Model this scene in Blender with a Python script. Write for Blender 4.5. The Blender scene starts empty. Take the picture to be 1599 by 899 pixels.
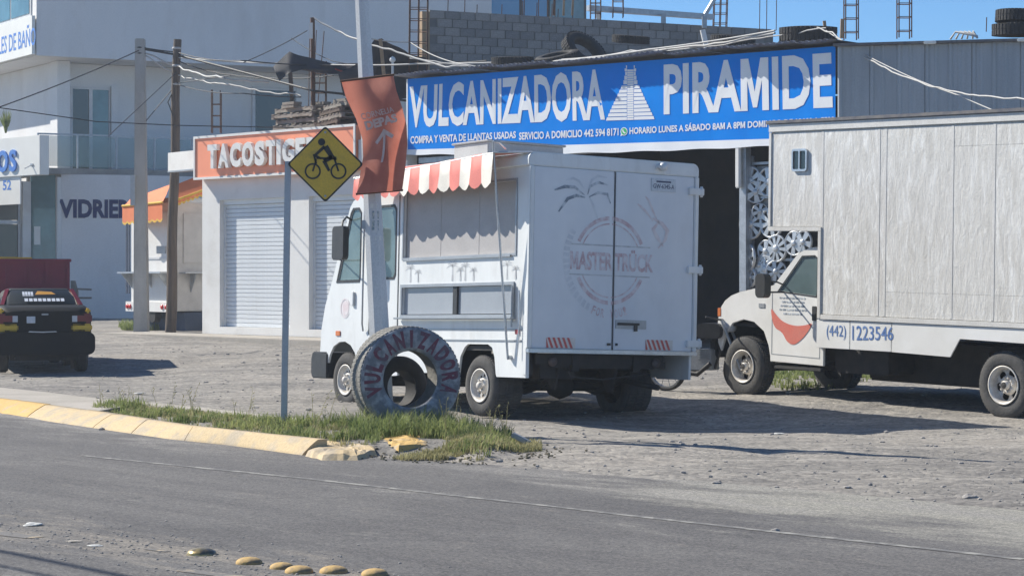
import bpy, bmesh, math, random
from mathutils import Vector, Matrix, Euler, noise
from mathutils.geometry import tessellate_polygon
random.seed(7)
S = bpy.context.scene
R = math.radians
PI = math.pi
# ------------------------------------------------------------------ camera
H = 1.8; FP = 3600.0; CX = 799.5; CY = 430.0
cam_d = bpy.data.cameras.new("camera"); cam = bpy.data.objects.new("camera", cam_d)
S.collection.objects.link(cam); S.camera = cam
cam.location = (0, 0, H); cam.rotation_euler = (R(90), 0, 0)
cam_d.sensor_width = 36; cam_d.lens = 36 * FP / 1599
cam_d.shift_y = -(449.5 - CY) / 1599
cam_d.clip_end = 6000; cam_d.clip_start = .1
# ------------------------------------------------------------------ light
SUN_TO = Vector((-.86, .50, 0)).normalized(); EL = R(37.5)
world = bpy.data.worlds.new("World"); S.world = world; world.use_nodes = True
wn = world.node_tree.nodes; wl = world.node_tree.links
bg = wn['Background']; bg.inputs['Strength'].default_value = .15
sky = wn.new('ShaderNodeTexSky'); sky.sky_type = 'NISHITA'; sky.sun_disc = False
sky.sun_elevation = EL; sky.sun_rotation = math.atan2(SUN_TO.x, SUN_TO.y)
sky.altitude = 1900; sky.air_density = .9; sky.dust_density = .1; sky.ozone_density = 3
hsv = wn.new('ShaderNodeMix'); hsv.data_type = 'RGBA'; hsv.blend_type = 'MULTIPLY'; hsv.inputs[0].default_value = 1
hsv.inputs[7].default_value = (.31, .44, .535, 1)
wl.new(sky.outputs[0], hsv.inputs[6]); wl.new(hsv.outputs[2], bg.inputs['Color'])
sd = bpy.data.lights.new("sun", 'SUN'); sd.energy = 4.3; sd.angle = R(.5); sd.color = (1, .95, .85)
sun = bpy.data.objects.new("sun", sd); S.collection.objects.link(sun)
sv = Vector((SUN_TO.x * math.cos(EL), SUN_TO.y * math.cos(EL), math.sin(EL)))
sun.rotation_euler = sv.to_track_quat('Z', 'Y').to_euler(); sun.location = sv * 50
S.view_settings.view_transform = 'Standard'; S.view_settings.look = 'None'
S.view_settings.exposure = .78; S.view_settings.gamma = 1

# ------------------------------------------------------------------ materials
def newmat(name):
    m = bpy.data.materials.new(name); m.use_nodes = True
    return m, m.node_tree.nodes, m.node_tree.links, m.node_tree.nodes['Principled BSDF']
def ramp(n, l, src, stops):
    r = n.new('ShaderNodeValToRGB')
    while len(r.color_ramp.elements) < len(stops): r.color_ramp.elements.new(.5)
    for e, (p, c) in zip(r.color_ramp.elements, stops):
        e.position = p; e.color = c if len(c) == 4 else (*c, 1)
    l.new(src, r.inputs[0]); return r.outputs[0]
def noi(n, l, scale, detail=6, vec=None, rough=.6, stretch=None, dist=0, rz=0):
    t = n.new('ShaderNodeTexNoise'); t.inputs['Scale'].default_value = scale
    t.inputs['Detail'].default_value = detail; t.inputs['Roughness'].default_value = rough
    t.inputs['Distortion'].default_value = dist
    tc = n.new('ShaderNodeTexCoord'); v = tc.outputs['Object'] if vec is None else vec
    if stretch:
        mp = n.new('ShaderNodeMapping'); mp.inputs['Scale'].default_value = stretch; mp.vector_type = 'TEXTURE' if 0 else 'POINT'; mp.inputs['Rotation'].default_value = (0, 0, R(rz))
        l.new(v, mp.inputs['Vector']); v = mp.outputs[0]
    l.new(v, t.inputs['Vector']); return t.outputs[0]
def mixc(n, l, fac, a, b, mode='MIX'):
    m = n.new('ShaderNodeMix'); m.data_type = 'RGBA'; m.blend_type = mode
    for s, v in ((0, fac), (6, a), (7, b)):
        if hasattr(v, 'links'): l.new(v, m.inputs[s])
        elif s == 0: m.inputs[0].default_value = v
        else: m.inputs[s].default_value = (*v[:3], 1)
    return m.outputs[2]
def mat(name, c, rough=.6, metal=0, c2=None, scale=3, lo=.35, hi=.7, bump=.15, bscale=40, stretch=None, fine=.12, spec=.5, dirt=None, dscale=1.3, dlo=.5, dhi=.75, damt=.7, alpha=1):
    m, n, l, b = newmat(name)
    if c2 is None: c2 = tuple(x * .82 for x in c)
    f = ramp(n, l, noi(n, l, scale, 7, stretch=stretch), [(lo, (0, 0, 0)), (hi, (1, 1, 1))])
    col = mixc(n, l, f, c, c2)
    if fine:
        g = ramp(n, l, noi(n, l, bscale * 1.3, 3), [(.3, (1 - fine,) * 3), (.7, (1 + fine * .5,) * 3)])
        col = mixc(n, l, 1, col, g, 'MULTIPLY')
    if dirt:
        d = ramp(n, l, noi(n, l, dscale, 8, stretch=stretch, dist=.3), [(dlo, (0, 0, 0)), (dhi, (damt,) * 3)])
        col = mixc(n, l, d, col, dirt)
    l.new(col, b.inputs['Base Color'])
    b.inputs['Roughness'].default_value = rough; b.inputs['Metallic'].default_value = metal
    b.inputs['Specular IOR Level'].default_value = spec
    if alpha < 1: b.inputs['Alpha'].default_value = alpha
    if bump:
        bp = n.new('ShaderNodeBump'); bp.inputs['Strength'].default_value = bump; bp.inputs['Distance'].default_value = .02
        l.new(noi(n, l, bscale, 4), bp.inputs['Height']); l.new(bp.outputs[0], b.inputs['Normal'])
    return m
def glassmat(name, c, rough=.06, alpha=.75, metal=0):
    m, n, l, b = newmat(name)
    col = mixc(n, l, ramp(n, l, noi(n, l, 1.2, 3), [(.35, (0, 0, 0)), (.65, (1, 1, 1))]), c, tuple(x * 1.5 for x in c))
    l.new(col, b.inputs['Base Color']); b.inputs['Roughness'].default_value = rough
    b.inputs['Alpha'].default_value = alpha; b.inputs['Specular IOR Level'].default_value = .8
    return m
M = {}
M['van'] = mat('van_white_paint', (.80, .81, .80), .33, 0, (.71, .72, .71), 1.5, bump=.12, bscale=2.2, fine=.03, stretch=(1.6, 1.6, .5), dirt=(.40, .36, .31), dscale=2.6, dlo=.54, dhi=.82, damt=.4)
M['vandoor'] = mat('van_door_paint', (.78, .80, .82), .38, 0, (.68, .71, .75), 1.1, bump=.14, bscale=2.0, fine=.04, stretch=(1, 1, .5), dirt=(.5, .5, .5), dscale=1.8, dlo=.58, dhi=.85, damt=.3)
M['trim'] = mat('grey_trim', (.42, .44, .46), .4, .3, bump=.03)
M['trim2'] = mat('vent_grey_paint', (.50, .49, .48), .6, 0, bump=.05)
M['alu'] = mat('aluminium', (.62, .64, .66), .32, .7, (.48, .5, .52), 5, bump=.05)
M['chrome'] = mat('hubcap_silver', (.60, .61, .61), .42, .55, (.5, .51, .52), 9, bump=.03, fine=.05)
M['steelrim'] = mat('steel_rim', (.70, .68, .64), .5, .1, (.52, .47, .41), 9, bump=.1)
M['rubber'] = mat('tyre_rubber', (.030, .030, .032), .75, 0, (.055, .052, .05), 6, bump=.3, bscale=60, spec=.3)
M['dusty_rubber'] = mat('dusty_tyre_rubber', (.11, .105, .10), .88, 0, (.06, .06, .06), 5, bump=.4, bscale=40, spec=.2)
M['tyreface'] = mat('painted_tyre_face', (.19, .20, .225), .9, 0, (.40, .41, .43), 7, .45, .60, bump=.4, bscale=25, spec=.25, dirt=(.3, .27, .24), dscale=4, damt=.5)
M['treaddust'] = mat('tyre_tread_dust', (.26, .25, .23), .9, 0, (.18, .175, .16), 6, bump=.4, bscale=30, spec=.2)
M['black'] = mat('black_plastic', (.022, .023, .026), .5, 0, (.04, .04, .04), 8, bump=.1)
M['chassis'] = mat('chassis_black', (.02, .02, .022), .7, 0, (.045, .04, .035), 5, bump=.2)
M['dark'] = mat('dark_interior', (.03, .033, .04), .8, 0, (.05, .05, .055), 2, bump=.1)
M['wellblack'] = mat('wheel_arch_liner', (.018, .02, .026), .85, 0, bump=.1)
M['shutter_grey'] = mat('grey_window_shutter', (.40, .38, .37), .55, .1, (.45, .43, .42), 2, bump=.05, stretch=(1, 1, 2))
M['pan'] = mat('sliding_glass_shade', (.36, .38, .41), .25, 0, (.30, .32, .35), 1.2, bump=.02, fine=.03)
M['print_grey'] = mat('faded_grey_print', (.42, .43, .45), .5, 0, (.60, .62, .63), 9, .35, .6, bump=0, fine=0)
M['print_dark'] = mat('faded_dark_print', (.20, .24, .29), .5, 0, (.62, .66, .70), 9, .4, .62, bump=0, fine=0)
M['print_red'] = mat('faded_red_print', (.55, .38, .40), .5, 0, (.71, .66, .68), 9, .40, .60, bump=0, fine=0)
M['print_pink'] = mat('faded_pink_print', (.66, .55, .56), .5, 0, (.75, .71, .72), 8, .38, .62, bump=0, fine=0)
M['shadowprint'] = mat('pale_grey_print', (.60, .63, .67), .5, 0, (.72, .75, .78), 5, .38, .62, bump=0, fine=0)
M['coral'] = mat('coral_awning', (.80, .24, .20), .8, 0, (.72, .20, .17), 3, bump=.08, bscale=90)
M['cream'] = mat('cream_awning', (.84, .80, .72), .8, 0, (.74, .70, .62), 3, bump=.08, bscale=90)
M['taxiglass'] = mat('taxi_rear_glass', (.012, .016, .016), .4, bump=0, spec=.25)
M['redlens'] = mat('red_reflector', (.62, .03, .03), .2, 0, bump=0)
M['orangelens'] = mat('orange_reflector', (.75, .22, .06), .25, 0, bump=0)
M['whitelens'] = mat('clear_lens', (.6, .62, .65), .15, 0, bump=0)
M['lamp_dull'] = mat('dusty_lamp', (.10, .08, .08), .5, 0, bump=0)
M['redstripe'] = mat('red_reflective_tape', (.62, .10, .09), .4, 0, (.5, .12, .1), 8, bump=0)
M['whitestripe'] = mat('white_reflective_tape', (.78, .74, .70), .4, 0, bump=0)
M['vglass'] = glassmat('vehicle_glass', (.12, .17, .175), .06, .82)  # base colour raised to stand in for teal reflections
M['mirror'] = mat('mirror_glass', (.6, .62, .65), .05, .9, bump=0)
M['plate'] = mat('licence_plate', (.66, .69, .72), .4, 0, (.5, .56, .62), 20, bump=0)
M['plate_ink'] = mat('plate_ink', (.05, .07, .14), .5, bump=0)
M['cabw'] = mat('truck_cab_white', (.86, .85, .82), .3, 0, (.75, .73, .68), 1.2, bump=.08, bscale=2.5, fine=.03, dirt=(.42, .36, .29), dscale=2, dlo=.6, dhi=.95, damt=.4)
M['boxframe'] = mat('box_painted_frame', (.72, .70, .66), .55, 0, (.62, .60, .56), 5, bump=.1)
M['roofedge'] = mat('box_roof_edge', (.10, .10, .12), .6, .2, (.22, .2, .18), 6, bump=.1)
M['truckblue'] = mat('faded_blue_lettering', (.07, .16, .42), .5, 0, (.17, .27, .50), 8, bump=0)
M['swoosh'] = mat('faded_red_emblem', (.72, .17, .12), .5, 0, (.66, .22, .17), 4, bump=0)
M['wallwhite'] = mat('white_painted_wall', (.78, .77, .74), .8, 0, (.70, .69, .66), .7, bump=.12, bscale=18, fine=.04, dirt=(.46, .42, .37), dscale=1.1, dlo=.52, dhi=.8, damt=.45)
M['wallleft'] = mat('cream_white_wall', (.76, .75, .74), .85, 0, (.68, .68, .68), .35, bump=.15, bscale=14, fine=.05, dirt=(.50, .47, .44), dscale=.5, dlo=.5, dhi=.8, damt=.45, stretch=(1.5, 1.5, .6))
M['shutterw'] = mat('white_roller_shutter', (.74, .76, .77), .5, .1, (.66, .68, .69), 1.2, bump=.03, stretch=(1, 1, 3), dirt=(.5, .46, .42), dscale=1.2, dlo=.6, dhi=.9, damt=.3)
M['coralsign'] = mat('coral_sign_panel', (.95, .33, .18), .5, 0, (.90, .30, .16), 1, bump=.02, fine=.03)
M['letterw'] = mat('white_sign_letter', (.82, .80, .76), .45, 0, bump=.02, fine=.03)
M['bannerblue'] = mat('blue_vinyl_banner', (.001, .25, .80), .6, 0, (.001, .21, .74), .8, bump=.15, bscale=2.2, fine=.03, spec=.05)
M['bannerwhite'] = mat('white_banner_print', (.82, .83, .84), .4, 0, (.76, .77, .79), 2, bump=0, fine=0)
M['green'] = mat('green_icon', (.03, .5, .16), .4, 0, bump=0)
M['concrete'] = mat('concrete', (.36, .35, .33), .9, 0, (.27, .26, .25), 1.5, bump=.3, bscale=25, dirt=(.2, .18, .15), dscale=2, damt=.5)
M['paving'] = mat('pale_concrete_paving', (.44, .40, .35), .9, 0, (.36, .33, .28), 1.2, bump=.25, bscale=25, dirt=(.27, .24, .2), dscale=1.5, damt=.6)
M['polecon'] = mat('pole_concrete', (.44, .43, .41), .9, 0, (.34, .33, .31), 3, bump=.3, bscale=30, stretch=(1, 1, .3))
M['wood'] = mat('weathered_pole_wood', (.15, .115, .09), .9, 0, (.08, .06, .05), 5, bump=.5, bscale=40, stretch=(4, 4, .25))
M['palewood'] = mat('grey_pallet_wood', (.36, .32, .27), .9, 0, (.22, .19, .16), 4, bump=.4, bscale=30)
M['tanwood'] = mat('tan_timber', (.42, .29, .18), .85, 0, (.3, .2, .12), 4, bump=.3, bscale=30)
M['rust'] = mat('rusty_steel', (.09, .05, .035), .8, .2, (.16, .08, .05), 10, bump=.2)
M['block'] = mat('grey_concrete_block', (.29, .28, .27), .95, 0, (.20, .20, .20), 1.4, bump=.5, bscale=30, fine=.2, dirt=(.38, .36, .33), dscale=.7, dlo=.5, dhi=.8, damt=.6)
M['mortar'] = mat('mortar', (.20, .195, .19), .95, 0, (.15, .15, .15), 3, bump=.4)
M['galv'] = mat('galvanised_steel', (.48, .50, .52), .45, .55, (.36, .38, .4), 8, bump=.08)
M['lightpole'] = mat('white_lamp_pole', (.72, .72, .71), .5, .05, (.62, .62, .62), 3, bump=.05, stretch=(1, 1, .3))
M['polegrey'] = mat('sign_post_grey', (.50, .53, .56), .5, .3, bump=.05)
M['sticker'] = mat('paper_sticker', (.22, .30, .34), .6, 0, (.55, .55, .5), 30, .45, .55, bump=0)
M['signyellow'] = mat('yellow_sign_face', (.78, .50, .05), .55, 0, (.68, .43, .05), 6, bump=.02, dirt=(.3, .2, .08), dscale=6, dlo=.6, dhi=.8, damt=.5)
M['signblack'] = mat('sign_black', (.02, .02, .02), .5, bump=0)
M['tarp'] = mat('black_tarp', (.03, .032, .04), .75, 0, (.05, .05, .06), 3, bump=.2)
M['tin'] = mat('tin_roof_sheet', (.30, .31, .33), .5, .4, (.20, .17, .15), 3, bump=.1)
M['corr'] = mat('corrugated_zinc', (.42, .44, .46), .5, .35, (.34, .36, .38), 1.5, bump=.05, stretch=(3, 3, .3), dirt=(.27, .28, .29), dscale=1.6, damt=.5)
M['maroon'] = mat('maroon_paint', (.32, .03, .055), .5, 0, (.25, .025, .045), 2, bump=.05)
M['carred'] = mat('taxi_dark_red', (.20, .015, .02), .3, 0, bump=.02)
M['carblack'] = mat('taxi_dark_paint', (.010, .011, .012), .6, 0, (.016, .016, .016), 3, bump=.02, spec=.2)
M['caryellow'] = mat('taxi_yellow', (.80, .50, .03), .4, 0, bump=.02)
M['orange'] = mat('orange_canvas', (.82, .24, .10), .85, 0, (.72, .2, .08), 3, bump=.08, bscale=80)
M['yellowtrim'] = mat('yellow_awning_trim', (.80, .50, .08), .85, 0, bump=.05)
M['navy'] = mat('navy_skirt', (.035, .055, .10), .7, 0, (.06, .08, .13), 3, bump=.1)
M['standgrey'] = mat('stand_grey_side', (.60, .57, .54), .7, 0, bump=.05)
M['signblue'] = mat('blue_letter_paint', (.06, .20, .62), .5, 0, (.09, .26, .66), 4, bump=.02)
M['signcream'] = mat('cream_sign_board', (.82, .81, .76), .5, 0, (.76, .75, .7), 1.2, bump=.02)
M['navyletter'] = mat('navy_wall_lettering', (.008, .03, .13), .9, 0, (.012, .035, .14), bump=0, spec=.05)
M['gglass'] = glassmat('green_balcony_glass', (.16, .24, .25), .08, .38)
M['dglass'] = glassmat('dark_window_glass', (.014, .022, .026), .12, .94)
M['tealglass'] = glassmat('teal_window_glass', (.08, .17, .19), .08, .92)
M['bluefilm'] = mat('blue_window_film', (.10, .30, .50), .2, 0, (.08, .26, .45), 1, bump=0)
M['wframe'] = mat('white_window_frame', (.7, .7, .7), .5, 0, bump=.02)
M['curtain'] = mat('tan_goods', (.35, .16, .09), .7, 0, bump=.05)
M['cable'] = mat('black_cable', (.03, .03, .033), .6, 0, bump=0)
M['cablew'] = mat('pale_cable', (.50, .49, .47), .6, 0, bump=0)
M['bumpyellow'] = mat('yellow_road_stud_paint', (.55, .36, .13), .8, 0, (.42, .29, .13), 18, .4, .6, bump=.2, dirt=(.16, .13, .1), dscale=12, dlo=.5, dhi=.65, damt=.8)
M['brass'] = mat('worn_metal_stud', (.50, .37, .16), .3, .6, (.16, .14, .11), 16, .45, .6, bump=.1)
M['stone'] = mat('stone', (.38, .355, .33), .95, 0, (.26, .245, .23), 6, bump=.5)
M['litter'] = mat('pale_litter', (.6, .6, .57), .7, 0, bump=.1)
M['soil'] = mat('planter_soil', (.17, .14, .10), .95, 0, (.10, .10, .06), 3, bump=.5, bscale=30)
# banner fabric: translucent cloth
m, n, l, b = newmat('terracotta_mesh_fabric'); M['terra'] = m
cc = mixc(n, l, ramp(n, l, noi(n, l, 2.2, 5), [(.4, (0, 0, 0)), (.6, (1, 1, 1))]), (.50, .16, .11), (.62, .23, .16))
l.new(cc, b.inputs['Base Color']); b.inputs['Roughness'].default_value = .8
tr = n.new('ShaderNodeBsdfTranslucent'); l.new(cc, tr.inputs[0]); mx = n.new('ShaderNodeMixShader'); mx.inputs[0].default_value = .42
l.new(b.outputs[0], mx.inputs[1]); l.new(tr.outputs[0], mx.inputs[2]); l.new(mx.outputs[0], n['Material Output'].inputs[0])
# gravel lot
m, n, l, b = newmat('gravel_ground'); M['gravel'] = m
big = ramp(n, l, noi(n, l, .35, 8, rough=.65), [(.38, (.215, .205, .195)), (.5, (.28, .265, .245)), (.62, (.335, .312, .284))])
med = ramp(n, l, noi(n, l, 4, 8, rough=.75), [(.4, (.74, .74, .74)), (.6, (1.18, 1.16, 1.12))])
col = mixc(n, l, 1, big, med, 'MULTIPLY')
trk = ramp(n, l, noi(n, l, 1.1, 5, stretch=(.9, .9, .9), dist=.4), [(.55, (0, 0, 0)), (.72, (.55, .55, .55))])
col = mixc(n, l, trk, col, (.22, .205, .19))
for rz_, c_ in ((12, (.235, .22, .20)), (-28, (.43, .40, .36)), (30, (.20, .19, .175))):
    tk_ = ramp(n, l, noi(n, l, 1.5, 7, stretch=(.12, 1.5, 1), dist=.35, rz=rz_, rough=.65), [(.52, (0, 0, 0)), (.68, (.6, .6, .6))])
    col = mixc(n, l, tk_, col, c_)
vo = n.new('ShaderNodeTexVoronoi'); vo.inputs['Scale'].default_value = 22; vo.feature = 'F1'
tc = n.new('ShaderNodeTexCoord'); l.new(tc.outputs['Object'], vo.inputs['Vector'])
peb = ramp(n, l, vo.outputs['Color'], [(.1, (.62, .62, .63)), (.5, (1, 1, 1)), (.95, (1.35, 1.32, 1.28))])
col = mixc(n, l, .75, col, mixc(n, l, 1, col, peb, 'MULTIPLY'))
l.new(col, b.inputs['Base Color']); b.inputs['Roughness'].default_value = .95; b.inputs['Specular IOR Level'].default_value = .2
bp = n.new('ShaderNodeBump'); bp.inputs['Strength'].default_value = .7; bp.inputs['Distance'].default_value = .022
hh = n.new('ShaderNodeMath'); hh.operation = 'ADD'; l.new(noi(n, l, 9, 9, rough=.8), hh.inputs[0])
hm = n.new('ShaderNodeMath'); hm.operation = 'MULTIPLY'; hm.inputs[1].default_value = -.5; l.new(vo.outputs['Distance'], hm.inputs[0]); l.new(hm.outputs[0], hh.inputs[1])
l.new(hh.outputs[0], bp.inputs['Height']); l.new(bp.outputs[0], b.inputs['Normal'])
# asphalt: object frame x along the road, y towards the shops (edge near y = 0.9)
m, n, l, b = newmat('worn_asphalt'); M['asphalt'] = m
tc = n.new('ShaderNodeTexCoord'); sep = n.new('ShaderNodeSeparateXYZ'); l.new(tc.outputs['Object'], sep.inputs[0])
base = ramp(n, l, noi(n, l, .5, 6, stretch=(.25, 1, 1)), [(.35, (.115, .112, .112)), (.65, (.150, .145, .141))])
col = base
ptc = ramp(n, l, noi(n, l, .45, 5, stretch=(.5, 1, 1), dist=1.0), [(.50, (1, 1, 1)), (.56, (.86, .86, .87))])
col = mixc(n, l, 1, col, ptc, 'MULTIPLY')
strk = ramp(n, l, noi(n, l, 1.6, 6, stretch=(.10, 1.6, 1), dist=.2), [(.50, (0, 0, 0)), (.70, (.6, .6, .6))])
col = mixc(n, l, strk, col, (.088, .085, .087))
ls = ramp(n, l, noi(n, l, 2.2, 8, stretch=(.08, 1.4, 1), dist=.6, rough=.7), [(.58, (0, 0, 0)), (.72, (.5, .5, .5))])
col = mixc(n, l, ls, col, (.21, .20, .185))
# dust blown over both edges
def band(y0, y1, x0=None, x1=None):
    mr = n.new('ShaderNodeMapRange'); mr.inputs['From Min'].default_value = y0; mr.inputs['From Max'].default_value = y1
    l.new(sep.outputs[1], mr.inputs[0]); o = mr.outputs[0]
    if x0 is not None:
        mr2 = n.new('ShaderNodeMapRange'); mr2.inputs['From Min'].default_value = x0; mr2.inputs['From Max'].default_value = x1
        l.new(sep.outputs[0], mr2.inputs[0]); mm = n.new('ShaderNodeMath'); mm.operation = 'MULTIPLY'
        l.new(o, mm.inputs[0]); l.new(mr2.outputs[0], mm.inputs[1]); o = mm.outputs[0]
    return o
def dust(col, bandout, amt, c, sc=.9, thr=.62):
    a = n.new('ShaderNodeMath'); a.operation = 'MULTIPLY'; a.inputs[1].default_value = amt; l.new(bandout, a.inputs[0])
    s2 = n.new('ShaderNodeMath'); s2.operation = 'ADD'; l.new(a.outputs[0], s2.inputs[0]); l.new(noi(n, l, sc, 9, stretch=(.35, 1.3, 1), rough=.7, dist=.5), s2.inputs[1])
    f = ramp(n, l, s2.outputs[0], [(thr, (0, 0, 0)), (thr + .16, (.85, .85, .85))])
    return mixc(n, l, f, col, c)
col = dust(col, band(-.25, 1.7, 4.0, 8.0), .34, (.30, .29, .255))
col = dust(col, band(.3, 1.2), .15, (.26, .25, .235))
ab = n.new('ShaderNodeMath'); ab.operation = 'ADD'; ab.inputs[1].default_value = 3.85; l.new(sep.outputs[1], ab.inputs[0])
ab2 = n.new('ShaderNodeMath'); ab2.operation = 'ABSOLUTE'; l.new(ab.outputs[0], ab2.inputs[0])
mr = n.new('ShaderNodeMapRange'); mr.inputs['From Min'].default_value = .95; mr.inputs['From Max'].default_value = .1; l.new(ab2.outputs[0], mr.inputs[0])
col = dust(col, mr.outputs[0], .20, (.225, .205, .18), 2.6, .60)
agg = ramp(n, l, noi(n, l, 42, 4, rough=.9), [(.40, (.52, .52, .52)), (.5, (1, 1, 1)), (.60, (1.65, 1.6, 1.52))])
col = mixc(n, l, .8, col, mixc(n, l, 1, col, agg, 'MULTIPLY'))
ag2 = ramp(n, l, noi(n, l, 13, 6, rough=.85), [(.40, (.80, .80, .80)), (.5, (1, 1, 1)), (.60, (1.2, 1.18, 1.15))])
col = mixc(n, l, 1, col, ag2, 'MULTIPLY')
crk = n.new('ShaderNodeTexVoronoi'); crk.feature = 'DISTANCE_TO_EDGE'; crk.inputs['Scale'].default_value = .55
wv = n.new('ShaderNodeVectorMath'); wv.operation = 'ADD'; nz_ = n.new('ShaderNodeTexNoise'); nz_.inputs['Scale'].default_value = 3; nz_.inputs['Detail'].default_value = 6
sc_ = n.new('ShaderNodeVectorMath'); sc_.operation = 'SCALE'; sc_.inputs['Scale'].default_value = .55; l.new(nz_.outputs['Color'], sc_.inputs[0]); l.new(tc.outputs['Object'], nz_.inputs['Vector']); l.new(tc.outputs['Object'], wv.inputs[0]); l.new(sc_.outputs[0], wv.inputs[1]); l.new(wv.outputs[0], crk.inputs['Vector'])
ck = ramp(n, l, crk.outputs['Distance'], [(.0, (1, 1, 1)), (.006, (0, 0, 0))])
cm = n.new('ShaderNodeMath'); cm.operation = 'MULTIPLY'; l.new(ck, cm.inputs[0]); l.new(ramp(n, l, noi(n, l, .6, 4), [(.5, (0, 0, 0)), (.6, (.6, .6, .6))]), cm.inputs[1])
col = mixc(n, l, cm.outputs[0], col, (.04, .04, .042))
l.new(col, b.inputs['Base Color']); b.inputs['Roughness'].default_value = .85; b.inputs['Specular IOR Level'].default_value = .3
bp = n.new('ShaderNodeBump'); bp.inputs['Strength'].default_value = .6; bp.inputs['Distance'].default_value = .008
l.new(noi(n, l, 60, 4, rough=.8), bp.inputs['Height']); l.new(bp.outputs[0], b.inputs['Normal'])
# worn paint for road markings: paint that is rubbed through to the asphalt
def wornpaint(name, c, c2, thr=.5):
    return mat(name, c, .8, 0, c2, 5, thr - .04, thr + .05, bump=.2, bscale=60, fine=.2)
M['lane'] = wornpaint('worn_lane_paint', (.33, .32, .29), (.16, .155, .15), .47)
M['laney'] = wornpaint('worn_yellow_paint', (.42, .34, .23), (.17, .16, .15), .47)
# kerb: yellow paint worn off to concrete
def kerbmat(name, c, lo):
    return mat(name, c, .85, 0, (.46, .38, .27), 3.2, lo, lo + .14, bump=.3, bscale=25, fine=.15, dirt=(.24, .21, .18), dscale=2.4, dlo=.6, dhi=.78, damt=.6)
M['kerbyellow'] = kerbmat('kerb_yellow_paint', (.62, .40, .13), .54)
M['kerbpale'] = kerbmat('kerb_rubbed_paint', (.58, .44, .25), .47)
# truck box side: galvanised sheet under peeled and scraped white paint
m, n, l, b = newmat('scraped_box_side'); M['boxside'] = m
a1 = ramp(n, l, noi(n, l, 3.4, 9, stretch=(2.6, 2.6, .55), rough=.68, dist=1.0), [(.36, (.56, .54, .50)), (.48, (.63, .61, .57)), (.55, (.70, .685, .65)), (.63, (.83, .82, .79))])
a2 = ramp(n, l, noi(n, l, 1.1, 7, stretch=(1, 1, .8), rough=.7, dist=1.2), [(.42, (0, 0, 0)), (.6, (.55, .55, .55))])
col = mixc(n, l, a2, a1, (.65, .63, .59))
col = mixc(n, l, 1, col, ramp(n, l, noi(n, l, 30, 4), [(.3, (.92, .92, .92)), (.7, (1.05, 1.05, 1.05))]), 'MULTIPLY')
rs = ramp(n, l, noi(n, l, 3.5, 8, stretch=(3, 3, .5), rough=.7), [(.66, (0, 0, 0)), (.74, (.4, .4, .4))])
col = mixc(n, l, rs, col, (.30, .27, .23))
l.new(col, b.inputs['Base Color']); b.inputs['Roughness'].default_value = .62; b.inputs['Metallic'].default_value = .08
bp = n.new('ShaderNodeBump'); bp.inputs['Strength'].default_value = .35; bp.inputs['Distance'].default_value = .03
l.new(noi(n, l, 7, 7, stretch=(1.8, 1.8, .6), dist=.9, rough=.7), bp.inputs['Height']); l.new(bp.outputs[0], b.inputs['Normal'])
# grass
def leafmat(name, c1, c2):
    m, n, l, b = newmat(name)
    l.new(ramp(n, l, noi(n, l, 1.8, 3), [(.35, c1), (.65, c2)]), b.inputs['Base Color']); b.inputs['Roughness'].default_value = .7
    b.inputs['Specular IOR Level'].default_value = .25
    tr = n.new('ShaderNodeBsdfTranslucent'); l.new(ramp(n, l, noi(n, l, 1.8, 3), [(.35, c1), (.65, c2)]), tr.inputs[0])
    mx = n.new('ShaderNodeMixShader'); mx.inputs[0].default_value = .4
    l.new(b.outputs[0], mx.inputs[1]); l.new(tr.outputs[0], mx.inputs[2]); l.new(mx.outputs[0], n['Material Output'].inputs[0]); return m
M['grass'] = leafmat('green_weeds', (.15, .20, .065), (.33, .36, .14))
M['drygrass'] = leafmat('dry_grass', (.27, .26, .12), (.42, .38, .20))

# ------------------------------------------------------------------ helpers
C = S.collection
class Fr:
    """a place's own axes: x along its front, y into it, z up"""
    def __init__(s, o, rz=0, rx=0, ry=0):
        s.o = Vector(o); s.e = Euler((R(rx), R(ry), R(rz)), 'XYZ'); s.M = Matrix.Translation(s.o) @ s.e.to_matrix().to_4x4(); s.I = s.M.inverted()
    def at(s, px, py, c=0, ax=1):
        o = s.I @ Vector((0, 0, H)); d = s.I.to_3x3() @ Vector(((px - CX) / FP, 1, (CY - py) / FP))
        return o + d * ((c - o[ax]) / d[ax])
W0 = Fr((0, 0, 0))
def at(px, py, Y): return Vector(((px - CX) / FP * Y, Y, H + (CY - py) / FP * Y))
def gr(px, py, z=0):
    Y = (H - z) * FP / (py - CY); return Vector(((px - CX) / FP * Y, Y, z))
def tag(o, label=None, cat=None, group=None, kind=None):
    if label: o['label'] = label
    if cat: o['category'] = cat
    if group: o['group'] = group
    if kind: o['kind'] = kind
    return o
def thing(name, label, cat, fr, group=None):
    o = bpy.data.objects.new(name, None); C.objects.link(o); o.empty_display_size = .2
    if isinstance(fr, Fr): o.location = fr.o; o.rotation_euler = fr.e
    else: o.location = fr
    tag(o, label, cat, group); return o
SK = 1.0   # metres per sketch unit of the thing being built
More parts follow.
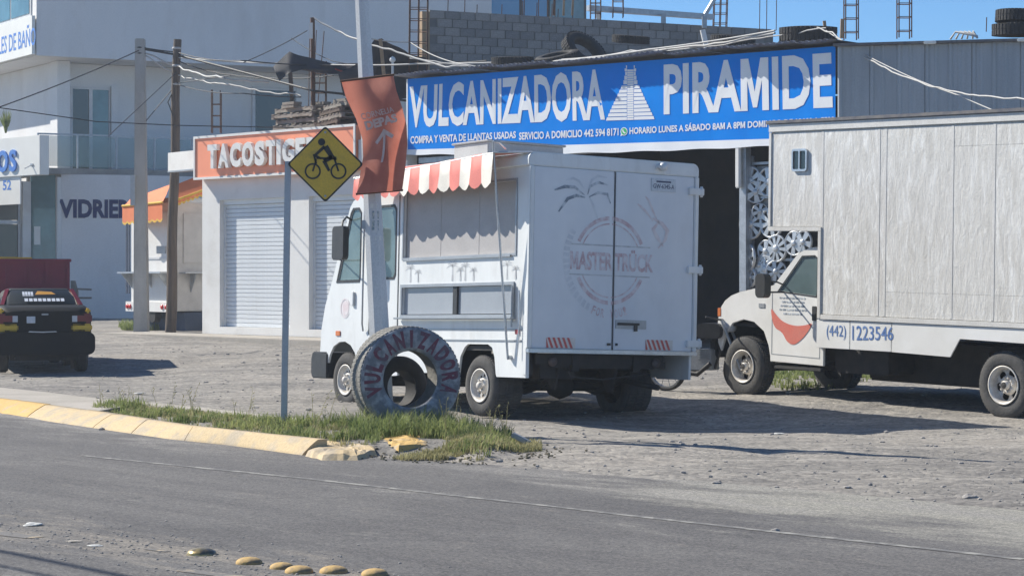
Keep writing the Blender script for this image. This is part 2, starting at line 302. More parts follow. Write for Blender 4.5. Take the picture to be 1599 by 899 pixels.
class MB:
    def __init__(s): s.v = []; s.f = []; s.smooth = set(); s.mi = []
    def add(s, vs, fs, sm=False, mi=0):
        b = len(s.v); s.v += [Vector(v) for v in vs]
        for f in fs:
            if sm: s.smooth.add(len(s.f))
            s.f.append(tuple(b + i for i in f)); s.mi.append(mi)
        return s
    def box(s, x0, x1, y0, y1, z0, z1, mi=0):
        v = [(x, y, z) for x in (x0, x1) for y in (y0, y1) for z in (z0, z1)]
        return s.add(v, [(0, 1, 3, 2), (4, 6, 7, 5), (0, 4, 5, 1), (2, 3, 7, 6), (0, 2, 6, 4), (1, 5, 7, 3)], mi=mi)
    def hexa(s, a, b_):   # two quads (lists of 4 points) joined
        return s.add(list(a) + list(b_), [(3, 2, 1, 0), (4, 5, 6, 7), (0, 1, 5, 4), (1, 2, 6, 5), (2, 3, 7, 6), (3, 0, 4, 7)])
    def beam(s, p, q, w, h=None, up=(0, 0, 1)):
        h = h or w; p = Vector(p); q = Vector(q); d = (q - p).normalized(); u = Vector(up)
        if abs(d.dot(u)) > .97: u = Vector((1, 0, 0))
        a = d.cross(u).normalized() * w / 2; c = a.cross(d).normalized() * h / 2
        return s.hexa([p - a - c, p + a - c, p + a + c, p - a + c], [q - a - c, q + a - c, q + a + c, q - a + c])
    def tube(s, pts, r, n=8, cap=True, sm=True):
        pts = [Vector(p) for p in pts]; rs = r if isinstance(r, (list, tuple)) else [r] * len(pts); rings = []
        prev = None
        for i, p in enumerate(pts):
            d = (pts[min(i + 1, len(pts) - 1)] - pts[max(i - 1, 0)]).normalized()
            if prev is None: prev = d.orthogonal().normalized()
            a = (prev - d * prev.dot(d)).normalized(); prev = a; b = d.cross(a)
            rings.append([p + (a * math.cos(2 * PI * k / n) + b * math.sin(2 * PI * k / n)) * rs[i] for k in range(n)])
        vs = [v for rg in rings for v in rg]; fs = []
        for i in range(len(pts) - 1):
            for k in range(n): fs.append((i * n + k, i * n + (k + 1) % n, (i + 1) * n + (k + 1) % n, (i + 1) * n + k))
        s.add(vs, fs, sm)
        if cap: s.add(rings[0], [tuple(range(n))]); s.add(rings[-1], [tuple(range(n))])
        return s
    def prism(s, loops, y0, y1, mi=0):
        """loops of (x, z): outer then holes; extruded along y"""
        if not isinstance(loops[0][0], (list, tuple, Vector)): loops = [loops]
        tris = tessellate_polygon([[Vector((a, b, 0)) for a, b in lp] for lp in loops]); allp = [p for lp in loops for p in lp]
        s.add([(a, y0, b) for a, b in allp], tris, mi=mi)
        if y1 is not None:
            s.add([(a, y1, b) for a, b in allp], [t[::-1] for t in tris], mi=mi)
            for lp in loops:
                k = len(lp); s.add([(a, y0, b) for a, b in lp] + [(a, y1, b) for a, b in lp], [(i, (i + 1) % k, k + (i + 1) % k, k + i) for i in range(k)], mi=mi)
        return s
    def lathe(s, prof, o=(0, 0, 0), n=32, ax='y', sm=True, a0=0, a1=2 * PI):
        """prof: (radius, height along axis)"""
        o = Vector(o); full = abs(a1 - a0 - 2 * PI) < 1e-6; kk = n if full else n + 1; vs = []
        for r, h in prof:
            for k in range(kk):
                a = a0 + (a1 - a0) * k / n; c, q = r * math.cos(a), r * math.sin(a)
                vs.append(o + (Vector((c, h, q)) if ax == 'y' else Vector((c, q, h)) if ax == 'z' else Vector((h, c, q))))
        fs = []
        for i in range(len(prof) - 1):
            for k in range(n): fs.append((i * kk + k, i * kk + (k + 1) % kk, (i + 1) * kk + (k + 1) % kk, (i + 1) * kk + k))
        return s.add(vs, fs, sm)
    def build(s, name, m, parent=None, org=None, world=False, bev=0, recalc=True, kind=None, label=None, cat=None, group=None, fr=None):
        me = bpy.data.meshes.new(name)
        if SK != 1: s.v = [v * SK for v in s.v]
        if fr is not None: inv = None; loc = fr.o; rot = fr.e
        elif parent is None:
            loc = Vector(org) if org is not None else Vector((0, 0, 0)); rot = None; inv = Matrix.Translation(-loc)
        else:
            loc = None; rot = None; inv = None
            if world:
                ch = []; p = parent; Mx = Matrix.Identity(4)
                while p is not None: ch.append(Matrix.Translation(p.location) @ p.rotation_euler.to_matrix().to_4x4()); p = p.parent
                for mm in reversed(ch): Mx = Mx @ mm
                inv = Mx.inverted()
        vs = [inv @ v for v in s.v] if inv is not None else s.v
        me.from_pydata(vs, [], s.f)
        if s.smooth:
            me.polygons.foreach_set('use_smooth', [i in s.smooth for i in range(len(s.f))])
        if isinstance(m, (list, tuple)):
            for x in m: me.materials.append(x)
            me.polygons.foreach_set('material_index', s.mi)
        else: me.materials.append(m)
        if recalc or bev:
            bm = bmesh.new(); bm.from_mesh(me)
            if bev:
                bmesh.ops.remove_doubles(bm, verts=bm.verts, dist=1e-5)
            bmesh.ops.recalc_face_normals(bm, faces=bm.faces)
            if bev:
                es = [e for e in bm.edges if len(e.link_faces) == 2 and e.calc_face_angle(0) > R(30)]
                bmesh.ops.bevel(bm, geom=es, offset=bev, segments=2, affect='EDGES', clamp_overlap=True)
            bm.to_mesh(me); bm.free()
        o = bpy.data.objects.new(name, me); C.objects.link(o)
        if parent is not None: o.parent = parent
        elif fr is not None: o.location = fr.o; o.rotation_euler = fr.e
        else: o.location = loc
        tag(o, label, cat, group, kind); return o
def copytree(o, parent=None):
    c = o.copy(); C.objects.link(c); c.parent = parent
    for k in list(o.children): copytree(k, c)
    return c
def inst(src, name, parent, loc=(0, 0, 0), rot=(0, 0, 0), sc=None):
    o = bpy.data.objects.new(name, src.data); C.objects.link(o); o.parent = parent; o.location = loc; o.rotation_euler = rot
    if sc: o.scale = sc
    return o
def rr(x0, x1, z0, z1, r, n=4, rs=None):
    rs = rs or (r, r, r, r); out = []
    for (cx, cz, a, q) in ((x1, z1, 0, rs[0]), (x0, z1, 90, rs[1]), (x0, z0, 180, rs[2]), (x1, z0, 270, rs[3])):
        ccx = cx - q if cx == x1 else cx + q; ccz = cz - q if cz == z1 else cz + q
        if q <= 0: out.append((cx, cz)); continue
        for i in range(n + 1):
            t = R(a + 90 * i / n); out.append((ccx + q * math.cos(t), ccz + q * math.sin(t)))
    return out
def circ(cx, cz, r, n=24, a0=0, rz=None):
    return [(cx + r * math.cos(a0 + 2 * PI * i / n), cz + (rz or r) * math.sin(a0 + 2 * PI * i / n)) for i in range(n)]
def ringpoly(cx, cz, r0, r1, a0, a1, n=24):
    return [(cx + r1 * math.cos(R(a0 + (a1 - a0) * i / n)), cz + r1 * math.sin(R(a0 + (a1 - a0) * i / n))) for i in range(n + 1)] + \
           [(cx + r0 * math.cos(R(a1 + (a0 - a1) * i / n)), cz + r0 * math.sin(R(a1 + (a0 - a1) * i / n))) for i in range(n + 1)]
_tc = {}
def rawtext(s, bold, spacing):
    cu = bpy.data.curves.new('t', 'FONT'); cu.body = s; cu.offset = bold; cu.resolution_u = 3; cu.space_character = spacing
    o = bpy.data.objects.new('t', cu); C.objects.link(o); dg = bpy.context.evaluated_depsgraph_get()
    me = bpy.data.meshes.new_from_object(o.evaluated_get(dg))
    vs = [(v.co.x, v.co.y) for v in me.vertices]; fs = [tuple(p.vertices) for p in me.polygons]
    C.objects.unlink(o); bpy.data.objects.remove(o); bpy.data.curves.remove(cu); bpy.data.meshes.remove(me); return vs, fs
def textmesh(s, bold=.02, spacing=1.0):
    """flat text as (verts in the unit square, faces, aspect)"""
    k = (s, bold, spacing)
    if k in _tc: return _tc[k]
    vs, fs = rawtext(s, bold, spacing)
    if 'M' in s and bold > 0:     # the thickened M closes up: draw it from strokes instead
        h_ = max(v[1] for v in rawtext('I', 0, 1)[0]); m_ = rawtext('M', 0, 1)[0]; wm = max(v[0] for v in m_) - min(v[0] for v in m_)
        for i in [i for i, ch in enumerate(s) if ch == 'M']:
            x1 = max(v[0] for v in rawtext(s[:i + 1], 0, spacing)[0]) + bold; x0 = x1 - wm - 2 * bold
            fs = [f for f in fs if not (x0 - .01 < sum(vs[q][0] for q in f) / len(f) < x1 + .01)]
            w = x1 - x0; t = .105 + 2 * bold; y0 = -bold; h = h_ + 2 * bold
            P = [(0, 0), (t, 0), (t, .58 * h), (w / 2 - .3 * t, .06 * h), (w / 2 + .3 * t, .06 * h), (w - t, .58 * h), (w - t, 0), (w, 0), (w, h), (w - 1.2 * t, h), (w / 2, .36 * h), (1.2 * t, h), (0, h)]
            b = len(vs); vs = vs + [(x0 + a, y0 + c) for a, c in P]; fs = fs + [tuple(b + q for q in f) for f in tessellate_polygon([[Vector((a, c, 0)) for a, c in P]])]
        us = sorted({q for f in fs for q in f}); mp = {q: k_ for k_, q in enumerate(us)}; vs = [vs[q] for q in us]; fs = [tuple(mp[q] for q in f) for f in fs]
    x0 = min(v[0] for v in vs); x1 = max(v[0] for v in vs); z0 = min(v[1] for v in vs); z1 = max(v[1] for v in vs)
    r = ([((a - x0) / (x1 - x0), (b - z0) / (z1 - z0)) for a, b in vs], fs, (x1 - x0) / (z1 - z0)); _tc[k] = r; return r
def put(mb, s, f, bold=.02, depth=0, spacing=1.0, back=None):
    """text mapped with f(u, v) -> 3D; depth gives it solid sides along the vector back"""
    vs, fs, _ = textmesh(s, bold, spacing); P = [Vector(f(u, v)) for u, v in vs]
    mb.add(P, fs)
    if back is not None:
        bk = Vector(back); cnt = {}
        for fc in fs:
            for i in range(len(fc)):
                e = (fc[i], fc[(i + 1) % len(fc)]); cnt[frozenset(e)] = cnt.get(frozenset(e), []) + [e]
        for k, es in cnt.items():
            if len(es) == 1: a, b = es[0]; mb.add([P[b], P[a], P[a] + bk, P[b] + bk], [(0, 1, 2, 3)])
    return mb
def rect(x0, x1, z0, z1, y): return lambda u, v: (x0 + (x1 - x0) * u, y, z0 + (z1 - z0) * v)
def quad(a, b, c, d, dy=0):
    """a bottom-left, b bottom-right, c top-right, d top-left (Vectors)"""
    dv = Vector((0, dy, 0))
    return lambda u, v: (a * (1 - u) + b * u) * (1 - v) + (d * (1 - u) + c * u) * v + dv
def circtext(mb, s, cx, cz, r0, r1, a0, a1, y, bold=.02, flip=False):
    """letters standing on a circle between angles a0 (first) and a1 (last), degrees"""
    n_ = len(s)
    for i, ch in enumerate(s):
        if ch == ' ': continue
        ac = a0 + (a1 - a0) * (i + .5) / n_; da = abs(a1 - a0) / n_ * .80
        if ch == 'I': da *= .3
        def f(u, v):
            if not flip: a = R(ac + da * (.5 - u)); r = r0 + (r1 - r0) * v
            else: a = R(ac - da * (.5 - u)); r = r1 - (r1 - r0) * v
            return (cx + r * math.cos(a), y, cz + r * math.sin(a))
        put(mb, ch, f, bold)
def smooth(a, b, x):
    t = max(0, min(1, (x - a) / (b - a))); return t * t * (3 - 2 * t)

# ------------------------------------------------------------------ frames of the place
FT = Fr((.175, 28.6, 0), -57, -2.0, -1.0)          # food truck
TR = Fr((3.3, 33, .08), -53, 0, 1.0)               # box truck
B = Fr((-2.36, 52, 0), math.degrees(math.atan2(-9.5, 8.35)))   # shop row front
L = Fr((-11.55, 56, 0), 30)                        # big pale building
RD = Fr((-4.3, 23.0, 0), math.degrees(math.atan2(-.742, .67)))  # road: x along, y towards shops
KR = Fr((5.97, 42.4, 0), math.degrees(math.atan2(-.275, .96)))  # corrugated wall
BK = Fr((-2.0, 56, 0), math.degrees(math.atan2(.447, .894)))    # block wall
# far edge of the asphalt, in the road frame
EDGE = [RD.I @ gr(*p) for p in [(-700, 600), (-300, 622), (0, 650), (180, 673), (355, 695), (480, 712), (590, 718), (850, 735), (1200, 765), (1599, 803)]]
EDGE = [Vector((-200, EDGE[0].y + 3, 0))] + EDGE + [Vector((60, EDGE[-1].y - .4, 0))]
def edge_y(x):
    for a, b in zip(EDGE, EDGE[1:]):
        if a.x <= x <= b.x: return a.y + (b.y - a.y) * (x - a.x) / (b.x - a.x)
    return EDGE[-1].y
SO = [(128, 638), (165, 627), (300, 639), (440, 655), (560, 664), (700, 664), (760, 668), (800, 688), (795, 700), (740, 702), (690, 690), (600, 692), (500, 684), (408, 676), (300, 663), (200, 650)]
SOW = [gr(*p, .12) for p in SO]
def inpoly(x, y, P):
    r = False; j = len(P) - 1
    for i in range(len(P)):
        if (P[i].y > y) != (P[j].y > y) and x < (P[j].x - P[i].x) * (y - P[i].y) / (P[j].y - P[i].y) + P[i].x: r = not r
        j = i
    return r
def verge(x, y):
    d = 9.
    for a, b in zip(SOW, SOW[1:] + SOW[:1]):
        ex, ey = b.x - a.x, b.y - a.y; t = max(0, min(1, ((x - a.x) * ex + (y - a.y) * ey) / (ex * ex + ey * ey))); d = min(d, math.hypot(x - a.x - t * ex, y - a.y - t * ey))
    return .10 * smooth(-.15, .3, d if inpoly(x, y, SOW) else -d)
def ground_z(x, y):
    q = RD.I @ Vector((x, y, 0)); d = q.y - edge_y(q.x)
    bl = B.I @ Vector((x, y, 0))
    h = .2 * smooth(-14, -3, bl.y)
    h += .08 * smooth(52, 58, y)
    if -8 < x < 1.5 and 19 < y < 31: h += verge(x, y)
    h -= .12 * math.exp(-((x - 2.2) ** 2 + (y - 28.6) ** 2) / 4.5)
    h -= .10 * math.exp(-((x - 6.2) ** 2 + (y - 29) ** 2) / 8)
    if d > 0 and abs(x) < 60 and y < 90:
        k = smooth(0, .5, d)
        h += k * (.045 * noise.noise(Vector((x * .55, y * .55, 0))) + .018 * noise.noise(Vector((x * 2.1, y * 2.1, 3))) + .008 * noise.noise(Vector((x * 6, y * 6, 5)))) + .012 * k
        h += (1 - k) * .02 * noise.noise(Vector((x * 1.5, y * 1.5, 8)))
    else:
        h = h * 0 - .05 * smooth(0, .3, -d) if d <= 0 else h
    return h

# ------------------------------------------------------------------ ground
def axis(lo, hi, st, far):
    a = []; x = lo
    while x <= hi: a.append(x); x += st
    k = st; pre = []; x = lo
    while x > -far: k *= 1.6; x -= k; pre.append(x)
    k = st; post = []; x = a[-1]
    while x < far: k *= 1.6; x += k; post.append(x)
    return pre[::-1] + a + post
xs = axis(-14, 14, .12, 400); ys = axis(12, 56, .16, 400)
vv = [(x, y, ground_z(x, y)) for y in ys for x in xs]; nx = len(xs)
g = MB(); g.v = [Vector(v) for v in vv]
g.f = [(j * nx + i, j * nx + i + 1, (j + 1) * nx + i + 1, (j + 1) * nx + i) for j in range(len(ys) - 1) for i in range(nx - 1)]
g.mi = [0] * len(g.f); g.smooth = set(range(len(g.f)))
g.build('ground', M['gravel'], recalc=False, kind='structure')
# road sheet in the road frame
rxs = [-200, -60, -30] + [x * .5 for x in range(-36, 50)] + [30, 60]
g = MB(); vs = []
for x in rxs:
    e = edge_y(x)
    for t in (e + .22, e - .5, e - 2, e - 4, -9, -14): vs.append((x, t, .004))
g.add(vs, [(i * 6 + j, i * 6 + j + 1, (i + 1) * 6 + j + 1, (i + 1) * 6 + j) for i in range(len(rxs) - 1) for j in range(5)])
road = g.build('road', M['asphalt'], recalc=False, kind='structure', fr=RD)
# lane line and other markings: children of the road
def stripe(pts, w0, w1, z=.0075):
    g = MB(); P = [RD.I @ gr(*p) for p in pts]; vs = []; n_ = 0
    for a, b in zip(P, P[1:]):
        k = max(2, int((b - a).length / .35))
        for i in range(k + (b is P[-1])):
            p = a + (b - a) * i / k; ww = (w0 + (w1 - w0) * n_ / 40) / 2 * (1 + .35 * noise.noise(Vector((p.x * 1.5, 0, 0))))
            j = .012 * noise.noise(Vector((p.x * .8, 4, 0))); vs += [(p.x, p.y - ww + j, z), (p.x, p.y + ww + j, z)]; n_ += 1
    g.add(vs, [(2 * i, 2 * i + 1, 2 * i + 3, 2 * i + 2) for i in range(n_ - 1)]); return g
stripe([(130, 712), (480, 748), (850, 790), (1120, 821), (1400, 852), (1599, 874)], .07, .09).build('lane_line', M['lane'], road)
stripe([(-60, 822), (0, 833), (58, 840)], .16, .16).build('yellow_lane_line', M['laney'], road)
stripe([(228, 858), (262, 862)], .06, .06).build('yellow_lane_line', M['laney'], road)
stripe([(286, 891), (372, 902)], .12, .12).build('yellow_lane_line', M['laney'], road)
# kerb of sloped segments
kb = bpy.data.objects.new('kerb', None); C.objects.link(kb); kb['kind'] = 'structure'
BT = [gr(*p) for p in [(-160, 630), (0, 645.6), (89, 660), (177, 673), (266, 686), (355, 695), (472, 711)]]
TP = [gr(*p, .15) for p in [(-160, 612), (0, 622), (60, 630), (153, 643), (300, 665), (408, 677), (497, 686)]]
def samp(P, t):
    L_ = [0]
    for a, b in zip(P, P[1:]): L_.append(L_[-1] + (b - a).length)
    d = t * L_[-1]
    for i in range(len(P) - 1):
        if d <= L_[i + 1] + 1e-6: return P[i] + (P[i + 1] - P[i]) * ((d - L_[i]) / (L_[i + 1] - L_[i]))
    return P[-1]
cuts = [0, .12, .25, .36, .475, .56, .66, .78, 1]
for i, (a, b_) in enumerate(zip(cuts, cuts[1:])):
    g = MB(); K = 14; rows = []; a += .0007; b_ -= .0007; dz = random.uniform(-.005, .005)
    for k in range(K + 1):
        t = a + (b_ - a) * k / K; p = samp(BT, t); q = samp(TP, t); inn = Vector((q.x - p.x, q.y - p.y, 0)).normalized(); row = [p + Vector((0, 0, -.15))]
        for u in (0, .12, .5, .85, 1):
            w = p + (q - p) * u; zz = .15 * (u ** .75) + dz + .006 * noise.noise(w * 3); w.z = max(zz, .004); row.append(w)
        row.append(q + inn * .12 + Vector((0, 0, dz))); row.append(q + inn * .12 - Vector((0, 0, .2))); rows.append(row)
    nn = len(rows[0]); vs = [v for r_ in rows for v in r_]
    g.add(vs, [(k * nn + j, k * nn + j + 1, (k + 1) * nn + j + 1, (k + 1) * nn + j) for k in range(K) for j in range(nn - 1)], True)
    g.add(rows[0], [tuple(range(nn))]); g.add(rows[-1], [tuple(range(nn))])
    g.build('kerb_segment', M['kerbyellow'] if i in (0, 1, 2) else M['kerbpale'], kb)
def slab(poly, z0, z1, jit=0, sub=1):
    g = MB(); lo = [Vector((p.x, p.y, z0)) for p in poly]; hi = [Vector((p.x, p.y, z1)) for p in poly]; k = len(poly)
    g.add(hi, [tuple(range(k))]); g.add(lo + hi, [(i, (i + 1) % k, k + (i + 1) % k, k + i) for i in range(k)]); return g
# broken kerb lump and the yellow-painted end
def lump(poly, h, m, seedz):
    g = MB(); c = sum(poly, Vector()) / len(poly); K = 7; vs = []; P2_ = []
    for a, b in zip(poly, poly[1:] + poly[:1]):
        for k in range(5): w = a + (b - a) * k / 5; P2_.append(w + Vector((1, 1, 0)) * .03 * noise.noise(w * 9))
    n_ = len(P2_)
    for k in range(K + 1):
        for p in P2_:
            w = p + (c - p) * (k / K) * .97; t = k / K
            w.z = (h * min(1, .45 + t * 2.2) + .03 * noise.noise(w * 5 + Vector((0, 0, seedz))) + .012 * noise.noise(w * 17) ) if k else -.05; vs.append(w)
    g.add(vs, [(k * n_ + i, k * n_ + (i + 1) % n_, (k + 1) * n_ + (i + 1) % n_, (k + 1) * n_ + i) for k in range(K) for i in range(n_)])
    g.add(vs[-n_:], [tuple(range(n_))]); return g.build('kerb_segment', m, kb)
lump([gr(*p) for p in [(472, 713), (500, 720), (560, 720), (592, 712), (590, 700), (560, 694), (525, 694), (498, 700)]], .075, M['kerbpale'], 1)
lump([gr(*p) for p in [(588, 706), (620, 711), (670, 708), (688, 697), (668, 692), (620, 692), (590, 696)]], .11, M['kerbyellow'], 5)
# pavement slabs behind the kerb at the left
ZP = .148
p1 = [gr(-420, 620, ZP), gr(-160, 613, ZP), gr(0, 620, ZP), gr(60, 629, ZP), gr(150, 641, ZP), gr(190, 634, ZP), gr(160, 622, ZP), gr(60, 610, ZP), gr(0, 604, ZP), gr(-420, 590, ZP)]
slab(p1, -.1, .143).build('pavement', M['paving'], kind='structure')
backstrip = [gr(*p, .14) for p in [(165, 622), (300, 634), (440, 650), (620, 668), (618, 673), (438, 655), (298, 639), (170, 628)]]
slab(backstrip, -.1, .14).build('planter_edge', M['paving'], kind='structure')
def blades(name, label, polys, count, hfun, m, zf, group=None, wmul=1.0, seed=3):
    rnd = random.Random(seed); g = MB()
    for _ in range(count):
        P = rnd.choice(polys); 
        for _t in range(30):
            x = rnd.uniform(min(p.x for p in P), max(p.x for p in P)); y = rnd.uniform(min(p.y for p in P), max(p.y for p in P))
            if inpoly(x, y, P): break
        else: continue
        hh = hfun(x, y, rnd)
        if hh <= 0: continue
        z = zf(x, y); nb = rnd.randint(4, 8)
        for b in range(nb):
            a = rnd.uniform(0, 2 * PI); ln = hh * rnd.uniform(.5, 1.15); lean = rnd.uniform(.1, .75) * ln; w = rnd.uniform(.003, .007) * wmul
            bx = x + rnd.uniform(-.03, .03); by = y + rnd.uniform(-.03, .03); dx, dy = math.cos(a), math.sin(a); px_, py_ = -dy * w, dx * w
            m1 = (bx + dx * lean * .35, by + dy * lean * .35, z + ln * .6); tp = (bx + dx * lean, by + dy * lean, z + ln * rnd.uniform(.75, 1))
            g.add([(bx - px_, by - py_, z - .01), (bx + px_, by + py_, z - .01), (m1[0] + px_ * .8, m1[1] + py_ * .8, m1[2]), (m1[0] - px_ * .8, m1[1] - py_ * .8, m1[2]), tp], [(0, 1, 2, 3), (3, 2, 4)])
    return g.build(name, m, recalc=False, label=label, cat='grass', kind='stuff')
def hv(x, y, r):
    d = math.exp(-((x + 1.0) ** 2 + (y - 25.3) ** 2) / 1.6)
    k = noise.noise(Vector((x * 1.3, y * 1.3, 0))) + .5 * noise.noise(Vector((x * 4, y * 4, 3)))
    if k < -.06 - .5 * d: return 0
    return (.04 + .11 * max(0, k + .2) + .16 * d) * r.uniform(.5, 1.5)
GV = [gr(*p, .12) for p in [(140, 639), (170, 629), (300, 641), (440, 658), (560, 664), (700, 662), (800, 668), (812, 690), (745, 704), (700, 694), (690, 682), (600, 681), (585, 688), (500, 686), (408, 677), (300, 664), (200, 650)]]
blades('verge_grass', 'green weeds and grass along the verge behind the yellow kerb', [GV], 3600, hv, M['grass'], ground_z, seed=3)
DV = [gr(*p, .02) for p in [(610, 714), (700, 703), (770, 688), (842, 694), (846, 704), (760, 712), (640, 717)]]
DV2 = [gr(*p, .1) for p in [(150, 622), (260, 628), (330, 636), (300, 639), (200, 630)]]
blades('dry_grass', 'short dry yellowish grass at the ragged end of the kerb', [DV, DV, DV, GV, GV, DV2], 3000, lambda x, y, r: r.uniform(.03, .10), M['drygrass'], ground_z, seed=5)
PW = [gr(*p, .1) for p in [(190, 527), (255, 527), (262, 521), (185, 520)]]
blades('pole_foot_grass', 'tuft of green grass around the foot of the concrete utility pole', [PW], 420, lambda x, y, r: r.uniform(.1, .32) * .9, M['grass'], lambda x, y: ground_z(x, y) + .02, wmul=1.8, seed=6)
TW = [gr(*p, .1) for p in [(1205, 612), (1290, 612), (1385, 602), (1290, 588), (1210, 590)]]
blades('lot_grass', 'low green weeds seen beneath the truck cab behind the front wheel', [TW], 500, lambda x, y, r: r.uniform(.04, .14) * (noise.noise(Vector((x * 1.2, y * 1.2, 0))) > -.2), M['grass'], lambda x, y: ground_z(x, y), wmul=1.5, seed=8)
g = MB(); rnd = random.Random(21)
for _ in range(260):
    P = rnd.choice([GV, GV, DV])
    x = rnd.uniform(-6.0, .3); y = rnd.uniform(23.0, 29)
    if not inpoly(x, y, P): continue
    z = ground_z(x, y); h_ = rnd.uniform(.18, .42); a = rnd.uniform(0, 6.28); ln = rnd.uniform(.02, .14); t = Vector((x + math.cos(a) * ln, y + math.sin(a) * ln, z + h_)); b0 = Vector((x, y, z)); m0 = (b0 + t) / 2 + Vector((0, 0, .03))
    g.tube([b0, m0, t], [.0035, .0028, .002], 3, cap=False, sm=False)
    for k in range(5): q = m0 + (t - m0) * (k / 4); dd = Vector((rnd.uniform(-.03, .03), rnd.uniform(-.03, .03), rnd.uniform(0, .03))); g.add([q, q + dd + Vector((.006, 0, 0)), q + dd * 1.3 + Vector((0, 0, .012))], [(0, 1, 2)])
g.build('weed_stalks', M['drygrass'], recalc=False, label='thin dry seed stalks standing up out of the green verge', cat='weeds', kind='stuff')
# pebbles and stones
ico = [(0, 0, -1), (.72, -.53, -.45), (-.28, -.85, -.45), (-.89, 0, -.45), (-.28, .85, -.45), (.72, .53, -.45), (.28, -.85, .45), (-.72, -.53, .45), (-.72, .53, .45), (.28, .85, .45), (.89, 0, .45), (0, 0, 1)]
icf = [(0, 1, 2), (1, 0, 5), (0, 2, 3), (0, 3, 4), (0, 4, 5), (1, 5, 10), (2, 1, 6), (3, 2, 7), (4, 3, 8), (5, 4, 9), (1, 10, 6), (2, 6, 7), (3, 7, 8), (4, 8, 9), (5, 9, 10), (6, 10, 11), (7, 6, 11), (8, 7, 11), (9, 8, 11), (10, 9, 11)]
def pebble(g, p, s, rnd):
    sx, sy, sz = s * rnd.uniform(.7, 1.3), s * rnd.uniform(.7, 1.3), s * rnd.uniform(.35, .75); a = rnd.uniform(0, 6.28); c, q = math.cos(a), math.sin(a)
    g.add([(p[0] + (x * sx * c - y * sy * q) * rnd.uniform(.85, 1.1), p[1] + (x * sx * q + y * sy * c), p[2] + z * sz) for x, y, z in ico], icf)
# dark broken leaves and crumbs of soil at the ragged kerb end
g = MB()
for _ in range(500):
    p = gr(rnd.gauss(700, 90), rnd.gauss(715, 5), 0); pebble(g, (p.x, p.y, ground_z(p.x, p.y) + .012), rnd.uniform(.006, .02), rnd)
g.build('soil_crumbs', M['soil'], recalc=False, label='dark crumbs of soil spilt along the road edge by the kerb end', cat='soil', kind='stuff')
rnd = random.Random(11); g = MB()
for _ in range(2600):
    u = rnd.random(); Y = 17 + 36 * u ** 1.6; X = rnd.uniform(-.235, .235) * Y; q = RD.I @ Vector((X, Y, 0)); d = q.y - edge_y(q.x)
    if d < -.4 or inpoly(X, Y, SOW): continue
    if d < 0 and rnd.random() < .6: continue
    s = min(.045, .0085 * math.exp(rnd.gauss(0, .5)) * (1 + Y / 60)); pebble(g, (X, Y, ground_z(X, Y) + s * .2), s, rnd)
for _ in range(900):
    X = rnd.uniform(-4.2, -.2); q = RD.M @ Vector((rnd.uniform(2, 12), rnd.gauss(-3.85, .38), 0)); pebble(g, (q.x, q.y, .006), rnd.uniform(.004, .013), rnd)
g.build('gravel_stones', M['stone'], recalc=False, kind='stuff', label='loose stones and pebbles scattered over the gravel lot', cat='stones')
def rock(name, px, py, s, label, m=None, flat=.6, cat='rock', z=0, group=None):
    g = MB(); bm = bmesh.new(); bmesh.ops.create_icosphere(bm, subdivisions=3, radius=1)
    p = gr(px, py, z); sd_ = px * .37
    for v in bm.verts:
        k = 1 + .35 * noise.noise(v.co * 1.5 + Vector((sd_, 0, 0))); v.co = Vector((v.co.x * s * 1.3 * k, v.co.y * s * k, v.co.z * s * flat * k))
    bm.verts.index_update(); g.add([v.co for v in bm.verts], [tuple(v.index for v in f.verts) for f in bm.faces]); bm.free()
    o = g.build(name, m or M['stone'], recalc=False, label=label, cat=cat, group=group); o.location = p + Vector((0, 0, s * .2)); return o
rock('rock', 770, 704, .085, 'pale broken concrete lump beside the dry grass at the end of the kerb', M['concrete'])
rock('rock', 702, 717, .045, 'small dark rock on the dusty road edge below the dry grass', M['stone'])
rock('rock', 1023, 741, .05, 'dark stone lying alone on the gravel in front of the food truck shadow')
rock('rock', 1515, 779, .05, 'dark stone near the right end of the gravel edge')
rock('rock', 1211, 829, .025, 'small stone sitting on the asphalt just below the white lane line')
rock('rock', 588, 706, .04, 'small white stone at the foot of the broken kerb lump', M['litter'])
g = MB(); a = gr(800, 678, .15); b_ = gr(828, 692, .06)
g.beam(a, b_, .09, .05); g.build('broken_post_piece', M['galv'], org=a, bev=.008, label='short grey metal offcut lying at the end of the grass verge', cat='scrap')
rock('litter', 1216, 678, .05, 'small white scrap of paper on the gravel beside the long shadow', M['litter'], .2, 'litter')
rock('litter', 52, 821, .05, 'crumpled white litter on the asphalt at the left edge', M['litter'], .35, 'litter')
rock('litter', 148, 853, .04, 'flat whitish scrap on the road between the yellow dashes', M['litter'], .15, 'litter')
rock('litter', 116, 846, .04, 'flattened grey scrap on the road left of the whitish scrap', M['paving'], .12, 'litter')
rock('litter', 218, 615, .07, 'flat white scrap lying on the gravel behind the pavement corner', M['litter'], .15, 'litter', z=.02)

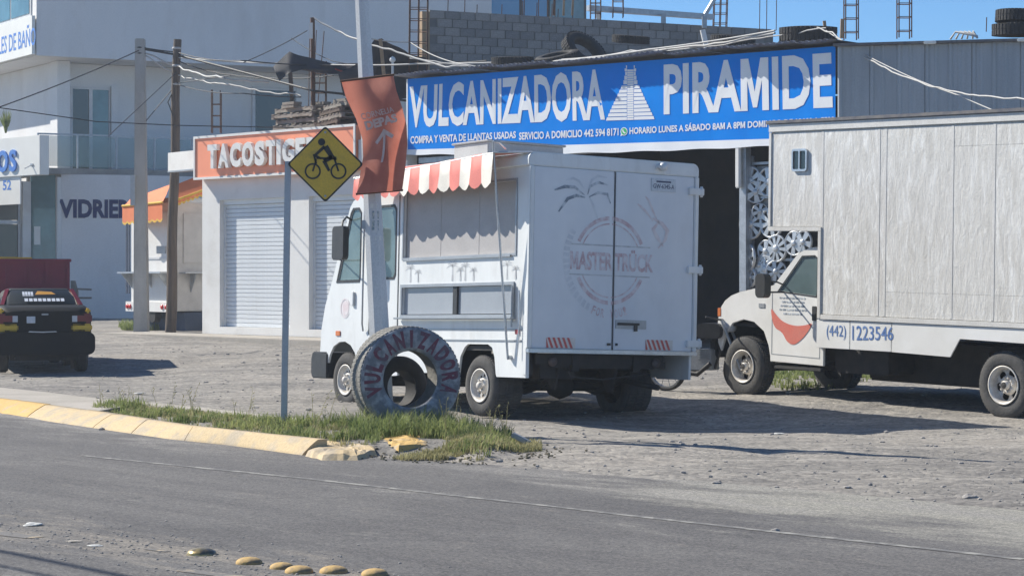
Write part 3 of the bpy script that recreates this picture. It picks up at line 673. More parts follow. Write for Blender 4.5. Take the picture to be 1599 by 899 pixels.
# ------------------------------------------------------------------ vehicles: shared wheel
def wheel(parent, x, y, z, Rr, w, rimr, style='steel', tyrem=None, rimm=None, inward=1):
    """outer face towards -y (inward=1) or +y (inward=-1); y is the outer face"""
    s = inward; wd = thing('wheel', None, None, (x, y, z)); wd.parent = parent
    g = MB(); g.lathe([(rimr, .03 * s), (rimr + .01, .005 * s), (rimr + .04, -.004 * s), ((Rr + rimr) / 2, -.012 * s), (Rr * .93, .0), (Rr * .985, .022 * s), (Rr, .05 * s), (Rr, (w - .05) * s), (Rr * .95, w * s), (rimr, (w - .02) * s)], n=44)
    for k in range(56):   # tread lugs
        a = 2 * PI * k / 56; c, q = math.cos(a), math.sin(a); t = Vector((-q, 0, c)); r0 = Vector((c, 0, q))
        for (ya, yb, off) in ((.03, w * .34, 0), (w * .38, w * .62, .4), (w * .66, w - .03, 0)):
            a2 = a + off * 2 * PI / 56; c2, q2 = math.cos(a2), math.sin(a2); tt = Vector((-q2, 0, c2)) * (PI * Rr / 56 * .72); rr0 = Vector((c2, 0, q2))
            lo = rr0 * (Rr - .01); hi = rr0 * (Rr + .010)
            g.hexa([lo - tt + Vector((0, ya * s, 0)), lo + tt + Vector((0, ya * s, 0)), lo + tt + Vector((0, yb * s, 0)), lo - tt + Vector((0, yb * s, 0))], [hi - tt + Vector((0, ya * s, 0)), hi + tt + Vector((0, ya * s, 0)), hi + tt + Vector((0, yb * s, 0)), hi - tt + Vector((0, yb * s, 0))])
    g.build('tyre', tyrem or M['dusty_rubber'], wd)
    rm = rimm or M['steelrim']
    g = MB(); dish = .055 * s if style == 'steel' else .10 * s
    g.lathe([(rimr + .002, .0), (rimr + .004, -.012 * s), (rimr - .012, -.014 * s), (rimr - .03, .02 * s), (rimr - .045, dish)], n=40)
    outer = circ(0, 0, rimr - .045, 40); holes = []; nh = 10 if style == 'steel' else 6
    for k in range(nh):
        a = 2 * PI * k / nh + .2; rc = (rimr - .045) * .76; holes.append(circ(rc * math.cos(a), rc * math.sin(a), (.020 if style == 'steel' else .045) * rimr / .2, 10))
    g.prism([outer] + holes, dish, dish + .012 * s)
    hubr = rimr * (.46 if style == 'steel' else .5); hy = -.03 * s if style == 'steel' else -.02 * s
    g.lathe([(hubr * 1.05, dish), (hubr * .92, dish - .035 * s), (hubr * .62, dish - .045 * s), (hubr * .5, dish - .03 * s)], n=28)
    g.build('rim', rm, wd)
    g = MB(); g.lathe([(hubr * .5, dish - .03 * s), (hubr * .47, dish - .085 * s), (hubr * .3, dish - .1 * s), (0.001, dish - .1 * s)], n=20)
    nl = 6 if style == 'steel' else 10
    for k in range(nl):
        a = 2 * PI * k / nl; g.lathe([(.014, dish - .03 * s), (.014, dish - .062 * s), (.001, dish - .064 * s)], (hubr * .78 * math.cos(a), 0, hubr * .78 * math.sin(a)), n=6, sm=False)
    g.build('hub', rm, wd)
    if style != 'steel':
        g = MB(); g.lathe([(hubr * .36, dish - .101 * s), (.001, dish - .106 * s)], n=16); g.build('hub_cap', M['chassis'], wd)
    g = MB(); g.lathe([(rimr * .99, w * .55 * s), (.001, w * .55 * s)], n=24); g.build('brake_drum', M['chassis'], wd)
    return wd

# ================================================================== FOOD TRUCK
ft = thing('food_truck', 'white food truck with striped coral awning and faded round emblem on its rear doors', 'food truck', FT)
WID = 2.56; T = .035
def P2(fr, lst, c=0): return [(fr.at(*p, c).x, fr.at(*p, c).z) for p in lst]
def arch(xc, zc, r, z0, n=10, k=1.0):
    return [(xc + r * math.cos(t) * k, zc + r * math.sin(t)) for t in [PI * i / n for i in range(n + 1)]]
# box body side with window and hatch openings; wheel arch
ra = [(-1.62, .58), (-1.58, .78), (-1.48, .9), (-1.4, .94), (-.92, .94), (-.82, .9), (-.76, .78), (-.72, .56)]
side = [(-3.2, .55), (-1.62, .55)] + ra + [(-.70, .53), (-.012, .53), (-.012, 3.20), (-3.2, 3.20)]
hole1 = [(-3.1, 2.09), (-.32, 2.09), (-.32, 3.0), (-3.1, 3.0)]
hole2 = [(-3.1, 1.32), (-.36, 1.32), (-.36, 1.69), (-3.1, 1.69)]
g = MB(); g.prism([side, hole1, hole2], 0, T); g.build('side_wall', M['van'], ft)
g = MB(); g.prism([[(-3.2, .55), (-.72, .55), (-.70, .53), (-.012, .53), (-.012, 3.2), (-3.2, 3.2)]], WID - T, WID); g.build('side_wall', M['van'], ft)
g = MB(); g.box(-3.2, -3.165, T + .002, WID - T - .002, .9, 3.2); g.build('front_bulkhead', M['van'], ft)
g = MB(); g.box(-3.15, -.03, T + .004, WID - T - .004, .86, .92); g.build('floor_panel', M['chassis'], ft)
# roof cap
g = MB(); prof = rr(-.05, WID + .05, 3.17, 3.345, .07, rs=(.09, .09, .02, .02))
g.v = []; g.add([(x, a, b) for x in (-3.24, .035) for a, b in prof], [tuple(range(len(prof)))[::-1], tuple(range(len(prof), 2 * len(prof)))] + [(i, (i + 1) % len(prof), len(prof) + (i + 1) % len(prof), len(prof) + i) for i in range(len(prof))])
g.build('roof', M['van'], ft, bev=.012)
vx = FT.at(762, 225, .35).x; vz = FT.at(762, 219, .35).z
g = MB(); g.box(vx - .85, vx, .35, 1.55, 3.33, vz - .02); g.box(vx - .88, vx + .03, .32, 1.58, vz - .018, vz + .01); vb = g.build('roof_vent', M['trim2'], ft, bev=.01)
# grey shutter in serving window, frame
g = MB()
g.box(-3.1, -.32, .040, .06, 2.09, 3.0)
for xx in (-2.2, -1.25): g.box(xx - .006, xx + .006, .037, .041, 2.09, 3.0)
g.build('window_shutter', M['shutter_grey'], ft)
g = MB(); fo = [(-3.13, 2.06), (-.29, 2.06), (-.29, 3.03), (-3.13, 3.03)]; g.prism([fo, hole1], -.012, -.001); g.build('window_frame', M['trim'], ft)
g = MB(); g.box(-3.05, -.4, -.03, -.014, 2.045, 2.075); g.build('window_sill', M['trim'], ft)
# hatch: sliding panes
g = MB(); g.prism([[(-3.14, 1.28), (-.32, 1.28), (-.32, 1.73), (-3.14, 1.73)], hole2], -.02, -.001); g.build('hatch_frame', M['trim'], ft)
for (a, b_) in ((-3.1, -1.8), (-1.7, -.36)):
    g = MB(); g.box(a, b_, .03, .045, 1.33, 1.685); g.build('hatch_pane', M['pan'], ft)
g = MB(); g.box(-1.80, -1.70, .0, .05, 1.325, 1.688); g.build('hatch_mullion', M['black'], ft)
g = MB(); g.box(-3.18, -.26, -.10, -.022, 1.262, 1.285); g.build('hatch_shelf', M['trim'], ft, bev=.006)
g = MB(); g.box(-.335, -.30, -.035, -.022, 1.22, 1.70); g.tube([(-.30, -.05, 1.16), (-.30, -.05, 1.68)], .012); g.build('hatch_latch', M['trim'], ft)
g = MB(); g.box(-3.18, -.02, -.012, -.001, .985, 1.0); g.build('side_moulding', M['trim'], ft)
g = MB(); g.box(-3.18, -.02, -.010, -.001, 1.125, 1.135); g.build('side_moulding', M['trim'], ft)
g = MB(); g.box(-.07, .02, -.03, -.002, .56, 1.32); g.build('corner_guard', M['van'], ft, bev=.01)
g = MB(); g.box(-.27, -.19, -.02, -.002, 1.07, 1.13); g.build('side_marker', M['redlens'], ft, bev=.005)
# palms printed along the side
def palm(g, x, z, s, y):
    for k in range(7):
        a = R(20 + k * 23.5); L_ = s * .5; pts = []
        for i in range(6):
            t = i / 5; pts.append((x + math.cos(a) * L_ * t, z + s * .62 + math.sin(a) * L_ * t - L_ * .55 * t * t))
        for i in range(5):
            w = .018 * (1 - i / 5.5); g.prism([(pts[i][0], pts[i][1] - w), (pts[i + 1][0], pts[i + 1][1] - w * .8), (pts[i + 1][0], pts[i + 1][1] + w * .5), (pts[i][0], pts[i][1] + w * .6)], y, None)
    g.prism([(x - .02, z), (x + .02, z), (x + .01, z + s * .6), (x - .01, z + s * .6)], y, None)
for xx, s in ((-2.9, .26), (-1.82, .28), (-1.5, .26), (-.5, .26)):
    g = MB(); palm(g, xx, 1.76, s * 1.15, -.003); palm(g, xx + .2, 1.76, s * .8, -.0045); g.build('palm_print', M['print_grey'], ft)
# inner wheel wells
g = MB(); g.box(-1.7, -.6, T + .01, .55, .93, .955); g.box(-1.72, -1.69, T + .01, .55, .5, .95); g.box(-.62, -.60, T + .01, .55, .56, .95); g.build('wheel_well', M['wellblack'], ft)
# cab
CT = 2.93
farch = [(-5.17, .62), (-5.13, .76), (-5.02, .88), (-4.85, .945), (-4.68, .95), (-4.52, .9), (-4.4, .8), (-4.33, .66), (-4.31, .5)]
cab = [(-5.42, .80)] + [(-5.22, .80), (-5.19, .62)] + farch[1:] + [(-4.25, .45), (-3.205, .50), (-3.205, 3.0), (-4.3, 3.0), (-4.52, 2.93), (-4.62, 2.84), (-5.10, 1.82), (-5.30, 1.45), (-5.40, 1.1)]
wn1 = [(-4.93, 1.82), (-4.32, 1.82), (-4.30, 1.86), (-4.30, 2.74), (-4.36, 2.8), (-4.52, 2.8), (-4.58, 2.74)]
wn2 = [(-4.0, 1.84), (-3.36, 1.84), (-3.32, 1.9), (-3.32, 2.74), (-3.38, 2.8), (-4.0, 2.8)]
for (ya, yb) in ((0, T), (WID - T, WID)):
    g = MB(); g.prism([cab, wn1, wn2], ya, yb); g.build('cab_side', M['van'], ft)
for w_, (lx, rx) in ((wn1, (0, 0)), (wn2, (0, 0))):
    for yy in (.012, WID - .02):
        g = MB(); g.prism([w_], yy, yy + .006); g.build('cab_window', M['vglass'], ft)
    xm = sum(p[0] for p in w_) / len(w_); zm = sum(p[1] for p in w_) / len(w_)
    g = MB(); g.prism([[(xm + (a - xm) * 1.10, zm + (b - zm) * 1.07) for a, b in w_], w_], -.008, -.001); g.build('window_seal', M['black'], ft)
# cab front: nose, windshield, roof as strips across the width
fp = [(-5.42, .80), (-5.40, 1.1), (-5.30, 1.45), (-5.10, 1.82)]
g = MB(); vs = []
for a, b in fp: vs += [(a, .003, b), (a - .10, .35, b), (a - .13, WID / 2, b), (a - .10, WID - .35, b), (a, WID - .003, b)]
g.add(vs, [(i * 5 + j, i * 5 + j + 1, i * 5 + j + 6, i * 5 + j + 5) for i in range(3) for j in range(4)], True); g.build('nose', M['van'], ft)
g = MB(); vs = []
for a, b in [(-5.10, 1.82), (-4.62, 2.84)]: vs += [(a, .05, b), (a - .10, .35, b), (a - .13, WID / 2, b), (a - .10, WID - .35, b), (a, WID - .05, b)]
g.add(vs, [(j, j + 1, j + 6, j + 5) for j in range(4)], True); g.build('windshield', M['vglass'], ft)
g = MB(); vs = []
for a, b in [(-4.62, 2.84), (-4.52, 2.93), (-4.3, 3.0), (-3.2, 3.02)]: vs += [(a, .0, b), (a, .4, b + .05), (a, WID / 2, b + .06), (a, WID - .4, b + .05), (a, WID, b)]
g.add(vs, [(i * 5 + j, i * 5 + j + 1, i * 5 + j + 6, i * 5 + j + 5) for i in range(3) for j in range(4)], True); g.build('cab_roof', M['van'], ft)
for yy in (.25, WID - .25):
    g = MB(); g.lathe([(.001, -.03), (.09, -.025), (.1, 0)], (-5.5, yy, 1.0), ax='x', n=20); g.build('headlight', M['whitelens'], ft)
g = MB(); bp_ = [(-5.62, .42), (-5.18, .42), (-5.18, .78), (-5.62, .80), (-5.66, .7), (-5.66, .5)]
g.prism([bp_], -.02, WID + .02); g.build('front_bumper', M['black'], ft, bev=.015)
g = MB(); g.prism([[(-4.02, 1.05), (-3.98, 1.05), (-3.98, 2.86), (-4.02, 2.86)]], -.003, -.001); g.prism([[(-3.24, .6), (-3.215, .6), (-3.215, 2.95), (-3.24, 2.95)]], -.003, -.001); g.build('door_gap', M['black'], ft)
g = MB(); g.box(-4.50, -4.42, -.035, -.004, 1.45, 1.66); g.build('door_handle', M['van'], ft, bev=.012)
g = MB(); g.box(-4.95, -4.82, -.014, -.001, 1.03, 1.10); g.build('turn_light', M['orangelens'], ft, bev=.004)
g = MB(); g.prism([circ(-4.7, 1.42, .11, 16)], -.003, None); g.prism([ringpoly(-4.7, 1.42, .12, .14, 20, 330)], -.004, None); g.build('faded_round_print', M['print_pink'], ft)
# mirror on its arm
g = MB(); g.prism([rr(-4.46, -4.13, 2.08, 2.55, .06)], -.37, -.28); mrr = g.build('side_mirror', M['black'], ft, bev=.015)
g = MB(); g.tube([(-4.3, -.3, 2.50), (-4.32, -.28, 2.62), (-4.5, -.12, 2.70), (-4.57, .0, 2.66)], .014); g.tube([(-4.4, -.3, 2.12), (-4.7, -.1, 2.1), (-4.85, 0, 2.1)], .012); g.build('mirror_arm', M['black'], ft)
g = MB(); g.tube([(-4.12, -.03, 1.1), (-4.10, -.06, 1.2), (-4.10, -.06, 2.95), (-4.12, -.03, 3.02)], .013); g.build('grab_rail', M['trim'], ft)
g = MB(); g.box(-4.6, -4.05, .25, .75, 1.0, 1.7); g.box(-4.2, -4.02, .25, .75, 1.5, 2.2); g.build('driver_seat', M['chassis'], ft, bev=.03)
g = MB(); g.lathe([(.2, 0), (.215, .012), (.2, .024), (.19, .012), (.2, 0)], (-4.85, .5, 1.75), ax='z', n=24); g.tube([(-4.85, .5, 1.75), (-5.1, .5, 1.4)], .02); g.build('steering_wheel', M['black'], ft)
# rear doors
for nm, (a, b_) in (('l', (.03, 1.255)), ('r', (1.275, WID - .03))):
    g = MB(); g.box(.0, .035, a, b_, .90, 3.165); d_ = g.build('rear_door', M['vandoor'], ft, bev=.008)
g = MB(); g.box(-.03, .0, .0, WID, .85, 3.17); g.build('rear_frame', M['trim'], ft)
g = MB(); g.box(-.01, .075, -.03, WID + .03, .845, .895); g.build('rear_sill', M['alu'], ft, bev=.006)
for ya_, yb_ in ((-.04, .028), (WID - .028, WID + .04)):
    g = MB(); g.box(.0, .055, ya_, yb_, .9, 3.17); g.build('rear_corner_post', M['van'], ft, bev=.01)
for zz in (2.98, 1.96, 1.0):
    g = MB(); g.box(.03, .075, WID - .13, WID + .11, zz - .045, zz + .045); g.tube([(.06, WID + .07, zz - .07), (.06, WID + .07, zz + .07)], .022); g.build('door_hinge', M['van'], ft, bev=.006)
g = MB(); g.box(.036, .044, 1.262, 1.268, .9, 3.16); g.box(.036, .05, 1.18, 1.23, .955, .985); g.box(.036, .05, 1.31, 1.34, .955, .985); g.build('door_latch', M['black'], ft)
# plan: on the rear face u = y (left..right), v = z
def rearf(y0, y1, z0, z1, x): return lambda u, v: (x, y0 + (y1 - y0) * u, z0 + (z1 - z0) * v)
def RP(px, py): q = FT.at(px, py, .04, 0); return q.y, q.z
y0, z1 = RP(1017, 278); y1, z0 = RP(1055, 301)
g = MB(); g.box(.036, .046, y0, y1, z0, z1); pl = g.build('licence_plate', M['plate'], ft, bev=.003)
g = MB(); put(g, 'GW-6345-A', rearf(y0 + .03, y1 - .03, z0 + .04, z1 - .07, .048), .01); g.box(.0465, .0475, y0 + .08, y1 - .08, z1 - .05, z1 - .03); g.build('lettering', M['plate_ink'], pl)
y0, z0 = RP(1025, 265); g = MB(); g.lathe([(.001, .10), (.05, .09), (.055, .02), (.02, 0)], (.03, y0 + .08, z0 + .04), ax='x', n=14); g.box(.03, .09, y0 + .0, y0 + .1, z0 + .02, z0 + .06); g.build('reversing_lamp', M['van'], ft)
for (pa, pb) in (((853, 532), (898, 549)), ((1008, 534), (1050, 551))):
    ya, zb = RP(*pa); yb, za = RP(*pb); za = max(za, .91); zb = za + .13
    g = MB(); g.box(.036, .040, ya, yb, za, zb); tp_ = g.build('reflective_tape', M['whitestripe'], ft)
    g = MB(); n_ = 6; w = (yb - ya) / n_
    for k in range(n_):
        a = ya + k * w; sh = w * .8
        g.add([(.0425, a, za), (.0425, a + w * .5, za), (.0425, min(a + w * .5 - sh, yb), zb), (.0425, max(a - sh, ya - 0), zb)] if a - sh >= ya - .001 else [(.0425, a, za), (.0425, a + w * .5, za), (.0425, a, zb), (.0425, ya, zb)], [(0, 1, 2, 3)])
    g.build('tape_stripes', M['redstripe'], tp_)
ya, zb = RP(961, 499); yb, za = RP(1009, 514)
g = MB(); g.box(.036, .045, ya, yb, za, zb); hd = g.build('door_lock', M['trim'], ft, bev=.004)
g = MB(); g.box(.046, .060, ya + .03, yb - .12, (za + zb) / 2 - .012, (za + zb) / 2 + .02); g.box(.046, .06, yb - .2, yb - .15, za - .03, za + .06); g.build('handle', M['black'], hd)
# emblem of the rear doors (faded)
def rpt(pts, x, g):
    tr_ = tessellate_polygon([[Vector((a, b, 0)) for a, b in pts]]); g.add([(x, a, b) for a, b in pts], tr_)
ec = RP(953, 407); er = (RP(953, 340)[1] - RP(953, 474)[1]) / 2
gap = 9
def both(g, f): f(g)
for a0, a1 in ((25, 87.5), (92.5, 155), (205, 267.5), (272.5, 335)):
    for r0_, r1_ in ((.94, 1.03), (.84, .87)):
        g = MB(); rpt(ringpoly(ec[0], ec[1], er * r0_, er * r1_, a0, a1, 14), .038, g); g.build('ring_print', M['print_red'], ft)
for s_ in (1, -1):
    for (a, b_) in ((ec[0] - er * 1.15, 1.25), (1.28, ec[0] + er * 1.15)):
        g = MB(); rpt([(a, ec[1] + s_ * .19 - .008), (b_, ec[1] + s_ * .19 - .008), (b_, ec[1] + s_ * .19 + .008), (a, ec[1] + s_ * .19 + .008)], .038, g)
        g.build('rule_print', M['print_grey'], ft)
a0 = RP(890, 424)[0]; a1 = RP(1020, 424)[0]
g = MB(); put(g, 'MASTER TRÜCK', rearf(a0, a1, ec[1] - .13, ec[1] + .15, .039), .03); g.build('lettering', M['print_red'], ft)
g = MB()
def ftext(g, s, r0, r1, aa, ab, flip):
    n_ = len(s)
    for i, ch in enumerate(s):
        if ch == ' ': continue
        ac = aa + (ab - aa) * (i + .5) / n_; da = abs(ab - aa) / n_ * .75
        def f(u, v):
            if not flip: a = R(ac + da * (.5 - u)); r = r0 + (r1 - r0) * v
            else: a = R(ac - da * (.5 - u)); r = r1 - (r1 - r0) * v
            return (.0385, ec[0] + r * math.cos(a), ec[1] + r * math.sin(a))
        put(g, ch, f, .02)
ftext(g, 'FOR YOU!', er * 1.14, er * 1.34, 246, 294, True)
g.build('lettering', M['print_red'], ft)
g = MB()   # ghost letters curving down the left of the ring
for k in range(15):
    a = R(150 + k * 6.5); rc = er * 1.25; c_, s_ = math.cos(a), math.sin(a)
    q = [(rc * .93, -.03), (rc * 1.06, -.03), (rc * 1.06, .025), (rc * .93, .012)]
    rpt([(ec[0] + r * c_ - t * s_, ec[1] + r * s_ + t * c_) for r, t in q], .0383, g)
g.build('ghost_print', M['shadowprint'], ft)
g = MB()   # palm leaves upper left
def leaf(pts, w, g, x=.0385):
    P = [Vector((*RP(*p), 0)) for p in pts]; up, dn = [], []
    for i, p in enumerate(P):
        d = (P[min(i + 1, len(P) - 1)] - P[max(i - 1, 0)]).normalized(); nrm = Vector((-d.y, d.x, 0)); k = math.sin(PI * (i + .3) / (len(P) - .2)) * w
        up.append((p.x + nrm.x * k, p.y + nrm.y * k)); dn.append((p.x - nrm.x * k * .3, p.y - nrm.y * k * .3))
    for i in range(len(P) - 1): g.add([(x, *up[i]), (x, *up[i + 1]), (x, *dn[i + 1]), (x, *dn[i])], [(0, 1, 2, 3)])
leaf([(914, 305), (898, 291), (882, 290), (866, 296)], .035, g)
leaf([(914, 308), (900, 304), (886, 309), (872, 330)], .035, g)
leaf([(918, 304), (922, 292), (935, 286), (950, 290)], .03, g)
leaf([(920, 308), (934, 302), (948, 304), (953, 318)], .03, g)
g.build('palm_leaf_print', M['print_dark'], ft)
g = MB(); leaf([(918, 302), (905, 282), (895, 277), (884, 281)], .03, g, .0378); leaf([(918, 302), (925, 282), (934, 276), (948, 278)], .03, g, .0378); leaf([(934, 345), (932, 332), (928, 320), (920, 306)], .022, g, .0378)
g.build('palm_leaf_print', M['shadowprint'], ft)
g = MB(); leaf([(1028, 388), (1040, 375), (1044, 360), (1035, 348), (1020, 340)], .05, g); leaf([(1020, 345), (1010, 330), (1002, 322), (996, 318)], .028, g); leaf([(1026, 342), (1020, 328), (1014, 312), (1008, 306)], .028, g); leaf([(1036, 384), (1028, 370), (1022, 358), (1030, 346)], .05, g)
g.build('hand_print', M['print_pink'], ft)
# wheels, chassis
wheel(ft, -4.72, .04, .41, .385, .22, .215)
wheel(ft, -1.15, .04, .41, .385, .42, .215)
wheel(ft, -4.72, WID - .04, .41, .385, .22, .215, inward=-1)
wheel(ft, -1.15, WID - .04, .41, .385, .42, .215, inward=-1)
g = MB()
for yy in (.8, 1.75): g.box(-5.3, -.1, yy - .05, yy + .05, .62, .82)
for xx in (-4.8, -3.2, -1.9, -.2): g.box(xx - .04, xx + .04, .3, WID - .3, .66, .76)
g.build('chassis_frame', M['chassis'], ft)
g = MB(); g.tube([(-1.15, .4, .41), (-1.15, WID - .4, .41)], .06); g.lathe([(.001, -.18), (.12, -.14), (.17, 0), (.12, .14), (.001, .18)], (-1.15, WID / 2, .41), n=16)
g.tube([(-4.72, .2, .38), (-4.72, WID - .2, .38)], .05); g.tube([(-1.15, WID / 2, .45), (-4.0, WID / 2, .6)], .045); g.build('axle', M['chassis'], ft)
g = MB()
for yy in (.72, 1.84):
    for k in range(3): g.tube([(-1.85, yy, .6 - k * .015), (-1.5, yy, .43 - k * .02), (-1.15, yy, .36 - k * .02), (-.8, yy, .43 - k * .02), (-.35, yy, .62 - k * .015)], .022, 6)
g.build('leaf_springs', M['chassis'], ft)
g = MB(); g.box(-.55, -.12, .2, WID - .35, .70, .84); g.box(-.35, -.2, .08, .22, .55, .84); g.box(-.45, -.25, .35, .9, .52, .7); g.tube([(-2.8, 1.2, .5), (-1.8, 1.25, .5), (-.7, 2.0, .5), (-.15, 2.15, .42)], .04); g.box(-2.6, -1.8, 1.9, 2.35, .42, .72)
g.prism([[(-.6, .6), (-.35, .38), (-.28, .38), (-.2, .7)]], .6, .64); g.prism([[(-.6, .6), (-.4, .35), (-.3, .35), (-.2, .7)]], 1.5, 1.54); g.build('underbody', M['chassis'], ft, bev=.01)
for yy in (.45, WID - .5):
    g = MB(); g.lathe([(.001, .03), (.06, .025), (.065, 0)], (-.11, yy, .74), ax='x', n=14); g.build('tail_light', M['lamp_dull'], ft)
g = MB(); g.tube([(-.11, .7, .62), (-.08, .72, .55), (-.08, 1.2, .52), (-.08, 1.9, .6)], .01); g.build('hose', M['black'], ft)
# awning: hinge on the side wall, outer edge lower, striped, scalloped valance
oA = FT.at(553, 262, -.9); oB = FT.at(772, 238, -.9)
hx0, hx1 = -3.2, .02; hz = 3.335
# outer rail: slanted down towards the front of the truck
ox0, oz0 = -2.95, 3.02; ox1, oz1 = .42, 3.24
q0 = FT.at(553, 279, -.30); q1 = FT.at(770, 238, -.30); ox0, oz0, ox1, oz1 = q0.x, q0.z, q1.x, q1.z
NS = 14; aw = []
for i in range(NS * 4 + 1):
    t = i / (NS * 4); sag = .03 * math.sin(PI * ((t * 5) % 1)); aw.append((Vector((hx0 + (hx1 - hx0) * t, -.004, hz)), Vector((ox0 + (ox1 - ox0) * t, -.30, oz0 + (oz1 - oz0) * t + sag * .3))))
for k in range(NS):
    g = MB(); vs = []
    for i in range(k * 4, k * 4 + 5):
        a, b_ = aw[i]; f_ = (i - k * 4) / 4; t_ = i / (NS * 4); drop = .25 + .13 * t_ + .07 * math.sin(PI * f_)
        m_ = (a + b_) / 2 + Vector((0, -.015, .0))
        vs += [a, m_, b_, b_ + Vector((0, -.012, -drop * .5)), b_ + Vector((0, -.02 + .015 * math.sin(i), -drop))]
    g.add(vs, [(i * 5 + j, i * 5 + j + 1, i * 5 + j + 6, i * 5 + j + 5) for i in range(4) for j in range(4)], True)
    g.build('awning_stripe', M['coral'] if k % 2 == 0 or k < 4 else M['cream'], ft)
g = MB(); g.tube([aw[0][1] + Vector((0, .01, -.01)), aw[-1][1] + Vector((0, .01, -.01))], .014); g.tube([aw[-1][1], aw[-1][0]], .014); g.tube([aw[0][1], aw[0][0]], .014); g.build('awning_rail', M['alu'], ft)
g = MB(); q = aw[-1][1]; g.tube([q + Vector((0, 0, .14)), q + Vector((-.02, .02, 0)), FT.at(793, 560, -.05)], .016)
g.tube([q + Vector((0, 0, .14)), q + Vector((.02, .08, .13)), q + Vector((-.02, .2, .06))], .014); g.build('awning_prop', M['alu'], ft)
g = MB(); g.tube([(-.17, -.03, 1.62), (-.16, -.03, 1.2), (-.18, -.04, .80)], .010); g.lathe([(.03, -.05), (.03, 0)], (-.37, 0, .78), n=10); g.build('latch_rod', M['alu'], ft)

# ================================================================== BOX TRUCK
tk = thing('box_truck', 'big white box truck with scraped grey cargo box and a phone number on its skirt', 'truck', TR)
yb = -.10; XE = 7.6; BW = 2.45
g = MB(); g.prism([[(.62, 2.36), (1.62, 2.36), (1.62, 1.16), (XE, 1.16), (XE, 3.86), (.62, 3.86)]], yb + .03, BW); g.build('cargo_box', M['boxframe'], tk)
def T2(px, py, c=yb): q = TR.at(px, py, c); return q.x, q.z
# side skin as single sheets with seams between them
cols = [.66, 1.66, 2.72, 4.02, 4.72, 5.9, 7.1, XE - .03]
def sheet(x0, x1, z0, z1, y=yb):
    g = MB(); g.box(x0 + .0008, x1 - .0008, y, y + .035, z0 + .0008, z1 - .0008); g.build('side_panel', M['boxside'], tk, bev=.002)
sheet(.66, 1.64, 2.42, 3.72)
sheet(1.64, 2.72, 1.22, 3.72); sheet(2.72, 2.84, 1.22, 3.72); sheet(2.84, 4.02, 1.55, 3.72); sheet(2.84, 4.02, 1.22, 1.55)
sheet(4.02, 4.72, 1.55, 3.45); sheet(4.02, 4.72, 1.22, 1.55); sheet(4.02, 4.72, 3.45, 3.72); sheet(4.72, 5.9, 1.55, 3.45); sheet(4.72, 5.9, 3.45, 3.72); sheet(4.72, 5.9, 1.22, 1.55); sheet(5.9, XE - .03, 1.22, 3.72)
g = MB(); g.box(.60, XE, yb - .02, yb + .02, 3.74, 3.845); g.build('top_rail', M['boxframe'], tk, bev=.005)
g = MB(); g.box(.56, XE + .02, yb - .045, BW + .03, 3.848, 3.90); g.build('roof_edge', M['roofedge'], tk, bev=.01)
g = MB(); g.box(.60, 1.66, yb - .018, yb + .02, 2.355, 2.415); g.box(.605, .655, yb - .016, yb + .02, 2.418, 3.735); g.box(1.60, 1.66, yb - .018, yb + .02, 1.16, 2.352); g.box(1.664, XE, yb - .018, yb + .02, 1.15, 1.215); g.build('edge_trim', M['boxframe'], tk, bev=.004)
g = MB()
for xx in (1.66, 2.72, 2.84, 4.02, 4.72, 5.9):
    g.box(xx - .022, xx + .022, yb - .0035, yb - .0025, 1.23, 3.72)
g.build('seam_strip', M['boxframe'], tk)
# vent window
xa, za = T2(1238, 268); xb, zb = T2(1262, 232); fr_ = rr(xa, xb, za, zb, .04); inn = [rr(xa + .025, (xa + xb) / 2 - .012, za + .03, zb - .03, .02), rr((xa + xb) / 2 + .012, xb - .025, za + .03, zb - .03, .02)]
g = MB(); g.prism([fr_] + inn, yb - .03, yb - .002); vw = g.build('vent_window', M['alu'], tk)
g = MB(); g.box(xa + .02, xb - .02, yb - .012, yb - .004, za + .02, zb - .02); g.build('pane', M['dglass'], vw)
# skirt panels under the box, with phone number
sk = [(1.58, 2.02), (2.03, 2.92)]
z0k, z1k = .80, 1.145
xg = TR.at(1327, 520, yb).x
g = MB(); g.box(1.58, xg - .006, yb, yb + .02, .76, z1k); g.build('skirt_panel', M['cabw'], tk, bev=.004)
g = MB(); g.box(xg + .006, 2.98, yb, yb + .02, .76, z1k); g.build('skirt_panel', M['cabw'], tk, bev=.004)
g = MB(); g.prism([[(2.995, .76), (4.02, .74), (4.18, .98), (7.6, .93), (7.6, z1k), (2.995, z1k)]], yb, yb + .02); g.build('skirt_panel', M['cabw'], tk)
xa, za = T2(1290, 531); xb, zb = T2(1320, 508); g = MB(); put(g, '(442)', quad(TR.at(1291, 530, yb), TR.at(1321, 531, yb), TR.at(1321, 508, yb), TR.at(1291, 507, yb), -.004), .0); g.build('lettering', M['truckblue'], tk)
g = MB(); put(g, '1223546', quad(TR.at(1331, 531, yb), TR.at(1395, 531, yb), TR.at(1395, 510, yb), TR.at(1331, 508, yb), -.004), .006); g.build('lettering', M['truckblue'], tk)
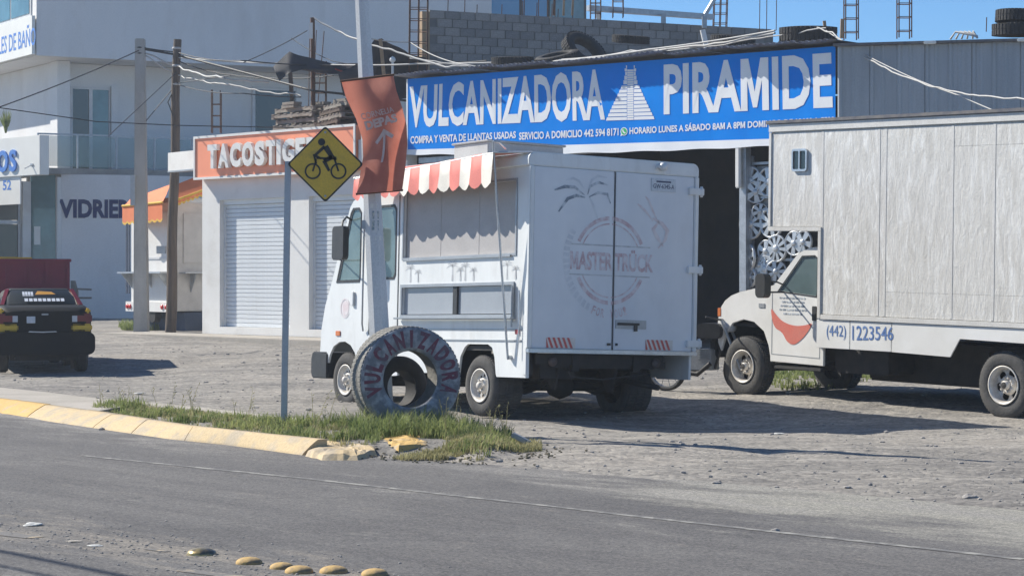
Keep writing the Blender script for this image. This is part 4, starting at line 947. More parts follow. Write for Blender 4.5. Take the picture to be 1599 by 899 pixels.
# cab: outline in side view
CB = .02
af = [(-.45, .62), (-.44, .74), (-.38, .88), (-.25, 1.03), (-.02, 1.09), (.2, 1.06), (.40, .94), (.50, .74), (.535, .60)]
hood = [(-.56, .74), (-.49, .62)] + af[1:] + [(.54, .52), (1.60, .50), (1.60, 2.10), (1.28, 2.12), (1.08, 2.05), (.60, 1.60), (.40, 1.545), (.15, 1.53), (-.08, 1.49), (-.28, 1.43), (-.42, 1.35), (-.50, 1.26), (-.55, 1.16), (-.57, 1.04)]
cw = [(.70, 1.52), (1.44, 1.46), (1.46, 1.50), (1.46, 1.97), (1.40, 2.01), (1.16, 2.0)]
CW_ = 2.05
g = MB(); g.prism([hood, cw], CB, CB + .04); g.build('cab_side', M['cabw'], tk, bev=.006)
g = MB(); g.prism([hood, cw], CW_ - .04, CW_); g.build('cab_side', M['cabw'], tk)
def strip(pts, y0, y1, name, m, crown=.03):
    g = MB(); vs = []
    for a, b in pts: vs += [(a, y0, b), (a, y0 + .25, b + crown), (a, (y0 + y1) / 2, b + crown * 1.5), (a, y1 - .25, b + crown), (a, y1, b)]
    g.add(vs, [(i * 5 + j, i * 5 + j + 1, i * 5 + j + 6, i * 5 + j + 5) for i in range(len(pts) - 1) for j in range(4)], True); return g.build(name, m, tk)
strip([(.60, 1.60), (.40, 1.545), (.15, 1.53), (-.08, 1.49), (-.28, 1.43), (-.42, 1.35), (-.50, 1.26)], CB + .003, CW_ - .003, 'hood', M['cabw'])
strip([(.60, 1.60), (1.08, 2.05)], CB + .05, CW_ - .05, 'windshield', M['vglass'], .0)
strip([(1.08, 2.05), (1.28, 2.12), (1.60, 2.10)], CB + .003, CW_ - .003, 'cab_roof', M['cabw'])
g = MB(); g.box(-.57, -.50, CB + .01, CW_ - .01, .78, 1.26); g.build('front_grille', M['black'], tk, bev=.02)
for k in range(4):
    pass
g = MB()
for k in range(4): g.box(-.60, -.575, CB + .45, CW_ - .45, .86 + k * .09, .90 + k * .09)
g.build('grille_bars', M['chrome'], tk)
for y_ in (CB + .05, CW_ - .33):
    g = MB(); g.box(-.60, -.53, y_, y_ + .28, 1.0, 1.22); g.build('headlight', M['whitelens'], tk, bev=.02)
g = MB(); g.box(-.57, -.50, CB - .006, CB + .02, 1.12, 1.24); g.build('side_marker', M['orangelens'], tk, bev=.005)
g = MB(); g.box(-.74, -.58, CB - .01, CW_ + .01, .52, .78); g.build('front_bumper', M['chassis'], tk, bev=.03)
g = MB(); g.prism([cw], CB + .012, CB + .018); g.build('door_window', M['vglass'], tk)
g = MB(); g.prism([cw], CW_ - .02, CW_ - .014); g.build('door_window', M['vglass'], tk)
g = MB(); xm, zm = 1.15, 1.75; g.prism([[(xm + (a - xm) * 1.06, zm + (b - zm) * 1.06) for a, b in cw], cw], CB - .006, CB - .001); g.build('window_seal', M['black'], tk)
g = MB(); g.prism([[(.565, .62), (.575, .62), (.575, 1.50), (.565, 1.50)]], CB - .003, CB - .001); g.prism([[(1.52, .60), (1.53, .60), (1.53, 2.0), (1.52, 2.0)]], CB - .003, CB - .001); g.prism([[(.575, .62), (1.52, .60), (1.52, .61), (.575, .63)]], CB - .003, CB - .001); g.build('door_gap', M['trim'], tk)
g = MB(); g.box(1.38, 1.47, CB - .02, CB - .002, 1.12, 1.32); g.build('door_handle', M['black'], tk, bev=.006)
g = MB(); g.box(.30, .42, CB - .008, CB - .001, 1.27, 1.33); g.build('fender_badge', M['trim'], tk)
g = MB(); g.prism([rr(.66, .86, 1.42, 1.76, .07)], -.40, -.28); g.build('side_mirror', M['black'], tk, bev=.015)
g = MB(); g.tube([(.78, -.3, 1.66), (.80, -.1, 1.64), (.80, CB, 1.60)], .012); g.tube([(.78, -.3, 1.5), (.80, -.1, 1.5), (.80, CB, 1.5)], .012); g.build('mirror_arm', M['black'], tk)
# red emblem and small print on the door
E_ = [TR.at(px, py, CB) for px, py in [(1203, 478), (1211, 490), (1222, 502), (1240, 509), (1258, 508), (1270, 503), (1262, 518), (1252, 530), (1240, 539), (1229, 534), (1222, 518), (1208, 511)]]
e_ = [(p.x, p.z) for p in E_]
for _ in range(2): e_ = [q for a, b in zip(e_, e_[1:] + e_[:1]) for q in ((a[0] * .75 + b[0] * .25, a[1] * .75 + b[1] * .25), (a[0] * .25 + b[0] * .75, a[1] * .25 + b[1] * .75))]
g = MB(); g.prism([e_], CB - .005, None); g.build('door_emblem', M['swoosh'], tk)
g = MB()
for k, (w, o_) in enumerate(((.52, 0), (.44, .05), (.48, .02), (.5, 0), (.35, .08))):
    z_ = 1.41 - k * .055; x_ = .72 + o_
    while x_ < .72 + o_ + w:
        d_ = random.uniform(.03, .09); g.box(x_, x_ + d_, CB - .004, CB - .002, z_, z_ + .022); x_ += d_ + .02
g.build('small_print', M['print_dark'], tk, kind='stuff')
g = MB(); g.box(1.0, 1.5, .25, 1.8, .9, 1.25); g.box(1.42, 1.56, .25, 1.8, 1.1, 1.85); g.build('bench_seat', M['chassis'], tk, bev=.04)
g = MB(); g.lathe([(.2, 0), (.215, .012), (.2, .024), (.19, .012), (.2, 0)], (.85, .5, 1.5), ax='z', n=24); g.tube([(.85, .5, 1.5), (.6, .5, 1.2)], .02); g.build('steering_wheel', M['black'], tk)
g = MB(); g.box(-.42, .5, CB + .05, .45, .99, 1.02); g.box(.5, .53, CB + .05, .45, .5, 1.0); g.build('wheel_well', M['wellblack'], tk)
wheel(tk, 0, 0, .42, .425, .25, .235, 'truck')
wheel(tk, 4.85, -.02, .42, .425, .5, .245, 'truck')
wheel(tk, 0, CW_ - .02, .42, .425, .25, .235, 'truck', inward=-1)
wheel(tk, 4.85, BW - .1, .42, .425, .5, .245, 'truck', inward=-1)
g = MB()
for yy in (.7, 1.55): g.box(-.5, 7.2, yy - .05, yy + .05, .62, .86)
for xx in (0.3, 1.5, 3, 4.2, 5.6, 7): g.box(xx - .04, xx + .04, .4, 1.9, .66, .8)
for xx in (1.9, 2.6, 3.3, 4.0, 5.6, 6.4, 7.2): g.box(xx - .04, xx + .04, yb + .05, BW - .05, 1.0, 1.15)
g.build('chassis_frame', M['chassis'], tk)
g = MB(); g.tube([(0, .2, .40), (0, 1.85, .40)], .06); g.tube([(4.85, .3, .42), (4.85, 2.1, .42)], .07); g.lathe([(.001, -.2), (.15, -.15), (.2, 0), (.15, .15), (.001, .2)], (4.85, 1.15, .42), n=16); g.tube([(4.85, 1.15, .45), (.8, 1.1, .65)], .05); g.build('axle', M['chassis'], tk)
g = MB(); g.prism([rr(1.7, 2.7, .42, .78, .06)], .15, .65); g.prism([rr(2.9, 3.9, .48, .85, .06)], 1.5, 2.0); g.tube([(.6, .8, .45), (1.5, .8, .42), (3.0, 1.9, .48), (4.1, 1.9, .5)], .05); g.build('fuel_tank', M['chassis'], tk)
g = MB(); g.box(1.75, 4.15, .75, 2.3, .30, .84); g.box(4.3, 7.0, .8, 1.6, .42, .84); g.build('shade_block', M['chassis'], tk, bev=.03)  # plain blocks added to keep the space under the cargo box dark
g = MB(); g.box(.62, 1.55, CB + .0, CB + .12, .42, .47); g.build('side_step', M['chassis'], tk, bev=.01)
g = MB(); g.prism([[(4.18, .95), (4.3, 1.14), (5.5, 1.14), (5.62, .95), (5.58, .95), (5.46, 1.10), (4.34, 1.10), (4.22, .95)]], .0, .4); g.build('mudguard', M['chassis'], tk)
g = MB(); g.box(6.9, 7.62, yb + .04, BW - .04, 1.0, 1.14); g.build('rear_bumper', M['chassis'], tk)


# ================================================================== BIG PALE BUILDING (left, behind)
SK = 80 / 56
LP = Fr((-11.55 * SK, 80, H - H * SK), 30)         # where the building stands; its parts are drawn in units of SK metres
bl = thing('building', 'large pale building with an overhanging upper floor and a glass balcony', 'building', LP)
XL = 12.7
g = MB(); g.box(0, XL, 0, 9, 7.14, 9.9); g.build('upper_floor', M['wallleft'], bl)
g = MB(); g.box(.9, XL, 1.5, 8.8, 4.42, 7.13); g.box(.85, 1.18, .95, 1.49, 4.42, 7.13); g.box(2.42, 2.6, 1.38, 1.49, 4.42, 6.6); g.build('balcony_wall', M['wallleft'], bl)
g = MB(); g.box(-.05, XL, -.12, 8.9, 4.27, 4.415); g.build('balcony_floor', M['concrete'], bl)
g = MB()   # ground floor front, slightly bowed
K = 24; vs = []
for i in range(K + 1):
    t = i / K; x = .62 + (8 - .62) * t; y = -.55 * math.sin(PI * min(1, t * 1.6)) ** .8 + .0; vs += [(x, y, .2), (x, y, 4.265)]
g.add(vs, [(2 * i, 2 * i + 1, 2 * i + 3, 2 * i + 2) for i in range(K)], True); g.box(.0, .03, .8, 8, .2, 4.2); g.build('bowed_wall', M['wallleft'], bl)
def bow(x): t = (x - .62) / 7.38; return -.55 * math.sin(PI * min(1, max(0, t) * 1.6)) ** .8
x0_ = L.at(98, 325, -.3).x; x1_ = L.at(228, 330, -.5).x
g = MB(); put(g, 'VIDRIERIA', lambda u, v: (x0_ + (x1_ - x0_) * u, bow(x0_ + (x1_ - x0_) * u) - .012, 3.20 + .46 * v), .045); g.build('lettering', M['navyletter'], bl)
# balcony door, window and railing
def glazing(x0, x1, z0, z1, y, nm, mats, cuts=1, parent=None, fw=.06):
    g = MB(); ww = (x1 - x0) / cuts; holes = [[(x0 + ww * i + fw, z0 + fw), (x0 + ww * (i + 1) - fw / 2, z0 + fw), (x0 + ww * (i + 1) - fw / 2, z1 - fw), (x0 + ww * i + fw, z1 - fw)] for i in range(cuts)]
    g.prism([[(x0, z0), (x1, z0), (x1, z1), (x0, z1)]] + holes, y - .05, y); f = g.build(nm, M['wframe'], parent)
    for i, h in enumerate(holes):
        g = MB(); g.prism([h], y - .025, y - .018); g.build('pane', mats[i % len(mats)], f)
    return f
glazing(1.36, 2.40, 4.42, 6.55, 1.495, 'balcony_door', [M['dglass'], M['tealglass']], 2, bl)
glazing(6.32, 7.60, 4.9, 6.75, 1.495, 'window', [M['dglass']], 1, bl, .08)
rl = MB(); rl.box(.0, 9, -.08, -.04, 5.22, 5.26); rw_ = rl.build('railing', M['galv'], bl)
for i in range(9):
    g = MB(); g.box(.05 + i, .98 + i, -.065, -.055, 4.46, 5.20); g.build('pane', M['gglass'], rw_)
    g = MB(); g.box(.0 + i, .035 + i, -.075, -.045, 4.42, 5.22); g.build('post', M['galv'], rw_)
# lit left face: windows above, storefront below
g = MB(); g.box(-.03, -.001, .35, 8, 8.12, 9.8); fw_ = g.build('window', M['wframe'], bl)
for i in range(5):
    g = MB(); g.box(-.045, -.032, .45 + i * 1.5, 1.85 + i * 1.5, 8.2, 9.75); g.build('pane', M['tealglass'], fw_)
# blue glazed part at the right end
bg2 = MB(); bg2.box(XL + .003, XL + 3.2, .3, 6, 7.0, 9.8); ub = bg2.build('glazed_bay', M['black'], bl)
for (a, b_) in ((.05, 1.02), (1.12, 1.9), (2.0, 3.1)):
    g = MB(); g.box(XL + a, XL + b_, .27, .298, 7.1, 9.7); g.build('pane', M['bluefilm'] if a < 1.5 else M['tealglass'], ub)
# storefront: left of the white pier
sfx = Fr(tuple(L.M @ Vector((.62, .02, 0))), 30 + 0)
SF = Fr(tuple(LP.M @ (Vector((-3.6, .6, 0)) * SK)), 30)
pr = MB(); pr.box(3.55, 3.8, -.05, .25, .2, 4.26); pr.box(4.16, 4.24, -.55, -.3, .2, 4.26)
for p_ in (): pass
sf = thing('storefront', 'dark glass shopfront between white posts left of the navy wall lettering', 'shopfront', SF)
g = MB(); g.box(3.42, 3.62, -.12, .2, .4, 4.1); g.build('post', M['wallwhite'], sf)
g = MB(); g.box(4.12, 4.22, -.62, -.4, .4, 4.2); g.build('post', M['wallwhite'], sf)
g = MB(); g.hexa([(3.64, -.05, 1.2), (4.11, -.5, 1.2), (4.11, -.5, 4.25), (3.64, -.05, 4.25)], [(3.64, -.03, 1.2), (4.11, -.48, 1.2), (4.11, -.48, 4.25), (3.64, -.03, 4.25)]); g.build('pane', M['tealglass'], sf)
g = MB(); g.hexa([(3.70, -.12, 2.55), (3.82, -.235, 2.55), (3.82, -.235, 3.0), (3.70, -.12, 3.0)], [(3.70, -.115, 2.55), (3.82, -.23, 2.55), (3.82, -.23, 3.0), (3.70, -.115, 3.0)]); g.build('poster', M['signcream'], sf)
for i in range(5):
    g = MB(); g.box(-.9 + i * .86, -.1 + i * .86, .05, .07, .4, 3.05); g.build('pane', M['dglass'], sf)
    g = MB(); g.box(-.9 + i * .86, -.1 + i * .86, .05, .07, 3.15, 4.1); g.build('pane', M['dglass'], sf)
    g = MB(); g.box(-.1 + i * .86, -.04 + i * .86, .0, .1, .4, 4.1); g.build('mullion', M['galv'], sf)
g = MB(); g.box(-.9, 3.42, .0, .1, 3.06, 3.14); g.box(-.9, 3.42, .0, .1, 4.1, 4.2); g.build('transom', M['galv'], sf)
g = MB(); g.box(2.3, 2.7, .3, .5, .4, 2.8); g.box(3.0, 3.3, .3, .5, .4, 2.2); g.build('goods', M['curtain'], sf)
g = MB(); g.box(-1, 3.5, 2.5, 2.6, .2, 4.2); g.box(-1, 3.5, .0, 2.5, .35, .4); g.build('back_wall', M['dark'], sf)
# sign board with raised letters
SK0 = SK; SK = 1.0
SG = Fr(at(62, 245, 76.5), -50); sgz = SG.o.z
def sg(px, py, c=0): return SG.at(px, py, c)
q0 = sg(-130, 320); q1 = sg(60, 211); q2 = sg(60, 272)
sb = thing('shop_sign', 'cream sign board with raised blue letters above the shopfront', 'sign', SG)
g = MB(); g.box(q0.x, 0, 0, .35, q2.z - .02, q1.z); g.build('sign_board', M['signcream'], sb, bev=.01)
xq0 = sg(-9, 250).x; xq1 = sg(27, 250).x; zq0 = sg(10, 270).z + .02; zq1 = sg(10, 219).z
g = MB(); put(g, 'los', lambda u, v: (xq0 + (xq1 - xq0) * u, -.055, zq0 + (zq1 - zq0) * v), .01, back=(0, .053, 0)); g.build('raised_letters', M['signblue'], sb)
g = MB(); c_ = sg(50, 258); g.box(c_.x - .09, c_.x + .09, -.03, -.004, c_.z - .01, c_.z + .05); g.beam((c_.x, -.02, c_.z), (c_.x - .05, -.25, c_.z - .12), .03); g.build('lamp_bracket', M['galv'], sb)
x2_ = sg(29, 300).x
g = MB(); g.box(q0.x, x2_, .06, .1, sg(20, 319).z, q2.z - .025); p2_ = g.build('lower_board', M['signcream'], sb)
g = MB(); put(g, '52', lambda u, v: (sg(2, 290).x + (sg(15, 290).x - sg(2, 290).x) * u, .055, sg(5, 297).z + .34 * v), .02); g.build('lettering', M['signblue'], p2_)
# upper sign on the lit face
SK = SK0; LFs = Fr(tuple(L.M @ Vector((-.04, 0, 0))), 30 - 90)
LF = Fr(tuple(LP.M @ (Vector((-.04, 0, 0)) * SK)), 30 - 90)
us = thing('shop_sign', 'white sign with blue letters on the upper floor corner at the top left', 'sign', LF)
g = MB(); g.box(-7, .02, -.08, -.0, 7.16, 8.10); g.build('sign_board', M['signcream'], us, bev=.01)
g = MB(); a_ = LFs.at(55, 72, -.09); b0_ = LFs.at(-14, 82, -.09)
put(g, 'CELES DE BAÑO', lambda u, v: (b0_.x + (a_.x - b0_.x) * u, -.084, 7.36 + .54 * v), .01); g.build('lettering', M['signblue'], us)
# ledge plant
SK = 1.0
g = MB(); rnd = random.Random(2); p0 = at(9, 208, 75.5)
for k in range(26):
    a = rnd.uniform(0, 6.28); h_ = rnd.uniform(.4, .85); d_ = Vector((math.cos(a) * .25, math.sin(a) * .25, 0)) * rnd.uniform(.1, .8)
    g.add([p0 + Vector((-.03, 0, 0)), p0 + Vector((.03, 0, 0)), p0 + d_ + Vector((0, 0, h_)), ], [(0, 1, 2)]); g.add([p0 + d_ * .5 + Vector((-.03, 0, h_ * .4)), p0 + d_ * .5 + Vector((.03, 0, h_ * .4)), p0 + d_ * 1.4 + Vector((0, 0, h_ * .9))], [(0, 1, 2)])
g.build('plant', M['grass'], org=p0, label='small spiky dark plant standing on top of the cream sign board', cat='plant')

# ================================================================== TACO SHOP (coral sign, shutters)
ts = thing('taco_shop', 'low white shop with two roller shutters below a coral fascia sign', 'shop', B)
X0, X1 = -8.27, .0
sh = [(-7.49, -4.50), (-3.74, -.75)]
out = [(X0, .34), (X1, .34), (X1, 4.55), (X0, 4.55)]
out = [(X0, .34), (X1, .34), (X1, 5.0), (X0, 5.0)]
g = MB(); g.prism([out] + [[(a, .52), (b_, .52), (b_, 3.68), (a, 3.68)] for a, b_ in sh], 0, .28); g.build('front_wall', M['wallwhite'], ts)
g = MB(); g.box(X0, X0 + .2, .282, 6, .34, 5.0); g.box(X0 + .2, X1, 6, 6.2, .34, 5.0); g.build('rear_wall', M['wallwhite'], ts)
g = MB(); g.box(X0 - .02, X1 - .02, .0, 6.22, 5.003, 5.17); g.build('roof_slab', M['concrete'], ts)
g = MB(); g.box(-1.6, X1, -.16, -.003, 4.40, 4.92); g.build('fascia', M['wallwhite'], ts)
for a, b_ in sh:
    f = MB(); f.box(a, a + .05, .12, .2, .52, 3.68); f.box(b_ - .05, b_, .12, .2, .52, 3.68); f.box(a, b_, .1, .21, 3.56, 3.679); fo_ = f.build('shutter', M['shutterw'], ts)
    n_ = 29; hgt = 3.04 / n_
    base_slat = None
    for k in range(n_):
        z = .52 + k * hgt
        if base_slat is None:
            s_ = MB(); s_.add([(a + .05, .19, 0), (b_ - .05, .19, 0), (b_ - .05, .165, .014), (a + .05, .165, .014), (a + .05, .165, hgt - .014), (b_ - .05, .165, hgt - .014), (a + .05, .19, hgt), (b_ - .05, .19, hgt)], [(0, 1, 2, 3), (3, 2, 5, 4), (4, 5, 7, 6)])
            base_slat = s_.build('slat', M['shutterw'], fo_); base_slat.location = (0, 0, z)
        else: inst(base_slat, 'slat', fo_, (0, 0, z))
g = MB(); g.box(X0 - 2.6, X1 + .6, -1.5, -.003, .0, .335); g.build('forecourt_step', M['paving'], ts, bev=.02)
# coral sign
sz0, sz1 = 4.23, 5.26
cs = thing('fascia_sign', 'coral fascia sign with raised white letters reading TACOSTIGER above the shutters', 'sign', B)
g = MB(); g.box(X0 + .0, -1.65, -.22, -.02, sz0, sz1); g.build('sign_box', M['coralsign'], cs)
g = MB(); g.prism([[(X0 - .03, sz0 - .03), (-1.62, sz0 - .03), (-1.62, sz1 + .03), (X0 - .03, sz1 + .03)], [(X0 + .03, sz0 + .03), (-1.68, sz0 + .03), (-1.68, sz1 - .03), (X0 + .03, sz1 - .03)]], -.25, -.222); g.build('sign_border', M['wallwhite'], cs)
word = 'TACOSTIGER'; wts = [.9, 1.0, 1.0, 1.05, .9, .85, .45, 1.05, .85, .95]; tot = sum(wts); xa_ = B.at(323, 250, -.34).x; xb_ = B.at(497, 245, -.34).x; x = xa_
for ch, w in zip(word, wts):
    ww = w / tot * (xb_ - xa_)
    for k_ in (1,):
        g = MB(); put(g, ch, lambda u, v: (x + .03 + (ww - .06) * u, -.345, sz0 + .22 + .60 * v), .055, back=(0, .10, 0)); g.build('letter', M['letterw'], cs)
    x += ww
# white cross beam from the sign to the left
cb = thing('carport_beam', 'white box beam running left from the coral sign to the wooden pole', 'beam', Fr(at(265, 239, 60.2), -56))
g = MB(); g.box(0, 1.86, -.05, .15, -.47, 0); g.build('beam', M['wallwhite'], cb); g = MB(); g.box(.0, 1.86, -.06, .16, -.51, -.472); g.build('beam_lip', M['trim'], cb)

# ================================================================== FOOD STAND with orange awning (between poles)
ks = thing('food_stand', 'white snack trailer with orange yellow-edged awning behind the utility poles', 'food stand', Fr(Vector((at(268, 500, 62).x, 62, H - (H - .35) * 62 / 55.5)), -52))
KS = Fr((at(268, 500, 55.5).x, 55.5, .35), -52); SK = 62 / 55.5
kl = KS.at(205, 400).x; kz0 = KS.at(230, 485).z; kz1 = KS.at(230, 318).z
g = MB(); g.box(kl, 0, 0, 1.9, kz0, kz1); g.build('body', M['wallwhite'], ks)
g = MB(); g.box(.002, .02, .05, 1.85, kz0 + .02, kz1 - .02); g.build('end_panel', M['standgrey'], ks)
g = MB(); g.box(.022, .05, .3, 1.5, 1.75, 2.95); g.build('end_window', M['standgrey'], ks, bev=.01)
g = MB(); g.prism([[(kl + .15, 1.85), (-.15, 1.85), (-.15, 3.0), (kl + .15, 3.0)], [(kl + .2, 1.9), (-.2, 1.9), (-.2, 2.95), (kl + .2, 2.95)]], -.02, -.001); g.build('hatch_frame', M['wframe'], ks)
for yy_, xx_ in ((-.35, 0), ):
    g = MB(); g.box(kl - .15, .0, -.32, -.004, 1.50, 1.54); g.build('counter_shelf', M['galv'], ks)
for xx_ in (kl + .02, kl / 2, -.2):
    g = MB(); g.prism([[(0, 1.5), (0, 1.2), (.02, 1.2), (.02, 1.5)]], -.03, -.0); g.v = []; g.f = []; g.mi = []
    g.add([(xx_, -.30, 1.498), (xx_, -.005, 1.498), (xx_, -.005, 1.15), (xx_ + .03, -.30, 1.498), (xx_ + .03, -.005, 1.498), (xx_ + .03, -.005, 1.15)], [(0, 1, 2), (3, 5, 4), (0, 3, 4, 1), (1, 4, 5, 2), (2, 5, 3, 0)]); g.build('shelf_bracket', M['galv'], ks)
g = MB(); g.add([(.30, .5, 1.498), (.02, .5, 1.498), (.02, .5, 1.05), (.30, .53, 1.498), (.02, .53, 1.498), (.02, .53, 1.05)], [(0, 1, 2), (3, 5, 4), (0, 3, 4, 1), (1, 4, 5, 2), (2, 5, 3, 0)]); g.box(.02, .32, .2, 1.6, 1.50, 1.53); g.build('end_shelf', M['galv'], ks)
g = MB(); g.box(kl - .18, .05, -.06, -.0, kz0 - .02, kz0 + .22); lb = g.build('light_bar', M['wallwhite'], ks)
for xx_ in (kl - .08, kl + .06, -.35, -.15):
    g = MB(); g.lathe([(.001, -.09), (.055, -.085), (.06, -.06)], (xx_, 0, kz0 + .10), n=12); g.build('tail_lamp', M['redlens'], lb)
g = MB(); g.box(kl + .1, .1, .3, 1.85, -.1, kz0 - .03); g.build('skirt', M['navy'], ks)
g = MB()
for xx_ in (kl + .35, kl + 1.1):
    g.prism([circ(xx_, kz0 - .12, .16, 18)], -.03, .15)
g.build('wheels', M['rubber'], ks); ks.children[-1].name = 'wheel_pair'; ks.children[-1]['kind'] = 'stuff'
g = MB(); g.beam((kl - .2, .05, 1.0), (kl - .2, .05, 3.2), .035); g.beam((kl - .32, .05, 1.0), (kl - .32, .05, 3.2), .035); g.build('gas_pipe', M['navy'], ks)
g = MB(); g.tube([(.1, .9, kz0 - .05), (.22, .9, .2), (.12, .9, .0)], .03); g.build('hitch_jack', M['galv'], ks)
# awning: front flap and end flap
def flap(pts_in, pts_out, drop, n=8, name='awning'):
    g = MB(); vs = []
    for i in range(n + 1):
        t = i / n; a = pts_in[0] + (pts_in[1] - pts_in[0]) * t; b_ = pts_out[0] + (pts_out[1] - pts_out[0]) * t
        vs += [a, (a + b_) / 2 + Vector((0, 0, -.03)), b_]
    g.add(vs, [(i * 3 + j, i * 3 + j + 1, i * 3 + j + 4, i * 3 + j + 3) for i in range(n) for j in range(2)], True); aw_ = g.build(name, M['orange'], ks)
    g = MB(); t2 = MB(); N2 = n * 6; o1, o2 = pts_out; vs = []; vt = []
    for i in range(N2 + 1):
        t = i / N2; b_ = o1 + (o2 - o1) * t; d_ = drop + .05 * abs(math.sin(PI * i / 6)); dv = Vector((0, 0, -1)); vs += [b_, b_ + dv * (d_ - .05)]; off = Vector((0, -.006, 0))
        vt += [b_ + dv * (d_ - .05), b_ + dv * d_]
    g.add(vs, [(2 * i, 2 * i + 1, 2 * i + 3, 2 * i + 2) for i in range(N2)]); g.build('valance', M['orange'], ks)
    t2.add(vt, [(2 * i, 2 * i + 1, 2 * i + 3, 2 * i + 2) for i in range(N2)]); 
    tt = [b for b in (o1, o2)]; t2.tube([o1, o2], .03, 5); t2.build('valance_trim', M['yellowtrim'], ks)
za_ = KS.at(192, 323, -.45).z; xa1 = KS.at(191, 330, -.45).x
flap((KS.at(203, 311, .3), KS.at(266, 288, .3)), (Vector((xa1, -.45, za_ + .02)), Vector((.35, -.45, za_ + .06))), .42)
flap((KS.at(270, 290, .12, 0), KS.at(332, 266, .12, 0)), (KS.at(277, 312, .5, 0), KS.at(332, 292, .5, 0)), .10, name='end_awning')
g = MB(); g.box(kl - .02, -.02, .05, 1.88, kz1 + .003, kz1 + .12); g.build('body_roof', M['galv'], ks)
SK = 1.0
# ================================================================== TYRE SHOP: blue banner, tin roof, dark opening
tr = thing('tyre_shop', 'open-fronted dark workshop with a tin roof under the blue banner', 'workshop', B)
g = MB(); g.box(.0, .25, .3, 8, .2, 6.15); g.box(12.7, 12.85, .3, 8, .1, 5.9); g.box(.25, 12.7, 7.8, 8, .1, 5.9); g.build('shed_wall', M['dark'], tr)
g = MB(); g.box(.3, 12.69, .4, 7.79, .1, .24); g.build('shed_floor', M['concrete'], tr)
# tin roof sheets: corrugated, with ragged front edge
def corr(x0, x1, yA, yB, zA, zB, pitch=.15, amp=.02, flat=False):
    g = MB(); n_ = int((x1 - x0) / pitch * 6); vs = []
    for i in range(n_ + 1):
        x = x0 + (x1 - x0) * i / n_; w = amp * math.sin(2 * PI * (x - x0) / pitch); vs += [(x, yA, zA + w), (x, yB, zB + w)]
    g.add(vs, [(2 * i, 2 * i + 1, 2 * i + 3, 2 * i + 2) for i in range(n_)], True); return g
rnd = random.Random(4); x = -.15; k = 0
while x < 12.7:
    w = .86; f = x / 12.65; z_ = 6.30 - .20 * f + rnd.uniform(-.02, .03); g = corr(x, x + w + .05, -.34 + rnd.uniform(-.07, .05), 7.9, z_ + (.02 if k % 2 else 0), z_ - .25)
    g.build('roof_sheet', M['tin'], tr); x += w; k += 1
# steel frame round the opening
g = MB(); g.box(10.15, 10.32, .05, .2, .1, 4.45); g.build('post', M['galv'], tr)
g = MB(); g.box(.28, 12.6, .1, .22, 4.32, 4.44); g.build('lintel', M['galv'], tr)
g = MB(); g.box(10.12, 10.24, -.05, .03, 3.48, 4.36); g.build('white_tube', M['wallwhite'], tr, bev=.02)
# banner
bn = thing('shop_banner', 'long blue VULCANIZADORA PIRAMIDE banner with white lettering across the workshop', 'banner', B)
BL_, BR_, TRr, TL_ = Vector((.02, 0, 4.62)), Vector((12.65, 0, 4.34)), Vector((12.65, 0, 6.02)), Vector((.02, 0, 6.22))
def bf(u, v, dy=0):
    p = (BL_ * (1 - u) + BR_ * u) * (1 - v) + (TL_ * (1 - u) + TRr * u) * v
    p.y = -.04 + dy + .006 * math.sin(u * 37) * (1 - v * .4) + .008 * noise.noise(Vector((u * 22, v * 3, 0))); return p
g = MB(); NU, NV = 120, 8; g.add([bf(i / NU, j / NV) for i in range(NU + 1) for j in range(NV + 1)], [(i * (NV + 1) + j, (i + 1) * (NV + 1) + j, (i + 1) * (NV + 1) + j + 1, i * (NV + 1) + j + 1) for i in range(NU) for j in range(NV)], True)
g.build('banner_cloth', M['bannerblue'], bn)
g = MB(); vs = []
for i in range(81):
    u = i / 80; p = bf(u, 0); q_ = p + Vector((0, -.01, -.10 - .07 * math.sin(u * PI) - .01 * math.sin(u * 50))); vs += [p + Vector((0, -.002, .01)), q_]
g.add(vs, [(2 * i, 2 * i + 1, 2 * i + 3, 2 * i + 2) for i in range(80)], True); g.build('banner_hem', M['bannerwhite'], bn)
g = MB(); g.add([bf(0, 0, -.006), bf(.004, 0, -.006), bf(.004, 1, -.006), bf(0, 1, -.006)], [(0, 1, 2, 3)]); g.build('banner_hem', M['bannerwhite'], bn)
def buv(px, py):
    q = B.at(px, py, -.04); u = (q.x - .02) / 12.63; zb = BL_.z + (BR_.z - BL_.z) * u; zt = TL_.z + (TRr.z - TL_.z) * u; return u, (q.z - zb) / (zt - zb)
def btext(s, bl_, br_, tr_, tl_, bold, dy=-.007):
    A = [Vector((*buv(*p), 0)) for p in (bl_, br_, tr_, tl_)]; f0 = quad(*A)
    def f(u, v): w = f0(u, v); return bf(w.x, w.y, dy)
    g = MB(); put(g, s, f, bold); return g
def dense(g): return g
btext('VULCANIZADORA', (638, 200), (945, 188), (943, 107), (640, 135), .03).build('lettering', M['bannerwhite'], bn)
btext('PIRAMIDE', (1037, 179), (1301, 168), (1299, 82), (1037, 101), .03).build('lettering', M['bannerwhite'], bn)
btext('COMPRA Y VENTA DE LLANTAS USADAS', (641, 225), (806, 216), (806, 205), (641, 213), .028).build('lettering', M['bannerwhite'], bn)
btext('SERVICIO A DOMICILIO 442 594 8171', (811, 219), (966, 212), (966, 200), (811, 207), .028).build('lettering', M['bannerwhite'], bn)
btext('HORARIO LUNES A SÁBADO 8AM A 8PM DOMINGO DE 10AM A 5PM', (983, 210), (1302, 193), (1302, 180), (983, 197), .028).build('lettering', M['bannerwhite'], bn)
